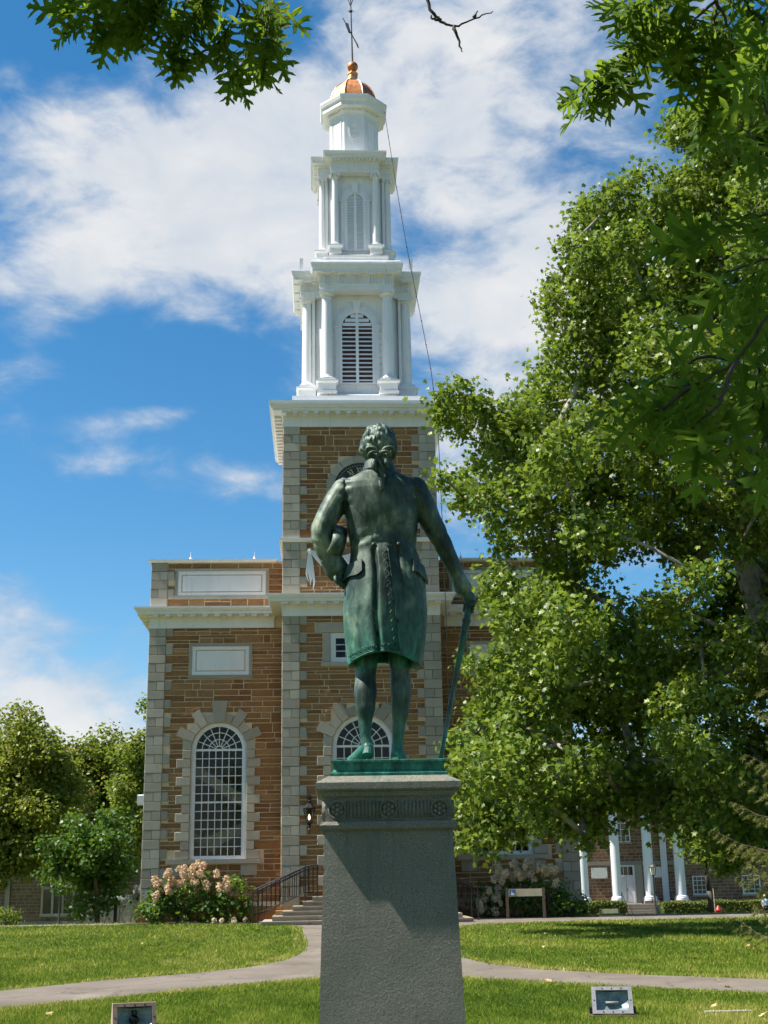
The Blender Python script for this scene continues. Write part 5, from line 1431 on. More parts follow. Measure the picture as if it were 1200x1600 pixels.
def build_pedestal():
    p = thing('granite_pedestal', 'tall rough granite pedestal carrying the bronze statue', 'pedestal', (-0.022, ST_Y, 0), ST_RZ)
    def sq(h): return rect(-h, h, -h, h)
    # shaft, subdivided so its faces can waver like hammered stone
    sh = MB(); n, m = 14, 26
    rings = []
    for j in range(m+1):
        z = 0.22+(1.70-0.22)*j/m; h = 0.4675-(0.4675-0.417)*j/m
        ring = []
        for a in range(4):
            for i in range(n):
                t = -1+2*i/n
                x, y = [(t, -1), (1, t), (-t, 1), (-1, -t)][a]
                w = 0.0022*noise.noise((x*3*h+a*7, y*3*h, z*2.5))
                ring.append((x*(h+w), y*(h+w), z))
        rings.append(ring)
    sh.rings(rings)
    obj('shaft', sh, 'granite', p)
    obj('base', MB().sweep(sq(0.50), [(0.08, -0.05), (0.08, 0.16), (0.05, 0.20), (-0.02, 0.225)]), 'granite', p)
    obj('necking', MB().sweep(sq(0.417), [(-0.05, 1.695), (0.012, 1.698), (0.030, 1.712), (0.034, 1.735), (0.018, 1.758), (-0.05, 1.763)]), 'granite', p)
    obj('frieze', MB().box(-0.413, 0.413, -0.413, 0.413, 1.762, 1.93), 'granite', p)
    cap = MB().sweep(sq(0.413), [(-0.03, 1.895), (0.0, 1.898), (0.006, 1.91), (0.022, 1.92), (0.030, 1.945), (0.056, 1.955), (0.062, 1.965), (0.062, 2.005), (0.052, 2.012), (-0.022, 2.052), (-0.06, 2.0525)])
    obj('cap', cap, 'granite', p)
    # frieze carving: three rosettes and bands of flutes on each face
    ros = MB()
    m = 24
    o1 = [(0.060*math.cos(2*PI*i/m), 0.060*math.sin(2*PI*i/m)) for i in range(m)]; i1 = [(0.051*math.cos(2*PI*i/m), 0.051*math.sin(2*PI*i/m)) for i in range(m)]
    fr = frame_ring(o1, i1, -0.022, 0.004); ros.add(fr.v, fr.f)
    ros.sphere((0, -0.012, 0), 0.015, 8, 6, (1, 0.8, 1))
    for k in range(6):
        a = k*PI/3+0.5
        ros.sphere((0.031*math.cos(a), -0.006, 0.031*math.sin(a)), 0.016, 8, 6, (1, 1, 1))
    rm = ros.mesh('rosette', True)
    fl = MB()
    for i in range(9): fl.tube([(-0.1+i*0.025, -0.001, -0.055), (-0.1+i*0.025, -0.001, 0.055)], 0.0095, 6)
    fm = fl.mesh('flute_band', True)
    for k in range(4):
        a = k*PI/2; c, s = math.cos(a), math.sin(a)
        for x in (-0.335, 0.0, 0.335):
            y = -0.413; link('rosette', rm, 'granite', p, loc=(x*c-y*s, x*s+y*c, 1.832), rot=(0, 0, a))
        for x in (-0.168, 0.168):
            y = -0.413; link('flute_band', fm, 'granite', p, loc=(x*c-y*s, x*s+y*c, 1.832), rot=(0, 0, a))


SK_Z = np.array([0.78, 0.90, 1.05, 1.29, 1.54, 1.70, 1.80, 1.88, 2.00, 2.14, 2.26])
SK_RX = np.array([.302, .315, .335, .353, .340, .305, .288, .285, .303, .325, .345])
SK_RY = np.array([.285, .285, .285, .275, .245, .21, .19, .185, .195, .205, .20])
SK_CX = np.array([-.005, -.003, 0, .003, .008, .008, .005, .003, 0, -.004, -.012])
SK_CY = np.array([.00, .0, .0, .0, .0, .0, .005, .01, .01, .005, .0])


def lerp_tab(tab, z): return float(np.interp(z, SK_Z, tab))


def sstep(a, b, x):
    t = min(1, max(0, (x-a)/(b-a))); return t*t*(3-2*t)


def coat_surface(th, z, extra=0.0):
    """outer face of the coat below the chest: vents, overlap and folds on the back"""
    rx, ry, cx, cy = (lerp_tab(t, z) for t in (SK_RX, SK_RY, SK_CX, SK_CY))
    c, s = math.cos(th), math.sin(th)
    pw = 0.90
    x = cx + rx*math.copysign(abs(c)**pw, c); y = cy + ry*math.copysign(abs(s)**pw, s)
    d = extra
    if s < 0.2:
        bk = sstep(0.2, -0.35, s)
        t = sstep(1.86, 1.45, z)          # below the waist
        u = (1.84-z)/0.95
        xl = -0.085+0.022*u + 0.006*math.sin(9*z)
        xe = 0.035+0.085*u
        xr = 0.125+0.05*u
        def groove(x0, w, dep): return -dep*math.exp(-((x-x0)/w)**2)
        k = sstep(1.84, 1.78, z)
        d += bk*k*groove(xl, 0.016, 0.040)
        d += bk*k*0.020*math.exp(-((x-(xl-0.05))/0.05)**2)*t
        # overlap: skirt panel left of the edge lies over the panel right of it
        d += bk*k*(0.016*(sstep(xl-0.004, xl+0.03, x)) - 0.034*sstep(xe-0.004, xe+0.008, x)*sstep(xe+0.25, xe+0.05, x))
        d += bk*k*sstep(1.1, 1.6, z)*groove(xr, 0.012, 0.022)
        d += bk*t*(0.011*math.sin(x*19+1.3+u*0.8)*(0.25+0.75*u) + 0.003*math.sin(x*37+z*2.0))
        # seams of the back above the waist
        if z > 1.8:
            up = sstep(1.8, 1.86, z)
            d += bk*up*groove(-0.004, 0.006, 0.006)
            xs = 0.085+0.19*sstep(1.84, 2.25, z)**1.6
            d += bk*up*(groove(-xs, 0.007, 0.007)+groove(xs+0.01, 0.007, 0.007))
            d -= bk*0.018*math.exp(-((x)/0.12)**2)*sstep(1.82, 1.95, z)*sstep(2.24, 2.0, z)
            # creases gathered toward the waist
            d += bk*0.006*math.sin(z*46+abs(x)*26)*sstep(2.02, 1.9, z)*sstep(1.8, 1.86, z)
    n = Vector((c/rx, s/ry, 0)).normalized()
    return Vector((x, y, z)) + n*d


def hem_z(x): return 0.885 - 0.075*min(1.3, (abs(x+0.03)/0.29))**2


def coat_mesh():
    N, M = 200, 110
    mb = MB(); rings = []
    ztop = 2.26
    for j in range(M+1):
        t = j/M; z = ztop+(0.78-ztop)*t
        ring = []
        for i in range(N):
            th = 2*PI*i/N
            p = coat_surface(th, z)
            if z < 1.2:
                # draw the hem up where it rises
                hz = hem_z(p.x); zz = 1.2-(1.2-hz)*(1.2-z)/(1.2-0.78)
                p = coat_surface(th, zz)
            ring.append(p)
        rings.append(ring)
    for t in (0.0, 0.15, 0.35):        # turn up inside
        ring = []
        for i in range(N):
            p = rings[M][i]
            q = Vector((p.x*0.915, p.y*0.915, p.z+0.012+t))
            ring.append(q)
        rings.append(ring)
    rings[0] = [Vector((p.x, p.y, p.z)) for p in rings[0]]
    mb.rings(rings[::-1])
    return mb


def torso_mesh():
    prof = [(2.19, -.010, .005, .300, .165), (2.235, -.012, .003, .334, .188), (2.28, -.014, 0, .350, .197), (2.36, -.018, -.005, .362, .188), (2.42, -.020, -.008, .350, .170), (2.47, -.021, -.006, .300, .152), (2.51, -.022, -.0, .215, .138), (2.55, -.022, .005, .145, .128), (2.60, -.022, .015, .118, .118), (2.66, -.022, .03, .108, .112), (2.72, -.022, .04, .10, .105)]
    mb = MB(); N = 64; rings = []
    for z, cx, cy, rx, ry in prof:
        rings.append([(cx+rx*math.copysign(abs(math.cos(2*PI*i/N))**0.85, math.cos(2*PI*i/N)), cy+ry*math.copysign(abs(math.sin(2*PI*i/N))**0.9, math.sin(2*PI*i/N)), z) for i in range(N)])
    return mb.rings(rings)


def smooth_path(pts, rad, k=6):
    """Catmull-Rom through joints"""
    P = [Vector(p) for p in pts]; out, ro = [], []
    for i in range(len(P)-1):
        p0, p1, p2, p3 = P[max(i-1, 0)], P[i], P[i+1], P[min(i+2, len(P)-1)]
        for j in range(k):
            t = j/k
            q = 0.5*((2*p1)+(p2-p0)*t+(2*p0-5*p1+4*p2-p3)*t*t+(-p0+3*p1-3*p2+p3)*t**3)
            out.append(q); ro.append(rad[i]+(rad[i+1]-rad[i])*(t*t*(3-2*t)))
    out.append(P[-1]); ro.append(rad[-1])
    return out, ro


def limb(mb, pts, rad, n=20, k=6):
    P, r = smooth_path(pts, rad, k)
    # round both ends
    d0 = (P[0]-P[1]).normalized(); d1 = (P[-1]-P[-2]).normalized()
    P = [P[0]+d0*r[0]*0.75, P[0]+d0*r[0]*0.45] + P + [P[-1]+d1*r[-1]*0.45, P[-1]+d1*r[-1]*0.75]
    r = [r[0]*0.35, r[0]*0.8] + r + [r[-1]*0.8, r[-1]*0.35]
    mb.tube(P, r, n)


def head_mesh():
    mb = MB(); c = Vector((-.022, .02, 2.805)); nu, nv = 96, 64
    rings = []
    for j in range(1, nv):
        ph = PI*j/nv; ring = []
        for i in range(nu):
            th = 2*PI*i/nu
            d = Vector((math.sin(ph)*math.cos(th), math.sin(ph)*math.sin(th), -math.cos(ph)))
            r = Vector((d.x*0.146, d.y*0.175, d.z*0.176))
            hair = sstep(0.35, -0.05, d.y) if d.z < 0.45 else 1.0
            hair = max(hair, sstep(0.2, 0.5, d.z))
            # waves of combed-back hair, drawn together at the nape
            k = 0.55*noise.noise(d*3.1+Vector((3, 1, 5))) + 0.5
            az = math.atan2(d.x, -d.y)
            w = 0.5+0.5*math.sin(az*7.5+2.6*noise.noise(d*2.4+Vector((1, 7, 2)))+d.z*3.2)
            v = 0.5+0.5*math.sin(d.z*15+az*az*2.4+3.0*noise.noise(d*2.2))
            lump = (0.010*w + 0.008*v + 0.016*k + 0.006*math.sin(az*19+6*noise.noise(d*3.0)+d.z*8))*hair
            # rolled curl over each ear
            side = math.exp(-((d.z+0.38)/0.24)**2)*math.exp(-((abs(d.x)-0.86)/0.20)**2)
            lump += 0.020*side*hair
            p = c + r + r.normalized()*lump
            if d.y > 0.55 and hair < 0.3:
                # face: brow, nose, lips, chin
                fx, fz = d.x, d.z
                p.y += 0.045*math.exp(-(fx/0.10)**2)*math.exp(-((fz+0.12)/0.18)**2)
                p.y += 0.014*math.exp(-((fz-0.16)/0.08)**2)
                p.y -= 0.018*math.exp(-((abs(fx)-0.32)/0.12)**2)*math.exp(-((fz-0.02)/0.08)**2)
                p.y += 0.016*math.exp(-(fx/0.2)**2)*math.exp(-((fz+0.48)/0.06)**2)
                p.y += 0.02*math.exp(-(fx/0.18)**2)*math.exp(-((fz+0.78)/0.12)**2)
            ring.append(p)
        rings.append(ring)
    mb.rings(rings)
    return mb


def build_statue():
    root = thing('bronze_statue', 'green bronze statue of a man in a tailcoat holding hat and cane, seen from behind', 'statue', (-0.012, ST_Y, ST_Z), ST_RZ, scale=ST_S)
    mb = MB()
    for part in (coat_mesh(), torso_mesh(), head_mesh()): mb.add(part.v, part.f)
    # neck
    limb(mb, [(-.022, .03, 2.55), (-.022, .03, 2.72)], [.112, .10])
    # left arm bent, elbow out; hat held against the hip
    limb(mb, [(-.315, .0, 2.385), (-.405, -.02, 2.26), (-.485, -.045, 2.11), (-.528, -.055, 1.985), (-.505, -.03, 1.86), (-.450, .0, 1.755)], [.122, .112, .102, .10, .094, .088])
    limb(mb, [(-.462, -.005, 1.772), (-.405, .015, 1.672), (-.392, .018, 1.645)], [.096, .104, .102], k=4)
    limb(mb, [(-.40, .015, 1.66), (-.372, -.005, 1.60)], [.062, .05])
    # right arm reaching down and out to the cane
    limb(mb, [(.275, .0, 2.395), (.345, .0, 2.26), (.43, .02, 2.09), (.517, .045, 1.92), (.605, .09, 1.735), (.668, .12, 1.60)], [.124, .112, .098, .082, .070, .064])
    limb(mb, [(.655, .115, 1.63), (.700, .14, 1.525), (.706, .143, 1.51)], [.066, .078, .076], k=4)
    limb(mb, [(.70, .14, 1.52), (.742, .158, 1.44)], [.052, .05])
    # legs
    limb(mb, [(-.15, .02, 1.20), (-.158, .03, .95), (-.166, .01, .74), (-.168, -.028, .60), (-.172, -.038, .47), (-.176, -.045, .33), (-.172, -.055, .22), (-.160, -.065, .15)], [.125, .108, .088, .096, .084, .056, .045, .05])
    limb(mb, [(.125, .02, 1.20), (.128, .03, .95), (.128, .025, .74), (.131, -.005, .60), (.124, -.008, .46), (.108, -.005, .32), (.096, .0, .19), (.092, .0, .10)], [.125, .105, .083, .090, .078, .056, .048, .054])
    # shoes
    limb(mb, [(-.152, -.092, .125), (-.188, -.02, .105), (-.238, .055, .062), (-.285, .11, .040), (-.312, .14, .030)], [.050, .058, .056, .046, .026])
    limb(mb, [(.091, -.055, .062), (.096, .04, .072), (.118, .16, .060), (.14, .26, .045), (.15, .31, .034)], [.060, .062, .062, .052, .03])
    raw = mb.mesh('raw')
    tmp = bpy.data.objects.new('raw', raw); COL.objects.link(tmp)
    md = tmp.modifiers.new('r', 'REMESH'); md.mode = 'VOXEL'; md.voxel_size = 0.0065; md.use_smooth_shade = True
    sm = tmp.modifiers.new('s', 'SMOOTH'); sm.factor = 0.5; sm.iterations = 2
    bpy.context.view_layer.update()
    dg = bpy.context.evaluated_depsgraph_get()
    me = bpy.data.meshes.new_from_object(tmp.evaluated_get(dg))
    bpy.data.objects.remove(tmp); bpy.data.meshes.remove(raw)
    me.name = 'figure'
    # cloth creases on the sleeves and a cast, hand-worked surface
    n = len(me.vertices); co = np.empty(n*3, np.float32); me.vertices.foreach_get('co', co); co = co.reshape(-1, 3)
    no = np.empty(n*3, np.float32); me.vertices.foreach_get('normal', no); no = no.reshape(-1, 3)
    # melt the join between the coat and the shoulders
    ne = len(me.edges); ed = np.empty(ne*2, np.int32); me.edges.foreach_get('vertices', ed); ed = ed.reshape(-1, 2)
    wgt = np.clip(1.3*np.exp(-((co[:, 2]-2.265)/0.055)**2), 0, 1)*(np.abs(co[:, 0]+0.01) < 0.29)
    ed = ed[(wgt[ed[:, 0]] > 0.01) | (wgt[ed[:, 1]] > 0.01)]
    e0 = np.concatenate([ed[:, 0], ed[:, 1]]); e1 = np.concatenate([ed[:, 1], ed[:, 0]])
    hit = np.nonzero(wgt > 0.01)[0]
    deg = np.maximum(np.bincount(e0, minlength=n), 1)
    for _ in range(60):
        avg = np.stack([np.bincount(e0, weights=co[e1, k], minlength=n) for k in range(3)], 1)[hit]/deg[hit, None]
        co[hit] += (wgt[hit, None]*0.7*(avg-co[hit])).astype(np.float32)
    for i in range(n):
        x, y, z = (float(a) for a in co[i])
        d = 0.0025*noise.noise((x*9, y*9, z*7))
        arm = 1.0 if (x < -0.36 and 1.68 < z < 2.42) or (x > 0.34 and 1.6 < z < 2.42) else 0.0
        if arm:
            if x < 0:
                k = math.exp(-((z-1.98)/0.14)**2)
                d += (0.001+0.005*k)*math.sin(z*60+x*45+6*noise.noise((x*5, y*5, z*5)))*(0.2+0.9*abs(noise.noise((x*7, y*7, z*3+2))))
            else:
                k = math.exp(-((z-1.95)/0.16)**2)
                d += (0.001+0.0045*k)*math.sin(z*50+x*55+6*noise.noise((x*5, y*5, z*5)))*(0.3+0.9*abs(noise.noise((x*7, y*7, z*3+2))))
        if 2.2 < z < 2.45 and 0.24 < abs(x+0.02) < 0.40:
            d += 0.006*math.sin(z*70+x*18)*math.exp(-((abs(x+.02)-0.31)/0.05)**2)
            d -= 0.010*math.exp(-((abs(x+.02)-(0.305+0.2*(2.4-z)**2))/0.009)**2)     # sleeve seam
        if 0.83 < z < 2.2 and y < 0 and abs(x) < 0.33:
            d += 0.0008*math.sin(x*120+4*noise.noise((x*5, 1, z*4)))*0.6
        co[i] += no[i]*d
    me.vertices.foreach_set('co', co.ravel()); me.update()
    me.shade_smooth()
    link('figure', me, 'bronze', root)
    # ---- worked details
    def back_pt(x, z, out=0.006):
        rx, cx = lerp_tab(SK_RX, z), lerp_tab(SK_CX, z)
        q = max(-0.999, min(0.999, (x-cx)/rx)); q = math.copysign(abs(q)**(1/0.90), q)
        th = -math.acos(q)
        return coat_surface(th, z, out)
    emb = MB()
    for k in range(24):
        u = (k+.5)/24; z = 1.80-0.90*u
        xe = 0.035+0.085*((1.84-z)/0.95)-0.036
        s = 1 if k % 2 else -1
        loop = [back_pt(xe+s*0.014*math.cos(a)-0.004, z+0.017*math.sin(a), 0.011) for a in (0.5+i*0.72 for i in range(7))]
        emb.tube(loop, [0.002, 0.0035, 0.004, 0.004, 0.0035, 0.003, 0.002], 6)
        emb.tube([back_pt(xe-s*0.008, z-0.018, 0.011), back_pt(xe-s*0.016, z, 0.012), back_pt(xe-s*0.008, z+0.014, 0.011)], [0.002, 0.0035, 0.002], 6)
    emb.tube([back_pt(0.035+0.085*((1.84-z)/0.95)-0.006, z, 0.005) for z in np.linspace(1.80, 0.90, 30)], 0.005, 6)
    e1 = obj('embroidered_edge', emb, 'bronze', root, smooth=True)
    hem = MB()
    for k in range(22):
        x = -0.285+k*0.0185; s = 1 if k % 2 else -1
        z = hem_z(x)+0.052
        loop = [back_pt(x+0.015*math.cos(a), z+s*0.004+0.019*math.sin(a), 0.006) for a in (s*0.6+i*s*0.72 for i in range(7))]
        hem.tube(loop, [0.002, 0.003, 0.0035, 0.0035, 0.003, 0.003, 0.002], 6)
    hem.tube([back_pt(x, hem_z(x)+0.016, 0.004) for x in np.linspace(-0.28, 0.10, 26)], 0.005, 6)
    obj('embroidered_hem', hem, 'bronze', root, smooth=True)
    for x in (-.085, .125):
        p = back_pt(x, 1.842, 0.012)
        obj('tail_button', MB().sphere((p.x, p.y, p.z), 0.019, 10, 8, (1, 0.7, 1)), 'bronze', root, smooth=True)
    # pocket flaps
    def flap(topo):
        mbf = MB(); N, M = 16, 8; outr, inr = [], []
        for j in range(M+1):
            ro, ri = [], []
            for i in range(N+1):
                t = i/N
                x, zt, zb = topo(t); z = zt+(zb-zt)*j/M
                ro.append(back_pt(x, z, 0.026)); ri.append(back_pt(x, z, 0.006))
            outr.append(ro); inr.append(ri)
        W = N+1; o = 0
        for R_ in (outr, inr):
            base = len(mbf.v)
            for r_ in R_: mbf.v.extend([tuple(p) for p in r_])
            for j in range(M):
                for i in range(N):
                    f = (base+j*W+i, base+j*W+i+1, base+(j+1)*W+i+1, base+(j+1)*W+i)
                    mbf.f.append(f if R_ is inr else f[::-1])
        b2 = W*(M+1)
        for i in range(N):
            mbf.f.append((M*W+i, M*W+i+1, b2+M*W+i+1, b2+M*W+i)); mbf.f.append((i+1, i, b2+i, b2+i+1))
        for j in range(M):
            mbf.f.append((j*W, (j+1)*W, b2+(j+1)*W, b2+j*W)); mbf.f.append(((j+1)*W+N, j*W+N, b2+j*W+N, b2+(j+1)*W+N))
        o_ = obj('pocket_flap', mbf, 'bronze', root); angle_smooth(o_, 50)
    flap(lambda t: (-0.335+0.155*t, 1.665+0.045*t, 1.535+0.07*t+0.012*math.sin(PI*2*t)))
    flap(lambda t: (0.235+0.115*t, 1.720-0.085*t, 1.60-0.075*t+0.01*math.sin(PI*2*t)))
    # collar
    col = MB(); N = 48; rings = []
    for z, rx, ry, cy in ((2.535, .158, .142, .0), (2.56, .150, .140, .002), (2.60, .136, .134, .008), (2.635, .127, .130, .014), (2.645, .121, .126, .016), (2.635, .114, .120, .018), (2.58, .112, .116, .01)):
        rings.append([(-.022+rx*math.cos(2*PI*i/N), cy+ry*math.sin(2*PI*i/N), z+(0.0 if math.sin(2*PI*i/N) < 0 else -0.03*math.sin(2*PI*i/N))) for i in range(N)])
    col.rings(rings)
    obj('collar', col, 'bronze', root, smooth=True)
    # queue of hair, twisted, with its ribbon bow
    q = MB()
    for s in (0, 1, 2):
        pts, rr = [], []
        for i in range(22):
            t = i/21; z = 2.665-0.36*t
            a = s*2*PI/3+t*9
            r = 0.024*(1-0.55*t)
            yb = -.125-.075*sstep(0, .25, t)-0.022*sstep(.3, 1, t)
            pts.append((-.028+0.02*t+r*math.cos(a), yb+r*math.sin(a)*0.8, z)); rr.append(0.026*(1-0.55*t)*(1 if t < .93 else 0.5))
        q.tube(pts, rr, 8)
    obj('hair_queue', q, 'bronze', root, smooth=True)
    bow = MB(); kx, ky, kz = -.022, -.205, 2.645
    bow.sphere((kx, ky-.012, kz), 0.026, 10, 8, (1, .9, 1.1))
    for s in (-1, 1):
        for off, ln in ((0.018, 0.105), (-0.012, 0.085)):
            loop = [(kx, ky, kz), (kx+s*ln*0.45, ky-.028, kz+0.030+off), (kx+s*ln, ky-.02, kz+0.022+off*1.6), (kx+s*ln*1.02, ky-.0, kz-0.004+off*1.4), (kx+s*ln*0.5, ky+.004, kz-0.012+off*0.4), (kx, ky, kz)]
            P, r = smooth_path(loop, [.010, .015, .017, .015, .012, .008], 4)
            bow.tube(P, [a*1.0 for a in r], 8)
    for s, ln in ((-1, .17), (1, .13)):
        P, r = smooth_path([(kx, ky, kz), (kx+s*.045, ky-.012, kz-.06), (kx+s*.052, ky-.02, kz-ln*0.7), (kx+s*(.028 if s < 0 else .06), ky-.012, kz-ln)], [.012, .024, .026, .010], 4)
        bow.tube(P, r, 8)
    obj('ribbon_bow', bow, 'bronze', root, smooth=True)
    # hands with fingers
    lh = MB()
    for k in range(4):
        x0 = -.405+0.020*k; y0 = -.05+0.014*k
        P, r = smooth_path([(x0+.012, y0+.02, 1.605-.004*k), (x0-.012+.004*k, y0-.03, 1.575-.014*k), (x0-.004+.004*k, y0-.042, 1.54-.016*k), (x0+.014+.004*k, y0-.02, 1.515-.014*k)], [.0155, .0155, .0145, .011], 4)
        lh.tube(P, r, 8)
    P, r = smooth_path([(-.40, -.0, 1.615), (-.425, -.035, 1.60), (-.418, -.055, 1.57)], [.017, .016, .011], 4); lh.tube(P, r, 8)
    lh.sphere((-.378, -.015, 1.59), .05, 12, 8, (.8, .9, 1))
    obj('hat_hand', lh, 'bronze', root, smooth=True)
    rh = MB(); ca = Vector((.762, .168, 1.405)); cb = Vector((.447, .06, 0.004)); ax = (cb-ca).normalized()
    sd = ax.cross(Vector((0, 1, 0))).normalized(); fw = sd.cross(ax).normalized()
    rh.sphere(tuple(ca+Vector((-.008, -.02, .03))), .058, 14, 10, (1, .95, 1.0))
    for k in range(4):
        c0 = ca+ax*(0.002+0.027*k)
        pts = [c0+(sd*math.cos(a)+fw*math.sin(a))*(.044-.002*k) for a in (2.9, 2.2, 1.4, .6, -.2, -.9)]
        rh.tube(pts, [.016, .0175, .0165, .0155, .014, .010], 8)
    rh.tube([ca+sd*.045-fw*.02, ca+sd*.03-fw*.045+ax*.02, ca-fw*.05+ax*.04, ca-sd*.025-fw*.04+ax*.05], [.019, .018, .016, .011], 8)
    obj('cane_hand', rh, 'bronze', root, smooth=True)
    cane = MB()
    L = (cb-ca).length
    prof = [(0.0, -.03, .016), (0.0, -.02, .03), (.0, 0, .034), (.0, .10, .033), (.0, .155, .034), (.0, .165, .042), (.0, .19, .042), (.0, .20, .036), (.0, .31, .034), (.0, .325, .039), (.0, .345, .039), (.0, .36, .030), (.0, .8, .024), (.0, L-.12, .018), (.0, L-.115, .021), (.0, L, .017)]
    cane.tube([ca+ax*p[1] for p in prof], [p[2]*0.92 for p in prof], 12)
    obj('cane', cane, 'bronze', root, smooth=True)
    # three-cornered hat under the arm: crown and upturned brim
    hat = MB(); hc = Vector((-.372, .055, 1.86)); N = 40
    rings = []
    for r_, h_ in ((0.002, .085), (.06, .082), (.098, .06), (.108, .02), (.112, -.005), (.15, -.02), (.19, -.012), (.20, .03), (.198, .075), (.190, .074), (.184, .03), (.15, -.004), (.10, -.03), (.002, -.035)):
        ring = []
        for i in range(N):
            a = 2*PI*i/N
            tri = 1+0.16*math.cos(3*a)*(r_ > .12)
            up = (.045*(1-math.cos(3*a))*0.5 if r_ > .17 else 0)
            ring.append((r_*tri*math.cos(a), r_*tri*math.sin(a), h_+up))
        rings.append(ring)
    hat.rings(rings)
    rot = Matrix.Rotation(R(-72), 3, 'Y') @ Matrix.Rotation(R(28), 3, 'Z')
    hat.v = [tuple(hc+rot @ Vector((x, y, z))) for x, y, z in hat.v]
    obj('tricorn_hat', hat, 'bronze', root, smooth=True)
    # shoe heels and buckle
    hl = MB().tube([(-.150, -.105, .115), (-.158, -.128, .062)], [.046, .050], 14)
    obj('shoe_heel', hl, 'bronze', root)
    obj('shoe_heel', MB().tube([(.091, -.065, .045), (.091, -.066, .001)], [.056, .060], 14), 'bronze', root)
    # bronze plinth
    pl = MB().sweep(rect(-.445, .445, -.445, .445), [(-.02, -.125), (.022, -.124), (.022, -.105), (.012, -.100), (.010, -.092), (-.004, -.075), (-.006, -.040), (.004, -.026), (.018, -.020), (.018, -.004), (.006, .0)])
    obj('plinth', pl, 'bronze', root)

# ------------------------------------------------------------------ trees and plants
def limb_net(trunk, clumps, twig_r=0.028, grow=0.5, wob=0.12, seed=1, sub=0):
    """trunk nodes plus one bough to every clump; thickness from what each bough carries"""
    rnd = random.Random(seed)
    nodes = [dict(p=Vector(p), par=(i-1 if i else None), n=0, t=True) for i, p in enumerate(trunk)]
    top = Vector(trunk[len(trunk)//2])
    order = sorted(range(len(clumps)), key=lambda i: (Vector(clumps[i][:3])-top).length)
    tips = []
    for i in order:
        c = Vector(clumps[i][:3])
        best, bj = 1e9, 0
        for j, nd in enumerate(nodes):
            if j == 0: continue
            v = c-nd['p']; d = v.length
            pen = 0.0 if v.z > -0.2*d else 1.2*(-v.z)
            if nd['t']: pen += 0.6*abs(v.z) if v.z < 0 else 0
            if d+pen < best: best, bj = d+pen, j
        a = nodes[bj]['p']
        cur = bj
        L = (c-a).length
        m = 2 if L > 1.6 else 1
        for k in range(1, m+1):
            t = k/m
            q = a.lerp(c, t)
            if k < m: q += Vector((rnd.uniform(-1, 1), rnd.uniform(-1, 1), rnd.uniform(-.6, 1)))*wob*L*0.5
            nodes.append(dict(p=q, par=cur, n=0, t=False)); cur = len(nodes)-1
        tips.append(cur)
    for t in tips:
        j = t
        while j is not None: nodes[j]['n'] += 1; j = nodes[j]['par']
    return nodes


def net_mesh(nodes, r0, pw=0.45, sides=7, trunk_r=None):
    mb_t, mb_b = MB(), MB()
    nt = sum(1 for n in nodes if n['t'])
    for i, nd in enumerate(nodes):
        if nd['par'] is None or nd['n'] == 0 and not nd['t']: continue
        pa = nodes[nd['par']]
        ra = r0*max(1, pa['n'])**pw; rb = r0*max(1, nd['n'])**pw
        if nd['t']: 
            ra, rb = (trunk_r*(1-0.75*nd['par']/nt), trunk_r*(1-0.75*i/nt)) if trunk_r else (ra, rb)
            mb_t.tube([pa['p'], pa['p'].lerp(nd['p'], .5), nd['p']], [ra, (ra+rb)/2, rb], 12)
        else:
            if pa['t']: ra = rb*1.25
            mid = pa['p'].lerp(nd['p'], .5); mid.z += 0.04*(pa['p']-nd['p']).length
            mb_b.tube([pa['p'], mid, nd['p']], [min(ra, rb*1.5), (min(ra, rb*1.5)+rb)/2, rb], sides)
    return mb_t, mb_b


def make_tree(name, label, cat, trunk, clumps, leaf_mat, bark, leaf, per, sprays, spray_r, shape=LEAF_SIMPLE, r0=0.02, trunk_r=0.2, seed=1, up=0.45, shell=0.5, flat=0.8, group=None):
    rng = np.random.default_rng(seed)
    base = Vector(trunk[0])
    root = thing(name, label, cat, tuple(base), 0, group)
    nodes = limb_net(trunk, clumps, seed=seed)
    mt, mb = net_mesh(nodes, r0, trunk_r=trunk_r)
    for m in (mt, mb): m.v = [(x-base.x, y-base.y, z-base.z) for x, y, z in m.v]
    mt.add(mb.v, mb.f)
    obj('trunk', mt, bark, root, smooth=True)
    P, O = clump_points(rng, clumps, per, sprays, spray_r, shell, flat)
    P = P-np.array(base)
    n = len(P)
    fr = rot_frames(rng, n, up, O, 0.5)
    me = leaves_mesh('crown', P, fr, leaf*(0.65+0.6*rng.random(n)), shape)
    link('crown', me, leaf_mat, root, kind='stuff')
    return root


def blob(rng, c, r, n, rmin, rmax):
    """clumps spread through an ellipsoid, fuller towards the outside"""
    out = []
    tries = 0
    while len(out) < n and tries < 4000:
        tries += 1
        d = rng.normal(size=3); d /= np.linalg.norm(d)
        k = rng.random()**0.45*0.88
        p = (c[0]+d[0]*r[0]*k, c[1]+d[1]*r[1]*k, c[2]+d[2]*r[2]*k)
        q = rng.uniform(rmin, rmax)
        if any((p[0]-o[0])**2+(p[1]-o[1])**2+(p[2]-o[2])**2 < (0.45*(q+o[3]))**2 for o in out): continue
        out.append((p[0], p[1], p[2], q))
    return out


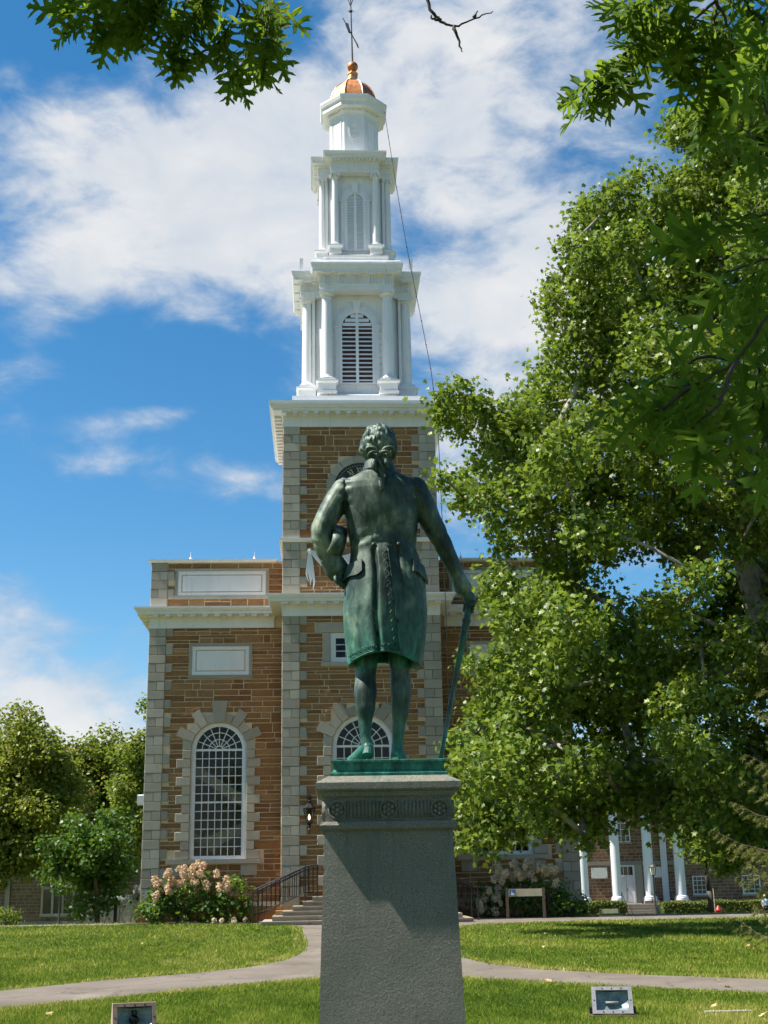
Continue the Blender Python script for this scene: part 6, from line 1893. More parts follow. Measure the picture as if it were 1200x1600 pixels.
def build_trees():
    # the great tree on the right, its trunk just out of the picture
    make_tree('plane_tree', 'huge leafy tree filling the view from beside the steeple to the picture edge', 'tree',
              [(10.95, 34.2, -0.1), (10.8, 34.1, 2.5), (10.4, 34.0, 6.0), (9.7, 33.7, 9.5), (9.1, 33.5, 13), (9.2, 33.3, 17), (9.8, 33.2, 20)],
              MAPLE_CLUMPS, 'leaf_plane', 'bark_pale', 0.16, 16, 44, 0.20, LEAF_LOBED, 0.026, 0.42, seed=4, up=0.35, shell=0.35, flat=0.9)
    rng = np.random.default_rng(21)
    # left background
    cl = blob(rng, (-28.6, 100, 8.0), (5.8, 5, 6.6), 56, 1.0, 1.7)+[(-31.0,98,2.0,1.2),(-29.0,98,2.4,1.2),(-27.0,99,2.6,1.1),(-25.4,100,3.4,1.2),(-30,97.5,3.8,1.3),(-27.4,98,4.4,1.3)]
    make_tree('oak_tree', 'broad yellow-green tree at the far left with low spreading boughs', 'tree', [(-30.2, 99, -2.0), (-30.1, 99, 1.0), (-29.6, 99.4, 4.5), (-29, 100, 8), (-28.6, 100, 11)], cl, 'leaf_far_yellow', 'bark', 0.34, 10, 22, 0.36, r0=0.05, trunk_r=0.5, seed=5)
    cl = blob(rng, (-24.2, 109, 7.6), (4.5, 4, 7.2), 46, 1.0, 1.6)
    make_tree('linden_tree', 'rounded light green tree behind the dark young maple', 'tree', [(-24.2, 109, -2.2), (-24.2, 109, 3), (-24.1, 109, 8), (-24.1, 109, 11)], cl, 'leaf_far', 'bark', 0.32, 10, 22, 0.34, r0=0.05, trunk_r=0.4, seed=6)
    cl = blob(rng, (-17.15, 75.6, 2.75), (2.5, 2.3, 3.2), 34, 0.6, 1.0)
    make_tree('maple_tree', 'small dark green maple standing between the lamp post and the chapel', 'tree', [(-16.55, 75.6, -1.25), (-16.6, 75.6, 0.5), (-16.9, 75.6, 2.4), (-17.1, 75.6, 4.8)], cl, 'leaf_dark', 'bark', 0.23, 11, 26, 0.24, LEAF_LOBED, r0=0.03, trunk_r=0.17, seed=7)
    cl = blob(rng, (-17.0, 88, 6.4), (2.5, 2.5, 5.0), 26, 0.7, 1.2) + [(-16.35, 88, 13.4, 0.5), (-16.1, 88, 12.4, 0.55), (-16.7, 88, 13.0, 0.3), (-15.8, 88, 11.0, 0.8)]
    make_tree('willow_tree', 'pale feathery tree pressed against the chapel corner', 'tree', [(-16.0, 88, -1.7), (-16.1, 88, 3), (-16.4, 88, 7), (-16.2, 88, 11.5)], cl, 'leaf_far', 'bark', 0.26, 12, 24, 0.26, r0=0.03, trunk_r=0.25, seed=8)
    cl = blob(rng, (-37, 118, 9), (6, 5, 6), 26, 1.2, 1.8)
    make_tree('elm_tree', 'dull green tree behind the broad yellow-green one at the picture edge', 'tree', [(-37, 118, -2.6), (-37, 118, 4), (-37, 118, 10)], cl, 'leaf_far', 'bark', 0.36, 9, 20, 0.4, r0=0.05, trunk_r=0.4, seed=9)
    # young tree on the lawn at the right
    cl = blob(rng, (15.2, 60, 3.0), (2.3, 2.0, 1.9), 34, 0.5, 0.85)
    make_tree('young_tree', 'young tree with a bare slim trunk in front of the columned hall', 'tree', [(14.35, 60, -0.56), (14.3, 60, 0.6), (14.2, 60, 1.8), (14.9, 60, 3.8)], cl, 'leaf_plane', 'bark', 0.19, 12, 26, 0.2, LEAF_LOBED, r0=0.022, trunk_r=0.13, seed=10)
    # dark conifer top at the left edge
    conifer('pine_tree', 'dark conifer peeping over the trees at the left edge', (-35.2, 116, -2.4), 19.5, 3.2, 30, 0.5, 'leaf_dark', seed=3, needle=0.30, per=70)
    conifer('spruce_tree', 'yellowish spruce with drooping needled boughs at the right edge', (8.15, 22.0, -0.05), 8.6, 3.0, 84, 0.55, 'needle', seed=5, needle=0.075, per=230)


def conifer(name, label, base, H, Rm, nb, droop, mat, seed, needle, per):
    rng = np.random.default_rng(seed); rnd = random.Random(seed)
    root = thing(name, label, 'tree', base)
    obj('trunk', MB().tube([(0, 0, 0), (0, 0, H*0.5), (0, 0, H)], [H*0.018, H*0.012, 0.01], 10), 'bark', root, smooth=True)
    mb = MB(); V = []
    k = needle/0.05
    for b in range(nb):
        t = (b+0.5)/nb; z = 0.5+(H-0.7)*t
        L = Rm*(1-t)**0.85*rnd.uniform(0.8, 1.12)+0.1
        a = b*2.399+rnd.uniform(-.2, .2)
        d = np.array([math.cos(a), math.sin(a), 0])
        pts = []
        for i in range(7):
            u = i/6
            pts.append(np.array([0, 0, z])+d*L*u+np.array([0, 0, -droop*L*0.35*math.sin(u*2.0)+0.18*L*u*u*u]))
        mb.tube([tuple(p) for p in pts], [0.022*(1-u/6*0.85) for u in range(7)], 5)
        side = np.array([-d[1], d[0], 0])
        nt = max(4, int(9*L/1.0))
        for s in range(nt):
            u = 0.22+0.78*(s+rnd.random())/nt
            f = u*6; i = min(5, int(f)); p = pts[i]+(pts[i+1]-pts[i])*(f-i)
            sg = 1 if s % 2 else -1
            tl = (0.42*(1-u)+0.14)*min(1.3, L)*rnd.uniform(.7, 1.2)
            dirn = d*0.55+side*sg*0.8+np.array([0, 0, -0.42])
            dirn /= np.linalg.norm(dirn)
            mb.tube([tuple(p), tuple(p+dirn*tl)], [0.008, 0.003], 3)
            n = max(10, int(per*tl/0.5))
            q = p+dirn*tl*rng.random(n)[:, None]
            nd = dirn*0.9+rng.normal(size=(n, 3))*0.75; nd /= np.linalg.norm(nd, axis=1)[:, None]
            w = np.cross(nd, rng.normal(size=(n, 3))); w /= np.linalg.norm(w, axis=1)[:, None]
            ln = needle*rng.uniform(.7, 1.2, n)[:, None]
            V.append(np.stack([q-w*0.0035*k, q+w*0.0035*k, q+nd*ln], 1).reshape(-1, 3))
    obj('boughs', mb, 'bark', root)
    v = np.concatenate(V)
    link('needles', mesh_np('needles', v, np.arange(len(v)).reshape(-1, 3)), mat, root, kind='stuff')


def oak_leaf_mesh(rnd):
    right = [(0.015, 0.05), (0.09, 0.07), (0.17, 0.05), (0.27, 0.08), (0.17, 0.13), (0.07, 0.17), (0.055, 0.24), (0.14, 0.26), (0.26, 0.25), (0.34, 0.28), (0.46, 0.36), (0.35, 0.37), (0.30, 0.43), (0.20, 0.38), (0.07, 0.36), (0.05, 0.45), (0.13, 0.50), (0.24, 0.53), (0.31, 0.58), (0.43, 0.70), (0.31, 0.67), (0.27, 0.72), (0.18, 0.65), (0.06, 0.60), (0.045, 0.68), (0.11, 0.75), (0.17, 0.80), (0.24, 0.91), (0.14, 0.87), (0.06, 0.80), (0.045, 0.86), (0.07, 0.92)]
    mb = MB(); k = rnd.uniform(0.1, 0.3); c = rnd.uniform(0.05, 0.25)
    def z(x, y): return k*abs(x)-c*y*y+0.03*math.sin(9*y+x*7)
    jit = lambda: 1+rnd.uniform(-.12, .12)
    for s in (1, -1):
        pts = [(0, 0)]+[(s*x*jit()*1.08, y+0.012*(rnd.random()-.5)) for x, y in right]+[(0, 1.0), (0, 0.66), (0, 0.33)]
        vs = [(x, y, z(x, y)) for x, y in pts]
        mb.add(vs, [tuple(range(len(vs))) if s > 0 else tuple(range(len(vs)-1, -1, -1))])
    mb.add([(-0.008, -0.22, 0.02), (0.008, -0.22, 0.02), (0.008, 0.02, 0), (-0.008, 0.02, 0)], [(0, 1, 2, 3)])
    return mb.mesh('leaf')


def oak_bough(name, label, twigs, leaves_per_m, size, seed, thick=0.012, bare=False, root=None):
    rnd = random.Random(seed)
    base = Vector(twigs[0][0])
    if root: base = Vector(root.location)
    else: root = thing(name, label, 'tree branch', tuple(base))
    lm = [oak_leaf_mesh(rnd) for _ in range(6)]
    done = 0
    for ti, tw in enumerate(twigs):
        P, r = smooth_path([Vector(p)-base for p in tw], [thick*(1-0.75*i/(len(tw)-1)) for i in range(len(tw))], 5)
        P = [p+Vector((rnd.uniform(-1, 1), rnd.uniform(-1, 1), rnd.uniform(-1, 1)))*0.006 for p in P]
        obj('twig', MB().tube(P, r, 6), 'twig', root, smooth=True)
        if bare: continue
        L = sum((b-a).length for a, b in zip(P[:-1], P[1:]))
        n = max(4, int(L*leaves_per_m))
        for k in range(n):
            t = 0.30+0.70*(k+rnd.random())/n
            f = min(t, 0.999)*(len(P)-1); i = int(f); p = P[i].lerp(P[i+1], f-i); d = (P[i+1]-P[i]).normalized()
            if done >= 290: break
            done += 1
            al = (d*rnd.uniform(.1, .8)+Vector((rnd.gauss(0, .55), rnd.gauss(0, .55), rnd.gauss(-.65, .35)))).normalized()
            nr = Vector((rnd.gauss(0, .6), rnd.gauss(-.25, .6), rnd.gauss(.65, .5)))
            nr = (nr-al*nr.dot(al)).normalized(); sd = al.cross(nr)
            s = size*rnd.uniform(.7, 1.15)
            o = link('leaf', rnd.choice(lm), 'leaf_oak', root)
            M = Matrix(((sd.x, al.x, nr.x), (sd.y, al.y, nr.y), (sd.z, al.z, nr.z))).to_4x4()
            o.matrix_local = Matrix.Translation(p+al*0.2*s) @ M @ Matrix.Scale(s, 4)


def build_oak():
    oak_bough('oak_branch', 'dark oak branch of pointed lobed leaves hanging at the upper left', OAK_LEFT, 30, 0.18, 3, 0.008)
    oak_bough('bare_twig', 'leafless forked twig hanging down at the top of the sky', OAK_TWIG, 0, 0.1, 4, 0.011, True)
    oak_bough('oak_branch', 'sunlit oak branch of lobed leaves reaching in at the upper right corner', OAK_RIGHT, 32, 0.19, 5, 0.008)
    # the oak those leaves hang from: it stands behind the viewer, its unseen crown added overhead to shade the near leaves
    rnd = random.Random(17)
    cl = []
    for i in range(9):
        for j in range(5):
            x, y = -5.8+i*1.0+rnd.uniform(-.3, .3), 2.0+j*0.95+rnd.uniform(-.25, .25)
            if 4.0 < y and -1.7 < x < 1.2: continue  # gap left in the added crown so sun reaches the upper right branch
            cl.append((x, y, 1.4+0.82*y+1.75+rnd.uniform(0, .8), rnd.uniform(.6, .8)))
    root = make_tree('oak_tree', 'oak tree with unseen crown added overhead for shade, its shaded lobed leaves hanging down the right edge', 'tree', [(4.6, -2.2, 0), (4.5, -2.0, 2.0), (4.0, -1.0, 4.2), (3.0, 0.8, 6.0), (1.2, 2.6, 7.0), (-1.0, 3.6, 7.4)], cl, 'leaf_oak', 'bark', 0.2, 8, 26, 0.2, LEAF_LOBED, r0=0.02, trunk_r=0.3, seed=31, shell=0.3)
    oak_bough('oak_tree', None, OAK_FRONT, 19, 0.19, 6, 0.007, root=root)


def flower_mesh(seed, n=130):
    rng = np.random.default_rng(seed)
    d = rng.normal(size=(n, 3)); d /= np.linalg.norm(d, axis=1)[:, None]
    p = d*np.array([0.42, 0.42, 0.55])*(0.8+0.3*rng.random(n))[:, None]
    fr = rot_frames(rng, n, 0.2, d, 1.2)
    return leaves_mesh('flower_head', p, fr, 0.26*(0.7+0.6*rng.random(n)), LEAF_SIMPLE)


FLOWERS = {}


def shrub(name, label, base, blobs, leaf_mat, leaf, per, sprays, spray_r, seed, flowers=None, group=None, stems=5):
    rng = np.random.default_rng(seed); rnd = random.Random(seed)
    root = thing(name, label, 'shrub', base, 0, group)
    P, O = clump_points(rng, blobs, per, sprays, spray_r, 0.45, 0.95)
    P[:, 2] = np.maximum(P[:, 2], 0.03)
    fr = rot_frames(rng, len(P), 0.35, O, 0.7)
    link('foliage', leaves_mesh('foliage', P, fr, leaf*(0.65+0.6*rng.random(len(P))), LEAF_SIMPLE), leaf_mat, root, kind='stuff')
    mb = MB()
    for k in range(stems):
        b = rnd.choice(blobs)
        mb.tube([(b[0]*0.5+rnd.uniform(-.1, .1), b[1]*0.5, -0.02), (b[0]*0.8, b[1]*0.8, b[2]*0.6), (b[0], b[1], b[2])], [0.03, 0.022, 0.012], 5)
    obj('stems', mb, 'bark', root)
    if flowers:
        mat, spots, sz = flowers
        if mat not in FLOWERS: FLOWERS[mat] = [flower_mesh(40+i) for i in range(3)]
        for (x, y, z) in spots:
            s = sz*rnd.uniform(.75, 1.2)
            me = rnd.choice(FLOWERS[mat])
            link('flower_head', me, mat, root, loc=(x, y, z), scale=(s, s, s*1.1), rot=(rnd.uniform(-.5, .5), rnd.uniform(-.5, .5), rnd.uniform(0, 6)))
    return root


def build_shrubs():
    rnd = random.Random(8)
    gz = 0.05
    # left of the steps
    shrub('green_shrub', 'bright green leafy shrub at the corner of the chapel', (-7.75, 44.35, gz), [(-.2, 0, .55, .5), (.2, -.1, .45, .45), (-.35, .1, .3, .4), (.1, .1, .95, .38), (.35, .0, .75, .35), (-.1, -.1, 1.1, .3)], 'leaf_shrub', 0.15, 9, 34, 0.11, 1)
    sp = []
    for k in range(40):
        a = rnd.uniform(-1.35, 1.25); h = 1.05+0.55*math.cos(a*1.05)+rnd.uniform(-.35, .25)
        sp.append((a, rnd.uniform(-.75, -.15), max(0.75, h)))
    sp += [(0.15, -.2, 1.92), (0.32, -.3, 1.85), (-.02, -.3, 1.80), (.25, -.5, 1.6), (1.3, -.5, .95)]
    shrub('hydrangea', 'pink flowering hydrangea between two green shrubs left of the steps', (-6.55, 44.5, gz), [(-.9, 0, .75, .5), (-.4, -.1, .95, .55), (.1, 0, 1.05, .55), (.6, -.1, .9, .5), (1.0, 0, .7, .45), (-.2, -.3, .5, .45), (.5, -.3, .45, .45), (0.2, 0, 1.5, .32), (-.6, -.2, .4, .4)], 'leaf_dark', 0.17, 9, 34, 0.12, 2, ('petal_pink', sp, 0.22))
    shrub('green_shrub', 'bright green leafy shrub beside the iron stair railing', (-5.2, 44.25, gz), [(-.25, 0, .6, .5), (.25, -.1, .5, .5), (0, 0, 1.0, .42), (-.2, .1, 1.2, .3), (.45, 0, .35, .35), (-.5, -.2, .4, .38), (.1, -.2, 1.25, .26)], 'leaf_shrub', 0.15, 9, 36, 0.11, 3,
          ('petal_cream', [(-.55, -.6, .12), (.1, -.65, .10), (.45, -.6, .14), (-.3, -.65, .12)], 0.17))
    obj('planting_soil', MB().prism_z([(-8.9, 43.9), (-4.6, 43.4), (-4.4, 46.2), (-8.9, 45.8)], 0.03, 0.085), 'soil', kind='structure')
    # right of the steps
    sp = []
    for k in range(44):
        a = rnd.uniform(-1.0, 1.15); h = 1.0+0.6*math.cos(a*0.9)+rnd.uniform(-.35, .25)
        sp.append((a+.25, rnd.uniform(-.75, -.2), max(.55, h)))
    for k in range(14): sp.append((rnd.uniform(-1.35, -.5), rnd.uniform(-.7, -.3), rnd.uniform(.2, 1.0)))
    shrub('hydrangea', 'cream and blush hydrangea behind the low notice board', (4.15, 44.9, gz), [(-.9, 0, .6, .5), (-.4, -.1, .8, .5), (.2, 0, 1.05, .55), (.7, -.1, .95, .5), (1.2, 0, .8, .45), (0, -.3, .45, .45), (.8, -.2, .4, .45), (-1.1, -.1, .35, .4)], 'leaf_dark', 0.17, 9, 32, 0.12, 4, ('petal_cream', sp, 0.21))
    shrub('green_shrub', 'dark green rounded shrub at the right corner of the chapel', (5.85, 44.5, gz), [(0, 0, .5, .5), (-.25, -.1, .4, .4), (.3, 0, .45, .42), (0, 0, .85, .35), (.3, -.2, .25, .3)], 'leaf_dark', 0.15, 9, 36, 0.11, 5)
    obj('planting_soil', MB().prism_z([(2.3, 43.7), (6.8, 44.0), (6.8, 46.4), (2.5, 46.2)], 0.03, 0.085), 'soil', kind='structure')
    # far left
    shrub('clipped_shrub', 'round clipped green shrub at the far left lawn edge', (-24.0, 84, -1.5), [(0, 0, .9, .75), (.3, 0, .7, .6), (-.3, 0, .75, .6), (0, -.2, 1.1, .5)], 'leaf_far', 0.16, 8, 40, 0.12, 6)
    sp = [(rnd.gauss(0, .35), rnd.gauss(-.1, .25), 2.05+rnd.gauss(0, .30)) for k in range(22)]
    shrub('flowering_shrub', 'tall white flowering shrub against the chapel corner', (-14.75, 78, -1.35), [(0, 0, 2.0, .45), (.2, 0, 2.2, .35), (-.25, 0, 1.8, .35)], 'leaf_dark', 0.16, 6, 20, 0.12, 7, ('petal_white', sp, 0.34), stems=3)
    sp = [(rnd.gauss(0, .2), rnd.gauss(-.1, .15), 1.62+rnd.gauss(0, .16)) for k in range(9)]
    shrub('flowering_shrub', 'small white flowering shrub beside the leaning wooden stakes', (-15.8, 78, -1.35), [(0, 0, 1.6, .28)], 'leaf_dark', 0.14, 6, 16, 0.1, 8, ('petal_white', sp, 0.26), stems=2)


def hedge(name, label, x0, x1, y0, y1, z0, z1, seed):
    rng = np.random.default_rng(seed)
    root = thing(name, label, 'hedge', ((x0+x1)/2, (y0+y1)/2, z0), 0, 'clipped hedges before the columned hall')
    w, d, h = x1-x0, y1-y0, z1-z0
    core = MB().sweep(rect(-w/2, w/2, -d/2, d/2), [(-.15, 0), (-.08, h*.7), (-.25, h-.1)])
    obj('core', core, 'leaf_dark', root)
    n = int(1500*w)
    f = rng.random(n)
    P = np.stack([(rng.random(n)-.5)*w, np.where(f < .6, -d/2+rng.normal(size=n)*.04, (rng.random(n)-.5)*d), np.where(f < .6, rng.random(n)*h, h+rng.normal(size=n)*.04-0.03)], 1)
    P[:, 2] -= 0.12*(np.abs(P[:, 0])/(w/2))**8
    P[:, 2] += 0.05*np.sin(P[:, 0]*1.7+seed)*(P[:, 2] > h*.7)
    out = np.where((f < .6)[:, None], np.array([0, -1, .3]), np.array([0, -.2, 1]))
    fr = rot_frames(rng, n, .2, out, 1.2)
    link('foliage', leaves_mesh('foliage', P, fr, 0.13*(.6+.7*rng.random(n)), LEAF_SIMPLE), 'leaf_hedge', root, kind='stuff')


# ------------------------------------------------------------------ neighbouring buildings
def brick_mat(name, c1, c2, mortar, bw, bh):
    t = NT(name)
    sep = t.n('ShaderNodeSeparateXYZ'); t.t.links.new(t.pos.outputs['Position'], sep.inputs[0])
    cb = t.n('ShaderNodeCombineXYZ'); t.t.links.new(sep.outputs[0], cb.inputs[0]); t.t.links.new(sep.outputs[2], cb.inputs[1])
    br = t.n('ShaderNodeTexBrick', Scale=1.0)
    br.offset_frequency = 2; br.squash = 0.7; br.squash_frequency = 3
    t.t.links.new(cb.outputs[0], br.inputs['Vector'])
    for k, v in (('Color1', c1), ('Color2', c2), ('Mortar', mortar)): t.set(br, k, v)
    br.inputs['Brick Width'].default_value = bw; br.inputs['Row Height'].default_value = bh; br.inputs['Mortar Size'].default_value = 0.022
    br.inputs['Bias'].default_value = -0.1
    c = t.mix(t.ramp(t.noise(1.5, 5, .7), [(.3, (.6,)*3), (.7, (0, 0, 0))]), br.outputs['Color'], t.mix(0.5, br.outputs['Color'], (0.05, 0.03, 0.02)))
    t.bsdf(c, 0.9, 0, 0.2, t.bump(br.outputs['Fac'], -0.4, 0.03))


def sash_window(root, x0, x1, y, z0, z1, nx, ny):
    fr = MB(); t = 0.09
    for a, b, c, d in ((x0, x1, z1-t, z1), (x0, x1, z0, z0+t), (x0, x0+t, z0+t, z1-t), (x1-t, x1, z0+t, z1-t)): fr.box(a+.001, b-.001, y-0.06, y+0.05, c+.001, d-.001)
    for i in range(1, nx): x = x0+(x1-x0)*i/nx; fr.box(x-.02, x+.02, y-.03, y+.02, z0+t, z1-t)
    for j in range(1, ny): z = z0+(z1-z0)*j/ny; fr.box(x0+t, x1-t, y-.035, y+.025, z-.022, z+.022)
    w = obj('window', fr, 'white_paint', root)
    obj('pane', MB().box(x0+t, x1-t, y+.026, y+.03, z0+t, z1-t), 'dark_glass', w)
    obj('sill', MB().box(x0-.1, x1+.1, y-.14, y+.02, z0-.14, z0-.003), 'limestone', w)


def build_hall():
    brick_mat('hall_wall', (0.17, 0.085, 0.05), (0.30, 0.17, 0.10), (0.40, 0.32, 0.22), 0.62, 0.26)
    X, Y = 20.0, 110.5
    root = thing('columned_hall', 'brown stone hall with white columns and double door behind the hedges', 'building', (X, Y, -2.3))
    def B(x0, x1, y0, y1, z0, z1): return MB().box(x0-X, x1-X, y0-Y, y1-Y, z0+2.3, z1+2.3)
    obj('wall', B(13.6, 48, 110.5, 126, -2.8, 11.0), 'hall_wall', root)
    obj('portico_floor', B(14.2, 25.2, 106.6, 110.49, -2.4, -0.92), 'paving', root)
    obj('stone_band', B(13.9, 24.6, 110.42, 110.495, 2.12, 2.42), 'limestone', root)
    obj('entablature', MB().sweep([(x-X, y-Y) for x, y in rect(14.2, 25.0, 106.9, 110.4)], [(0, 11.3), (0, 12.2), (.25, 12.3), (.5, 12.6), (.5, 12.8), (0, 12.9)]), 'white_paint', root)
    ped = MB().add([(14.0-X, -3.9, 12.9), (25.2-X, -3.9, 12.9), (19.6-X, -3.9, 15.4), (14.0-X, 0, 12.9), (25.2-X, 0, 12.9), (19.6-X, 0, 15.4)], [(0, 1, 2), (5, 4, 3), (0, 3, 4, 1), (1, 4, 5, 2), (2, 5, 3, 0)])
    obj('pediment', ped, 'white_paint', root)
    cm = MB()
    r = 0.41
    cm.lathe([(r*1.35, 0), (r*1.35, .16), (r*1.25, .2), (r*1.28, .28), (r*1.05, .36)] + [(r*(1-.16*t**1.6), .36+9.0*t) for t in np.linspace(0, 1, 8)] + [(r*.95, 9.42), (r*.86, 9.48), (r*.88, 9.65), (r*1.2, 9.8)], 24)
    cm.box(-r*1.3, r*1.3, -r*1.3, r*1.3, 9.8, 10.0)
    me = cm.mesh('column'); me.shade_smooth(); me.set_sharp_from_angle(angle=R(40))
    blk = MB().box(-.6, .6, -.6, .6, -.42, 0).mesh('column_base')
    for x in (15.55, 18.2, 20.85, 23.35):
        link('column', me, 'white_paint', root, loc=(x-X, 107.4-Y, -0.68+2.3)); link('column_base', blk, 'paving', root, loc=(x-X, 107.4-Y, -0.685+2.3))
    for x in (14.75, 22.75): obj('pilaster', B(x-.25, x+.25, 110.3, 110.49, -0.9, 9.3), 'white_paint', root)
    # door with transom
    dr = MB()
    def add(x0, x1, y0, y1, z0, z1): dr.box(x0-X, x1-X, y0-Y, y1-Y, z0+2.3, z1+2.3)
    add(18.80, 18.95, 110.3, 110.5, -.9, 2.1); add(20.1, 20.25, 110.3, 110.5, -.9, 2.1); add(18.96, 20.09, 110.3, 110.5, 1.98, 2.1); add(18.96, 20.09, 110.31, 110.5, 1.18, 1.3)
    for a, b in ((18.96, 19.51), (19.54, 20.09)):
        add(a, b, 110.40, 110.49, -.9, 1.17)
        for z in (-.75, .15): add(a+.1, b-.1, 110.37, 110.41, z, z+.8)
    d = obj('door', dr, 'white_paint', root)
    obj('transom_pane', B(18.97, 20.08, 110.45, 110.47, 1.31, 1.97), 'dark_glass', d)
    tb = MB()
    for i in (1, 2): x = 18.96+1.13*i/3-X; tb.box(x-.02, x+.02, 110.42-Y, 110.45-Y, 3.61, 4.27)
    obj('transom_bars', tb, 'white_paint', d)
    obj('handle', B(19.56, 19.60, 110.33, 110.37, 0.05, .25), 'black_iron', d)
    obj('door_surround', B(20.26, 20.9, 110.44, 110.495, -.9, 2.12), 'limestone', root)
    for x in (17.35, 21.95):
        obj('wall_plaque', B(x-.65, x+.65, 110.40, 110.494, 1.08, 1.93), 'plaque', root)
        s = MB()
        for dx in (-.55, .55):
            for dz in (1.17, 1.84): s.sphere((x+dx-X, 110.39-Y, dz+2.3), .035, 6, 4)
        obj('plaque_stud', s, 'black_iron', root)
    for x0, x1, z0, z1 in ((25.0, 26.15, -.35, 1.15), (29.1, 30.6, -.35, 1.15), (18.95, 20.1, 3.95, 6.0), (25.0, 26.15, 4.0, 6.0), (29.1, 30.6, 4.0, 6.0)):
        sash_window(root, x0-X, x1-X, -0.03, z0+2.3, z1+2.3, 3, 4)
    st = thing('hall_steps', 'pale steps with two handrails leading to the white double door', 'steps', (19.6, 105.6, -2.3))
    for k in range(5): obj('step', MB().box(-1.3-.15*(4-k)*0, 1.3, -1.0+.34*k, 1.1, .3+.215*k-.01, .3+.215*(k+1)-.012), 'paving', st)
    for s in (-1, 1):
        obj('handrail', MB().tube([(s*1.2, -1.1, .2), (s*1.2, -1.1, 1.2), (s*1.2, .9, 2.3), (s*1.2, .9, 1.4)], .03, 6), 'black_iron', st)
    hedge('hedge', 'clipped yellow-green hedge just left of the pale hall steps', 14.3, 18.25, 103.6, 105.0, -1.98, -.66, 1)
    hedge('hedge', 'long clipped yellow-green hedge right of the pale hall steps', 20.95, 30.2, 103.4, 104.9, -2.05, -.76, 2)


def build_left_buildings():
    brick_mat('left_wall', (0.17, 0.11, 0.065), (0.26, 0.18, 0.11), (0.34, 0.28, 0.20), 0.7, 0.28)
    X, Y = -31.0, 115.0
    root = thing('stone_building', 'low brown stone building with red tile roof behind the left trees', 'building', (X, Y, -2.6))
    obj('wall', MB().box(-18, 10, 0, 10, -.4, 11.2), 'left_wall', root)
    rf = MB()
    rf.add([(-18.5, -.6, 11.0), (10.5, -.6, 11.0), (10.5, 5, 16.2), (-18.5, 5, 16.2), (-18.5, 10.6, 11.0), (10.5, 10.6, 11.0)], [(0, 1, 2, 3), (3, 2, 5, 4), (0, 3, 4), (1, 5, 2), (0, 4, 5, 1)])
    roof = obj('roof', rf, 'red_roof', root)
    tl = MB()
    for r_ in range(14):
        t0 = r_/14; y = -.6+5.6*t0; z = 11.03+5.2*t0
        tl.box(-18.5, 10.5, y, y+.42, z, z+.05)
    obj('tile_courses', tl, 'red_roof', roof)
    wi = MB()
    for k in range(5): x = 1.0+k*.9; wi.box(x-.09, x+.09, -.12, .02, 1.55, 3.55)
    wi.box(.85, 4.75, -.16, .02, 1.3, 1.55).box(.85, 4.75, -.14, .02, 3.55, 3.8)
    w = obj('window', wi, 'limestone', root)
    for k in range(4): obj('pane', MB().box(1.1+k*.9, 1.8+k*.9, -.02, -.005, 1.56, 3.54), 'dark_glass', w)
    obj('base_course', MB().box(-18.1, 10.1, -.25, -.001, -.4, .9), 'limestone', root)
    obj('wall_column', MB().box(-2.2, -1.8, -.2, -.002, .9, 4.2), 'limestone', root)
    # low garden wall by the chapel
    lw = thing('garden_wall', 'low grey coped garden wall left of the chapel corner', 'wall', (-18.6, 96, -2.1))
    obj('wall_face', MB().box(-3.2, 4.6, 0, .5, -.2, 2.35), 'hall_mortar', lw)
    obj('coping', MB().box(-3.3, 4.7, -.08, .58, 2.352, 2.6), 'white_paint', lw)


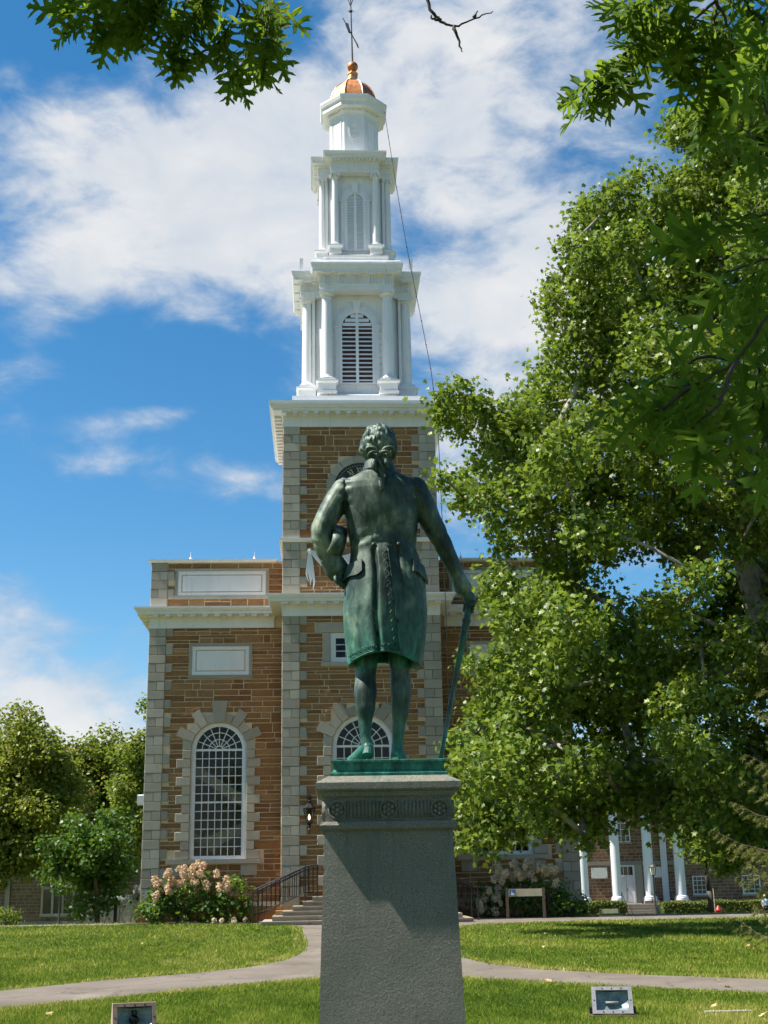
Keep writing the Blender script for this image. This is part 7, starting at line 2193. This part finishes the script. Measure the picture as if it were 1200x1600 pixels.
def build_person():
    o = thing('person', 'blond walker in pale shirt with dark backpack at the right edge', 'person', (27.95, 100, -1.95))
    mb = MB()
    limb(mb, [(0, 0, .80), (0, 0, 1.0), (0, 0, 1.25), (0, 0, 1.36)], [.14, .15, .17, .10], 14, 4)
    limb(mb, [(0, 0, 1.36), (0, 0, 1.46)], [.055, .055], 10, 3)
    mb.sphere((0, 0, 1.55), .105, 14, 10, (.9, 1, 1.15))
    for s in (-1, 1):
        limb(mb, [(s*.09, 0, .82), (s*.10, -.02*s, .45), (s*.10, .03*s, .08)], [.09, .065, .045], 12, 4)
        limb(mb, [(s*.10, .03*s, .06), (s*.10, -.12+.03*s, .035)], [.05, .04], 10, 3)
        limb(mb, [(s*.17, 0, 1.30), (s*.24, -.01, 1.05), (s*.22, -.10, .82)], [.055, .045, .035], 10, 4)
        for f in range(4): mb.tube([(s*.22+(f-1.5)*.012, -.10, .80), (s*.22+(f-1.5)*.013, -.115, .74), (s*.22+(f-1.5)*.012, -.10, .70)], .008, 5)
        mb.tube([(s*.20, -.11, .80), (s*.185, -.13, .76)], .009, 5)
    mb.tube([(0, -.10, 1.56), (0, -.13, 1.53)], [.012, .016], 6)
    obj('body', mb, 'skin', o, smooth=True)
    sh = MB(); limb(sh, [(0, 0, .90), (0, 0, 1.05), (0, 0, 1.26), (0, 0, 1.35)], [.165, .165, .185, .115], 16, 4)
    for s in (-1, 1): limb(sh, [(s*.16, 0, 1.30), (s*.225, -.01, 1.14)], [.072, .064], 12, 4)
    obj('shirt', sh, 'cloth_light', o, smooth=True)
    so = MB(); limb(so, [(0, 0, .88), (0, 0, .95)], [.168, .16], 16, 4)
    for s in (-1, 1): limb(so, [(s*.09, 0, .84), (s*.10, -.01, .60)], [.105, .095], 14, 4)
    obj('shorts', so, 'cloth_navy', o, smooth=True)
    for s in (-1, 1): 
        b = MB(); limb(b, [(s*.10, .03*s, .2), (s*.10, .03*s, .06), (s*.10, -.12+.03*s, .045)], [.062, .06, .05], 10, 4); obj('boot', b, 'boot_brown', o, smooth=True)
    obj('hair', MB().sphere((0, .02, 1.585), .115, 14, 10, (.95, 1, 1.08)).tube([(0, .08, 1.58), (0, .12, 1.48), (0, .11, 1.36)], [.08, .07, .03], 10), 'hair_blond', o, smooth=True)
    bp = thing('backpack', 'dark backpack worn by the walker at the right edge', 'backpack', (27.95, 100, -1.95))
    k = MB(); limb(k, [(-.10, .20, .98), (-.10, .20, 1.26)], [.14, .13], 14, 4); limb(k, [(-.22, .1, 1.0), (-.22, .1, 1.2)], [.09, .08], 12, 3)
    obj('bag', k, 'cloth_navy', bp, smooth=True)
    obj('strap', MB().tube([(-.1, .1, 1.32), (-.11, -.12, 1.34), (-.12, -.2, 1.2), (-.13, -.17, 1.0), (-.14, .05, .95)], .02, 6), 'cloth_navy', bp, smooth=True)


# ------------------------------------------------------------------ street furniture and small things
def lamp_post(name, label, loc, H, group):
    o = thing(name, label, 'lamp post', loc, 0, group)
    obj('pole', MB().lathe([(.14, 0), (.14, .12), (.09, .2), (.075, .5), (.055, .6), (.045, H*.72), (.06, H*.725), (.04, H*.75)], 12), 'lamp_metal', o, smooth=True)
    hz = H*.75
    obj('lamp_cage', MB().lathe([(.06, hz), (.10, hz+.04), (.12, hz+.06)], 8).lathe([(.21, hz+.5), (.24, hz+.52), (.16, hz+.62), (.06, hz+.68), (.03, hz+.74), (.01, hz+.82)], 8), 'lamp_metal', o)
    obj('lamp_glass', MB().lathe([(.115, hz+.06), (.20, hz+.5)], 8, cap=False), 'plaque', o)
    rb = MB()
    for k in range(8): a = k*PI/4; rb.tube([(.118*math.cos(a), .118*math.sin(a), hz+.06), (.205*math.cos(a), .205*math.sin(a), hz+.5)], .014, 4)
    obj('lamp_ribs', rb, 'lamp_metal', o)


def floodlight(name, label, loc, rz, frame_mat, refl):
    o = thing(name, label, 'floodlight', loc, rz, 'ground floodlights aimed at the statue')
    o.scale = (0.95, 1.0, 0.80)
    W = 0.215
    side = [(-.135, .055), (-.015, .365), (.055, .365), (.15, .055)]
    # housing open at the front: two cheeks, back, top, bottom
    hs = MB()
    for s in (-1, 1):
        x0, x1 = (W-.012, W) if s > 0 else (-W, -W+.012)
        hs.add([(x0, y, z) for y, z in side]+[(x1, y, z) for y, z in side], [(3, 2, 1, 0), (4, 5, 6, 7)]+[(i, (i+1) % 4, (i+1) % 4+4, i+4) for i in range(4)])
    hs.add([(-W+.012, .055, .364), (W-.012, .055, .364), (W-.012, .149, .056), (-W+.012, .149, .056)], [(0, 1, 2, 3)])
    hs.add([(-W+.012, -.015, .364), (W-.012, -.015, .364), (W-.012, .055, .364), (-W+.012, .055, .364)], [(0, 1, 2, 3)])
    obj('housing', hs, 'rust_metal' if frame_mat == 'brown_metal' else 'brown_metal', o)
    a = Vector((0, -.135, .055)); b = Vector((0, -.015, .365)); d = (b-a).normalized(); n = Vector((0, -d.z, d.y)); L = (b-a).length
    def plate(x0, x1, t0, t1, h0, h1):
        pts = []
        for h in (h0, h1):
            for x, t in ((x0, t0), (x1, t0), (x1, t1), (x0, t1)):
                p = a+d*t+n*h; pts.append((x, p.y, p.z))
        return pts
    fr = MB(); f = .045
    for x0, x1, t0, t1 in ((-W, W, 0, f), (-W, W, L-f, L), (-W, -W+f, f, L-f), (W-f, W, f, L-f)): fr.hexa(plate(x0+.001, x1-.001, t0+.001, t1-.001, -.004, .016))
    obj('bezel', fr, frame_mat, o)
    sc = MB()
    for x in (-.1, 0, .1):
        for t in (f/2, L-f/2): p = a+d*t+n*.017; sc.sphere((x, p.y, p.z), .008, 6, 4)
    for s in (-1, 1): p = a+d*L/2+n*.017; sc.sphere((s*(W-f/2), p.y, p.z), .008, 6, 4)
    obj('screw', sc, 'black_iron', o)
    # reflector bowl and lamp behind the glass
    rf = MB(); N = 8
    rings = []
    for j in range(N+1):
        t = f+(L-2*f)*j/N
        ring = []
        for i in range(13):
            x = -W+f+(2*W-2*f)*i/12
            q = 1-((2*i/12-1)**2*.6+(2*j/N-1)**2*.4)
            p = a+d*t-n*(.012+.075*max(0, q)); ring.append((x, p.y, p.z))
        rings.append(ring)
    rf.rings(rings, cap=False, closed=False)
    obj('reflector', rf, refl, o, smooth=True)
    p = a+d*L*.45-n*.045
    if refl == 'reflector':
        obj('lamp', MB().sphere((.0, p.y, p.z), .052, 14, 10, (1, .7, 1)).tube([(0, p.y, p.z+.05), (0, p.y+.02, p.z+.1)], .03, 10), 'dark_glass', o, smooth=True)
    else:
        obj('lamp', MB().tube([(-.07, p.y, p.z), (.07, p.y, p.z)], .016, 10), 'plaque', o, smooth=True)
    obj('glass', MB().hexa(plate(-W+f, W-f, f, L-f, -.002, .002)), 'glass', o)
    obj('base_plate', MB().box(-W-.035, W+.035, -.19, .14, -.01, .045), 'brown_metal', o)
    obj('cable', MB().tube([(W*.6, .16, .06), (W*.7, .24, .03), (W*1.1, .34, .012), (W*1.4, .6, .008)], .009, 6), 'black_iron', o)
    obj('yoke', MB().box(W+.001, W+.03, -.05, .1, .046, .12).box(-W-.03, -W-.001, -.05, .1, .046, .12), 'black_iron', o)


def notice_board(name, label, x0, x1, y, z0, zt, zb, panel, badge=False):
    xm = (x0+x1)/2
    o = thing(name, label, 'sign', (xm, y, z0))
    for x in (x0, x1): obj('post', MB().box(x-xm-.045, x-xm+.045, -.045, .045, -.05, zt-z0), 'brown_metal', o)
    obj('panel', MB().box(x0-xm+.046, x1-xm-.046, -.03, .0, zb-z0, zt-z0-.03), panel, o)
    if badge:
        b = obj('badge', MB().box(x0-xm+.10, x0-xm+.27, -.038, -.031, zb-z0+.02, zt-z0-.05), 'sign_blue', o)
        xa, za, h = x0-xm+.12, zb-z0+.04, zt-zb-.11
        obj('badge_mark', MB().prism_y([(xa, za), (xa+.12, za), (xa+.12, za+h*.35), (xa+.05, za+h*.5), (xa+.04, za+h)], -.043, -.0385), 'plaque', b)


def build_props():
    lamp_post('lamp_post', 'thin dark lamp post on the left lawn by the small maple', (-19.4, 78.3, -1.3), 3.72, 'campus lamp posts')
    lamp_post('lamp_post', 'dark lamp post in front of the white columns at the hall door', (15.45, 78.3, -1.3), 3.4, 'campus lamp posts')
    floodlight('floodlight', 'brown ground floodlight with round lamp at the lower left', (-2.47, 13.05, 0.0), R(16), 'brown_metal', 'reflector')
    floodlight('floodlight', 'silver-framed ground floodlight with blue glass right of the pedestal', (2.24, 13.95, 0.0), R(-7), 'steel_grey', 'reflector_blue')
    notice_board('notice_board', 'low wooden notice board with blue badge before the cream hydrangea', 3.82, 5.02, 43.9, 0.05, 1.02, .75, 'sign_cream', True)
    notice_board('notice_board', 'small low sign on two posts by the short hedge', 12.65, 13.75, 81, -1.4, -.58, -.88, 'sign_cream')
    h = thing('fire_hydrant', 'red fire hydrant beside the slim young tree trunk', 'hydrant', (18.55, 76, -1.22))
    obj('barrel', MB().lathe([(.2, 0), (.2, .06), (.14, .08), (.14, .5), (.18, .52), (.18, .57), (.15, .6), (.13, .7), (.06, .76), (.04, .82), (.0, .83)], 14), 'hydrant_red', h, smooth=True)
    for s in (-1, 1): obj('nozzle', MB().tube([(s*.12, 0, .4), (s*.24, 0, .4)], [.07, .075], 10), 'hydrant_red', h)
    obj('marker_rod', MB().tube([(-.16, .1, .1), (-.18, .1, 1.75)], .022, 6), 'pale_wood', h)
    # props for newly planted trees at the left
    stakes = [((-17.95, 77, -1.42), (-17.15, 77.2, .25), 'long pale stake leaning at the left of the planted row'), ((-17.55, 77, -1.42), (-17.2, 77.4, .1), 'steeper pale stake crossing the leftmost leaning one'), ((-16.9, 77.3, -1.42), (-16.15, 77.5, .0), 'pale stake leaning right beside the maple trunk'),
              ((-16.05, 77, -1.42), (-15.35, 77.3, .15), 'pale stake leaning next to the small white flowering shrub'), ((-15.15, 77, -1.2), (-14.75, 77.3, .1), 'thin pale stake nearest the chapel corner')]
    for p, q, lab in stakes:
        mb = MB().tube([p, q], [.045, .04], 6)
        o = thing('wooden_stake', lab, 'stake', p, 0, 'stakes by the planted row')
        mb.v = [(x-p[0], y-p[1], z-p[2]) for x, y, z in mb.v]
        obj('pole', mb, 'pale_wood', o)
        e = Vector(q)-Vector(p)
        obj('tie', MB().tube([e*.93, e*.97], .052, 6), 'dark_wood', o)
    for x, y, hh, lab in ((-15.75, 76.6, 1.75, 'dark square post standing among the leaning stakes'), (-18.3, 80, 1.7, 'thin dark post between the lamp and the stakes')):
        o = thing('post', lab, 'post', (x, y, ground_z(y)))
        w = .09 if hh > 1.72 else .05
        obj('shaft', MB().box(-w, w, -w, w, -.1, hh), 'black_iron', o)
        obj('cap', MB().sweep(rect(-w, w, -w, w), [(0, hh+.001), (.02, hh+.02), (-w*.9, hh+.1)]), 'black_iron', o)
    m = thing('ground_marker', 'narrow white stone marker lying flush in the lawn', 'marker', (3.43, 14.0, 0.0), R(3))
    obj('slab', MB().sweep(rect(-.24, .24, -.035, .035), [(0, -.02), (0, .035), (-.008, .042)]), 'limestone', m)
    # dry leaves dropped on the grass
    rng = np.random.default_rng(12)
    n = 46
    y = 12.6+22*rng.random(n)**1.6; x = (rng.random(n)*2-1)*.3*y
    P = np.stack([x, y, .035+.02*rng.random(n)+np.array([ground_z(v) for v in y])], 1)
    fl = link('fallen_leaves', leaves_mesh('fallen_leaves', P, rot_frames(rng, n, 1.2), .09*(.7+.6*rng.random(n)), LEAF_LOBED), 'dry_leaf', kind='stuff')
    tag(fl, 'few dry leaves dropped on the lawn', 'leaves')
    ab = thing('alarm_box', 'small pale box fixed to the left flank of the chapel', 'box', ch_world(-WW-.14, .35, 4.0), CH_RZ)
    obj('case', MB().sweep(rect(-.12, .12, -.12, .12), [(-.02, 0), (0, .03), (0, .33), (-.03, .36)]), 'white_paint', ab)
    obj('bracket', MB().box(.1, .14, -.03, .03, .1, .25), 'steel_grey', ab)


# ------------------------------------------------------------------ build
build_ground()
build_chapel()
build_hall()
build_left_buildings()
build_pedestal()
build_statue()
build_trees()
build_shrubs()
build_oak()
build_wall_lantern()
build_cable()
build_person()
build_props()
build_grass()
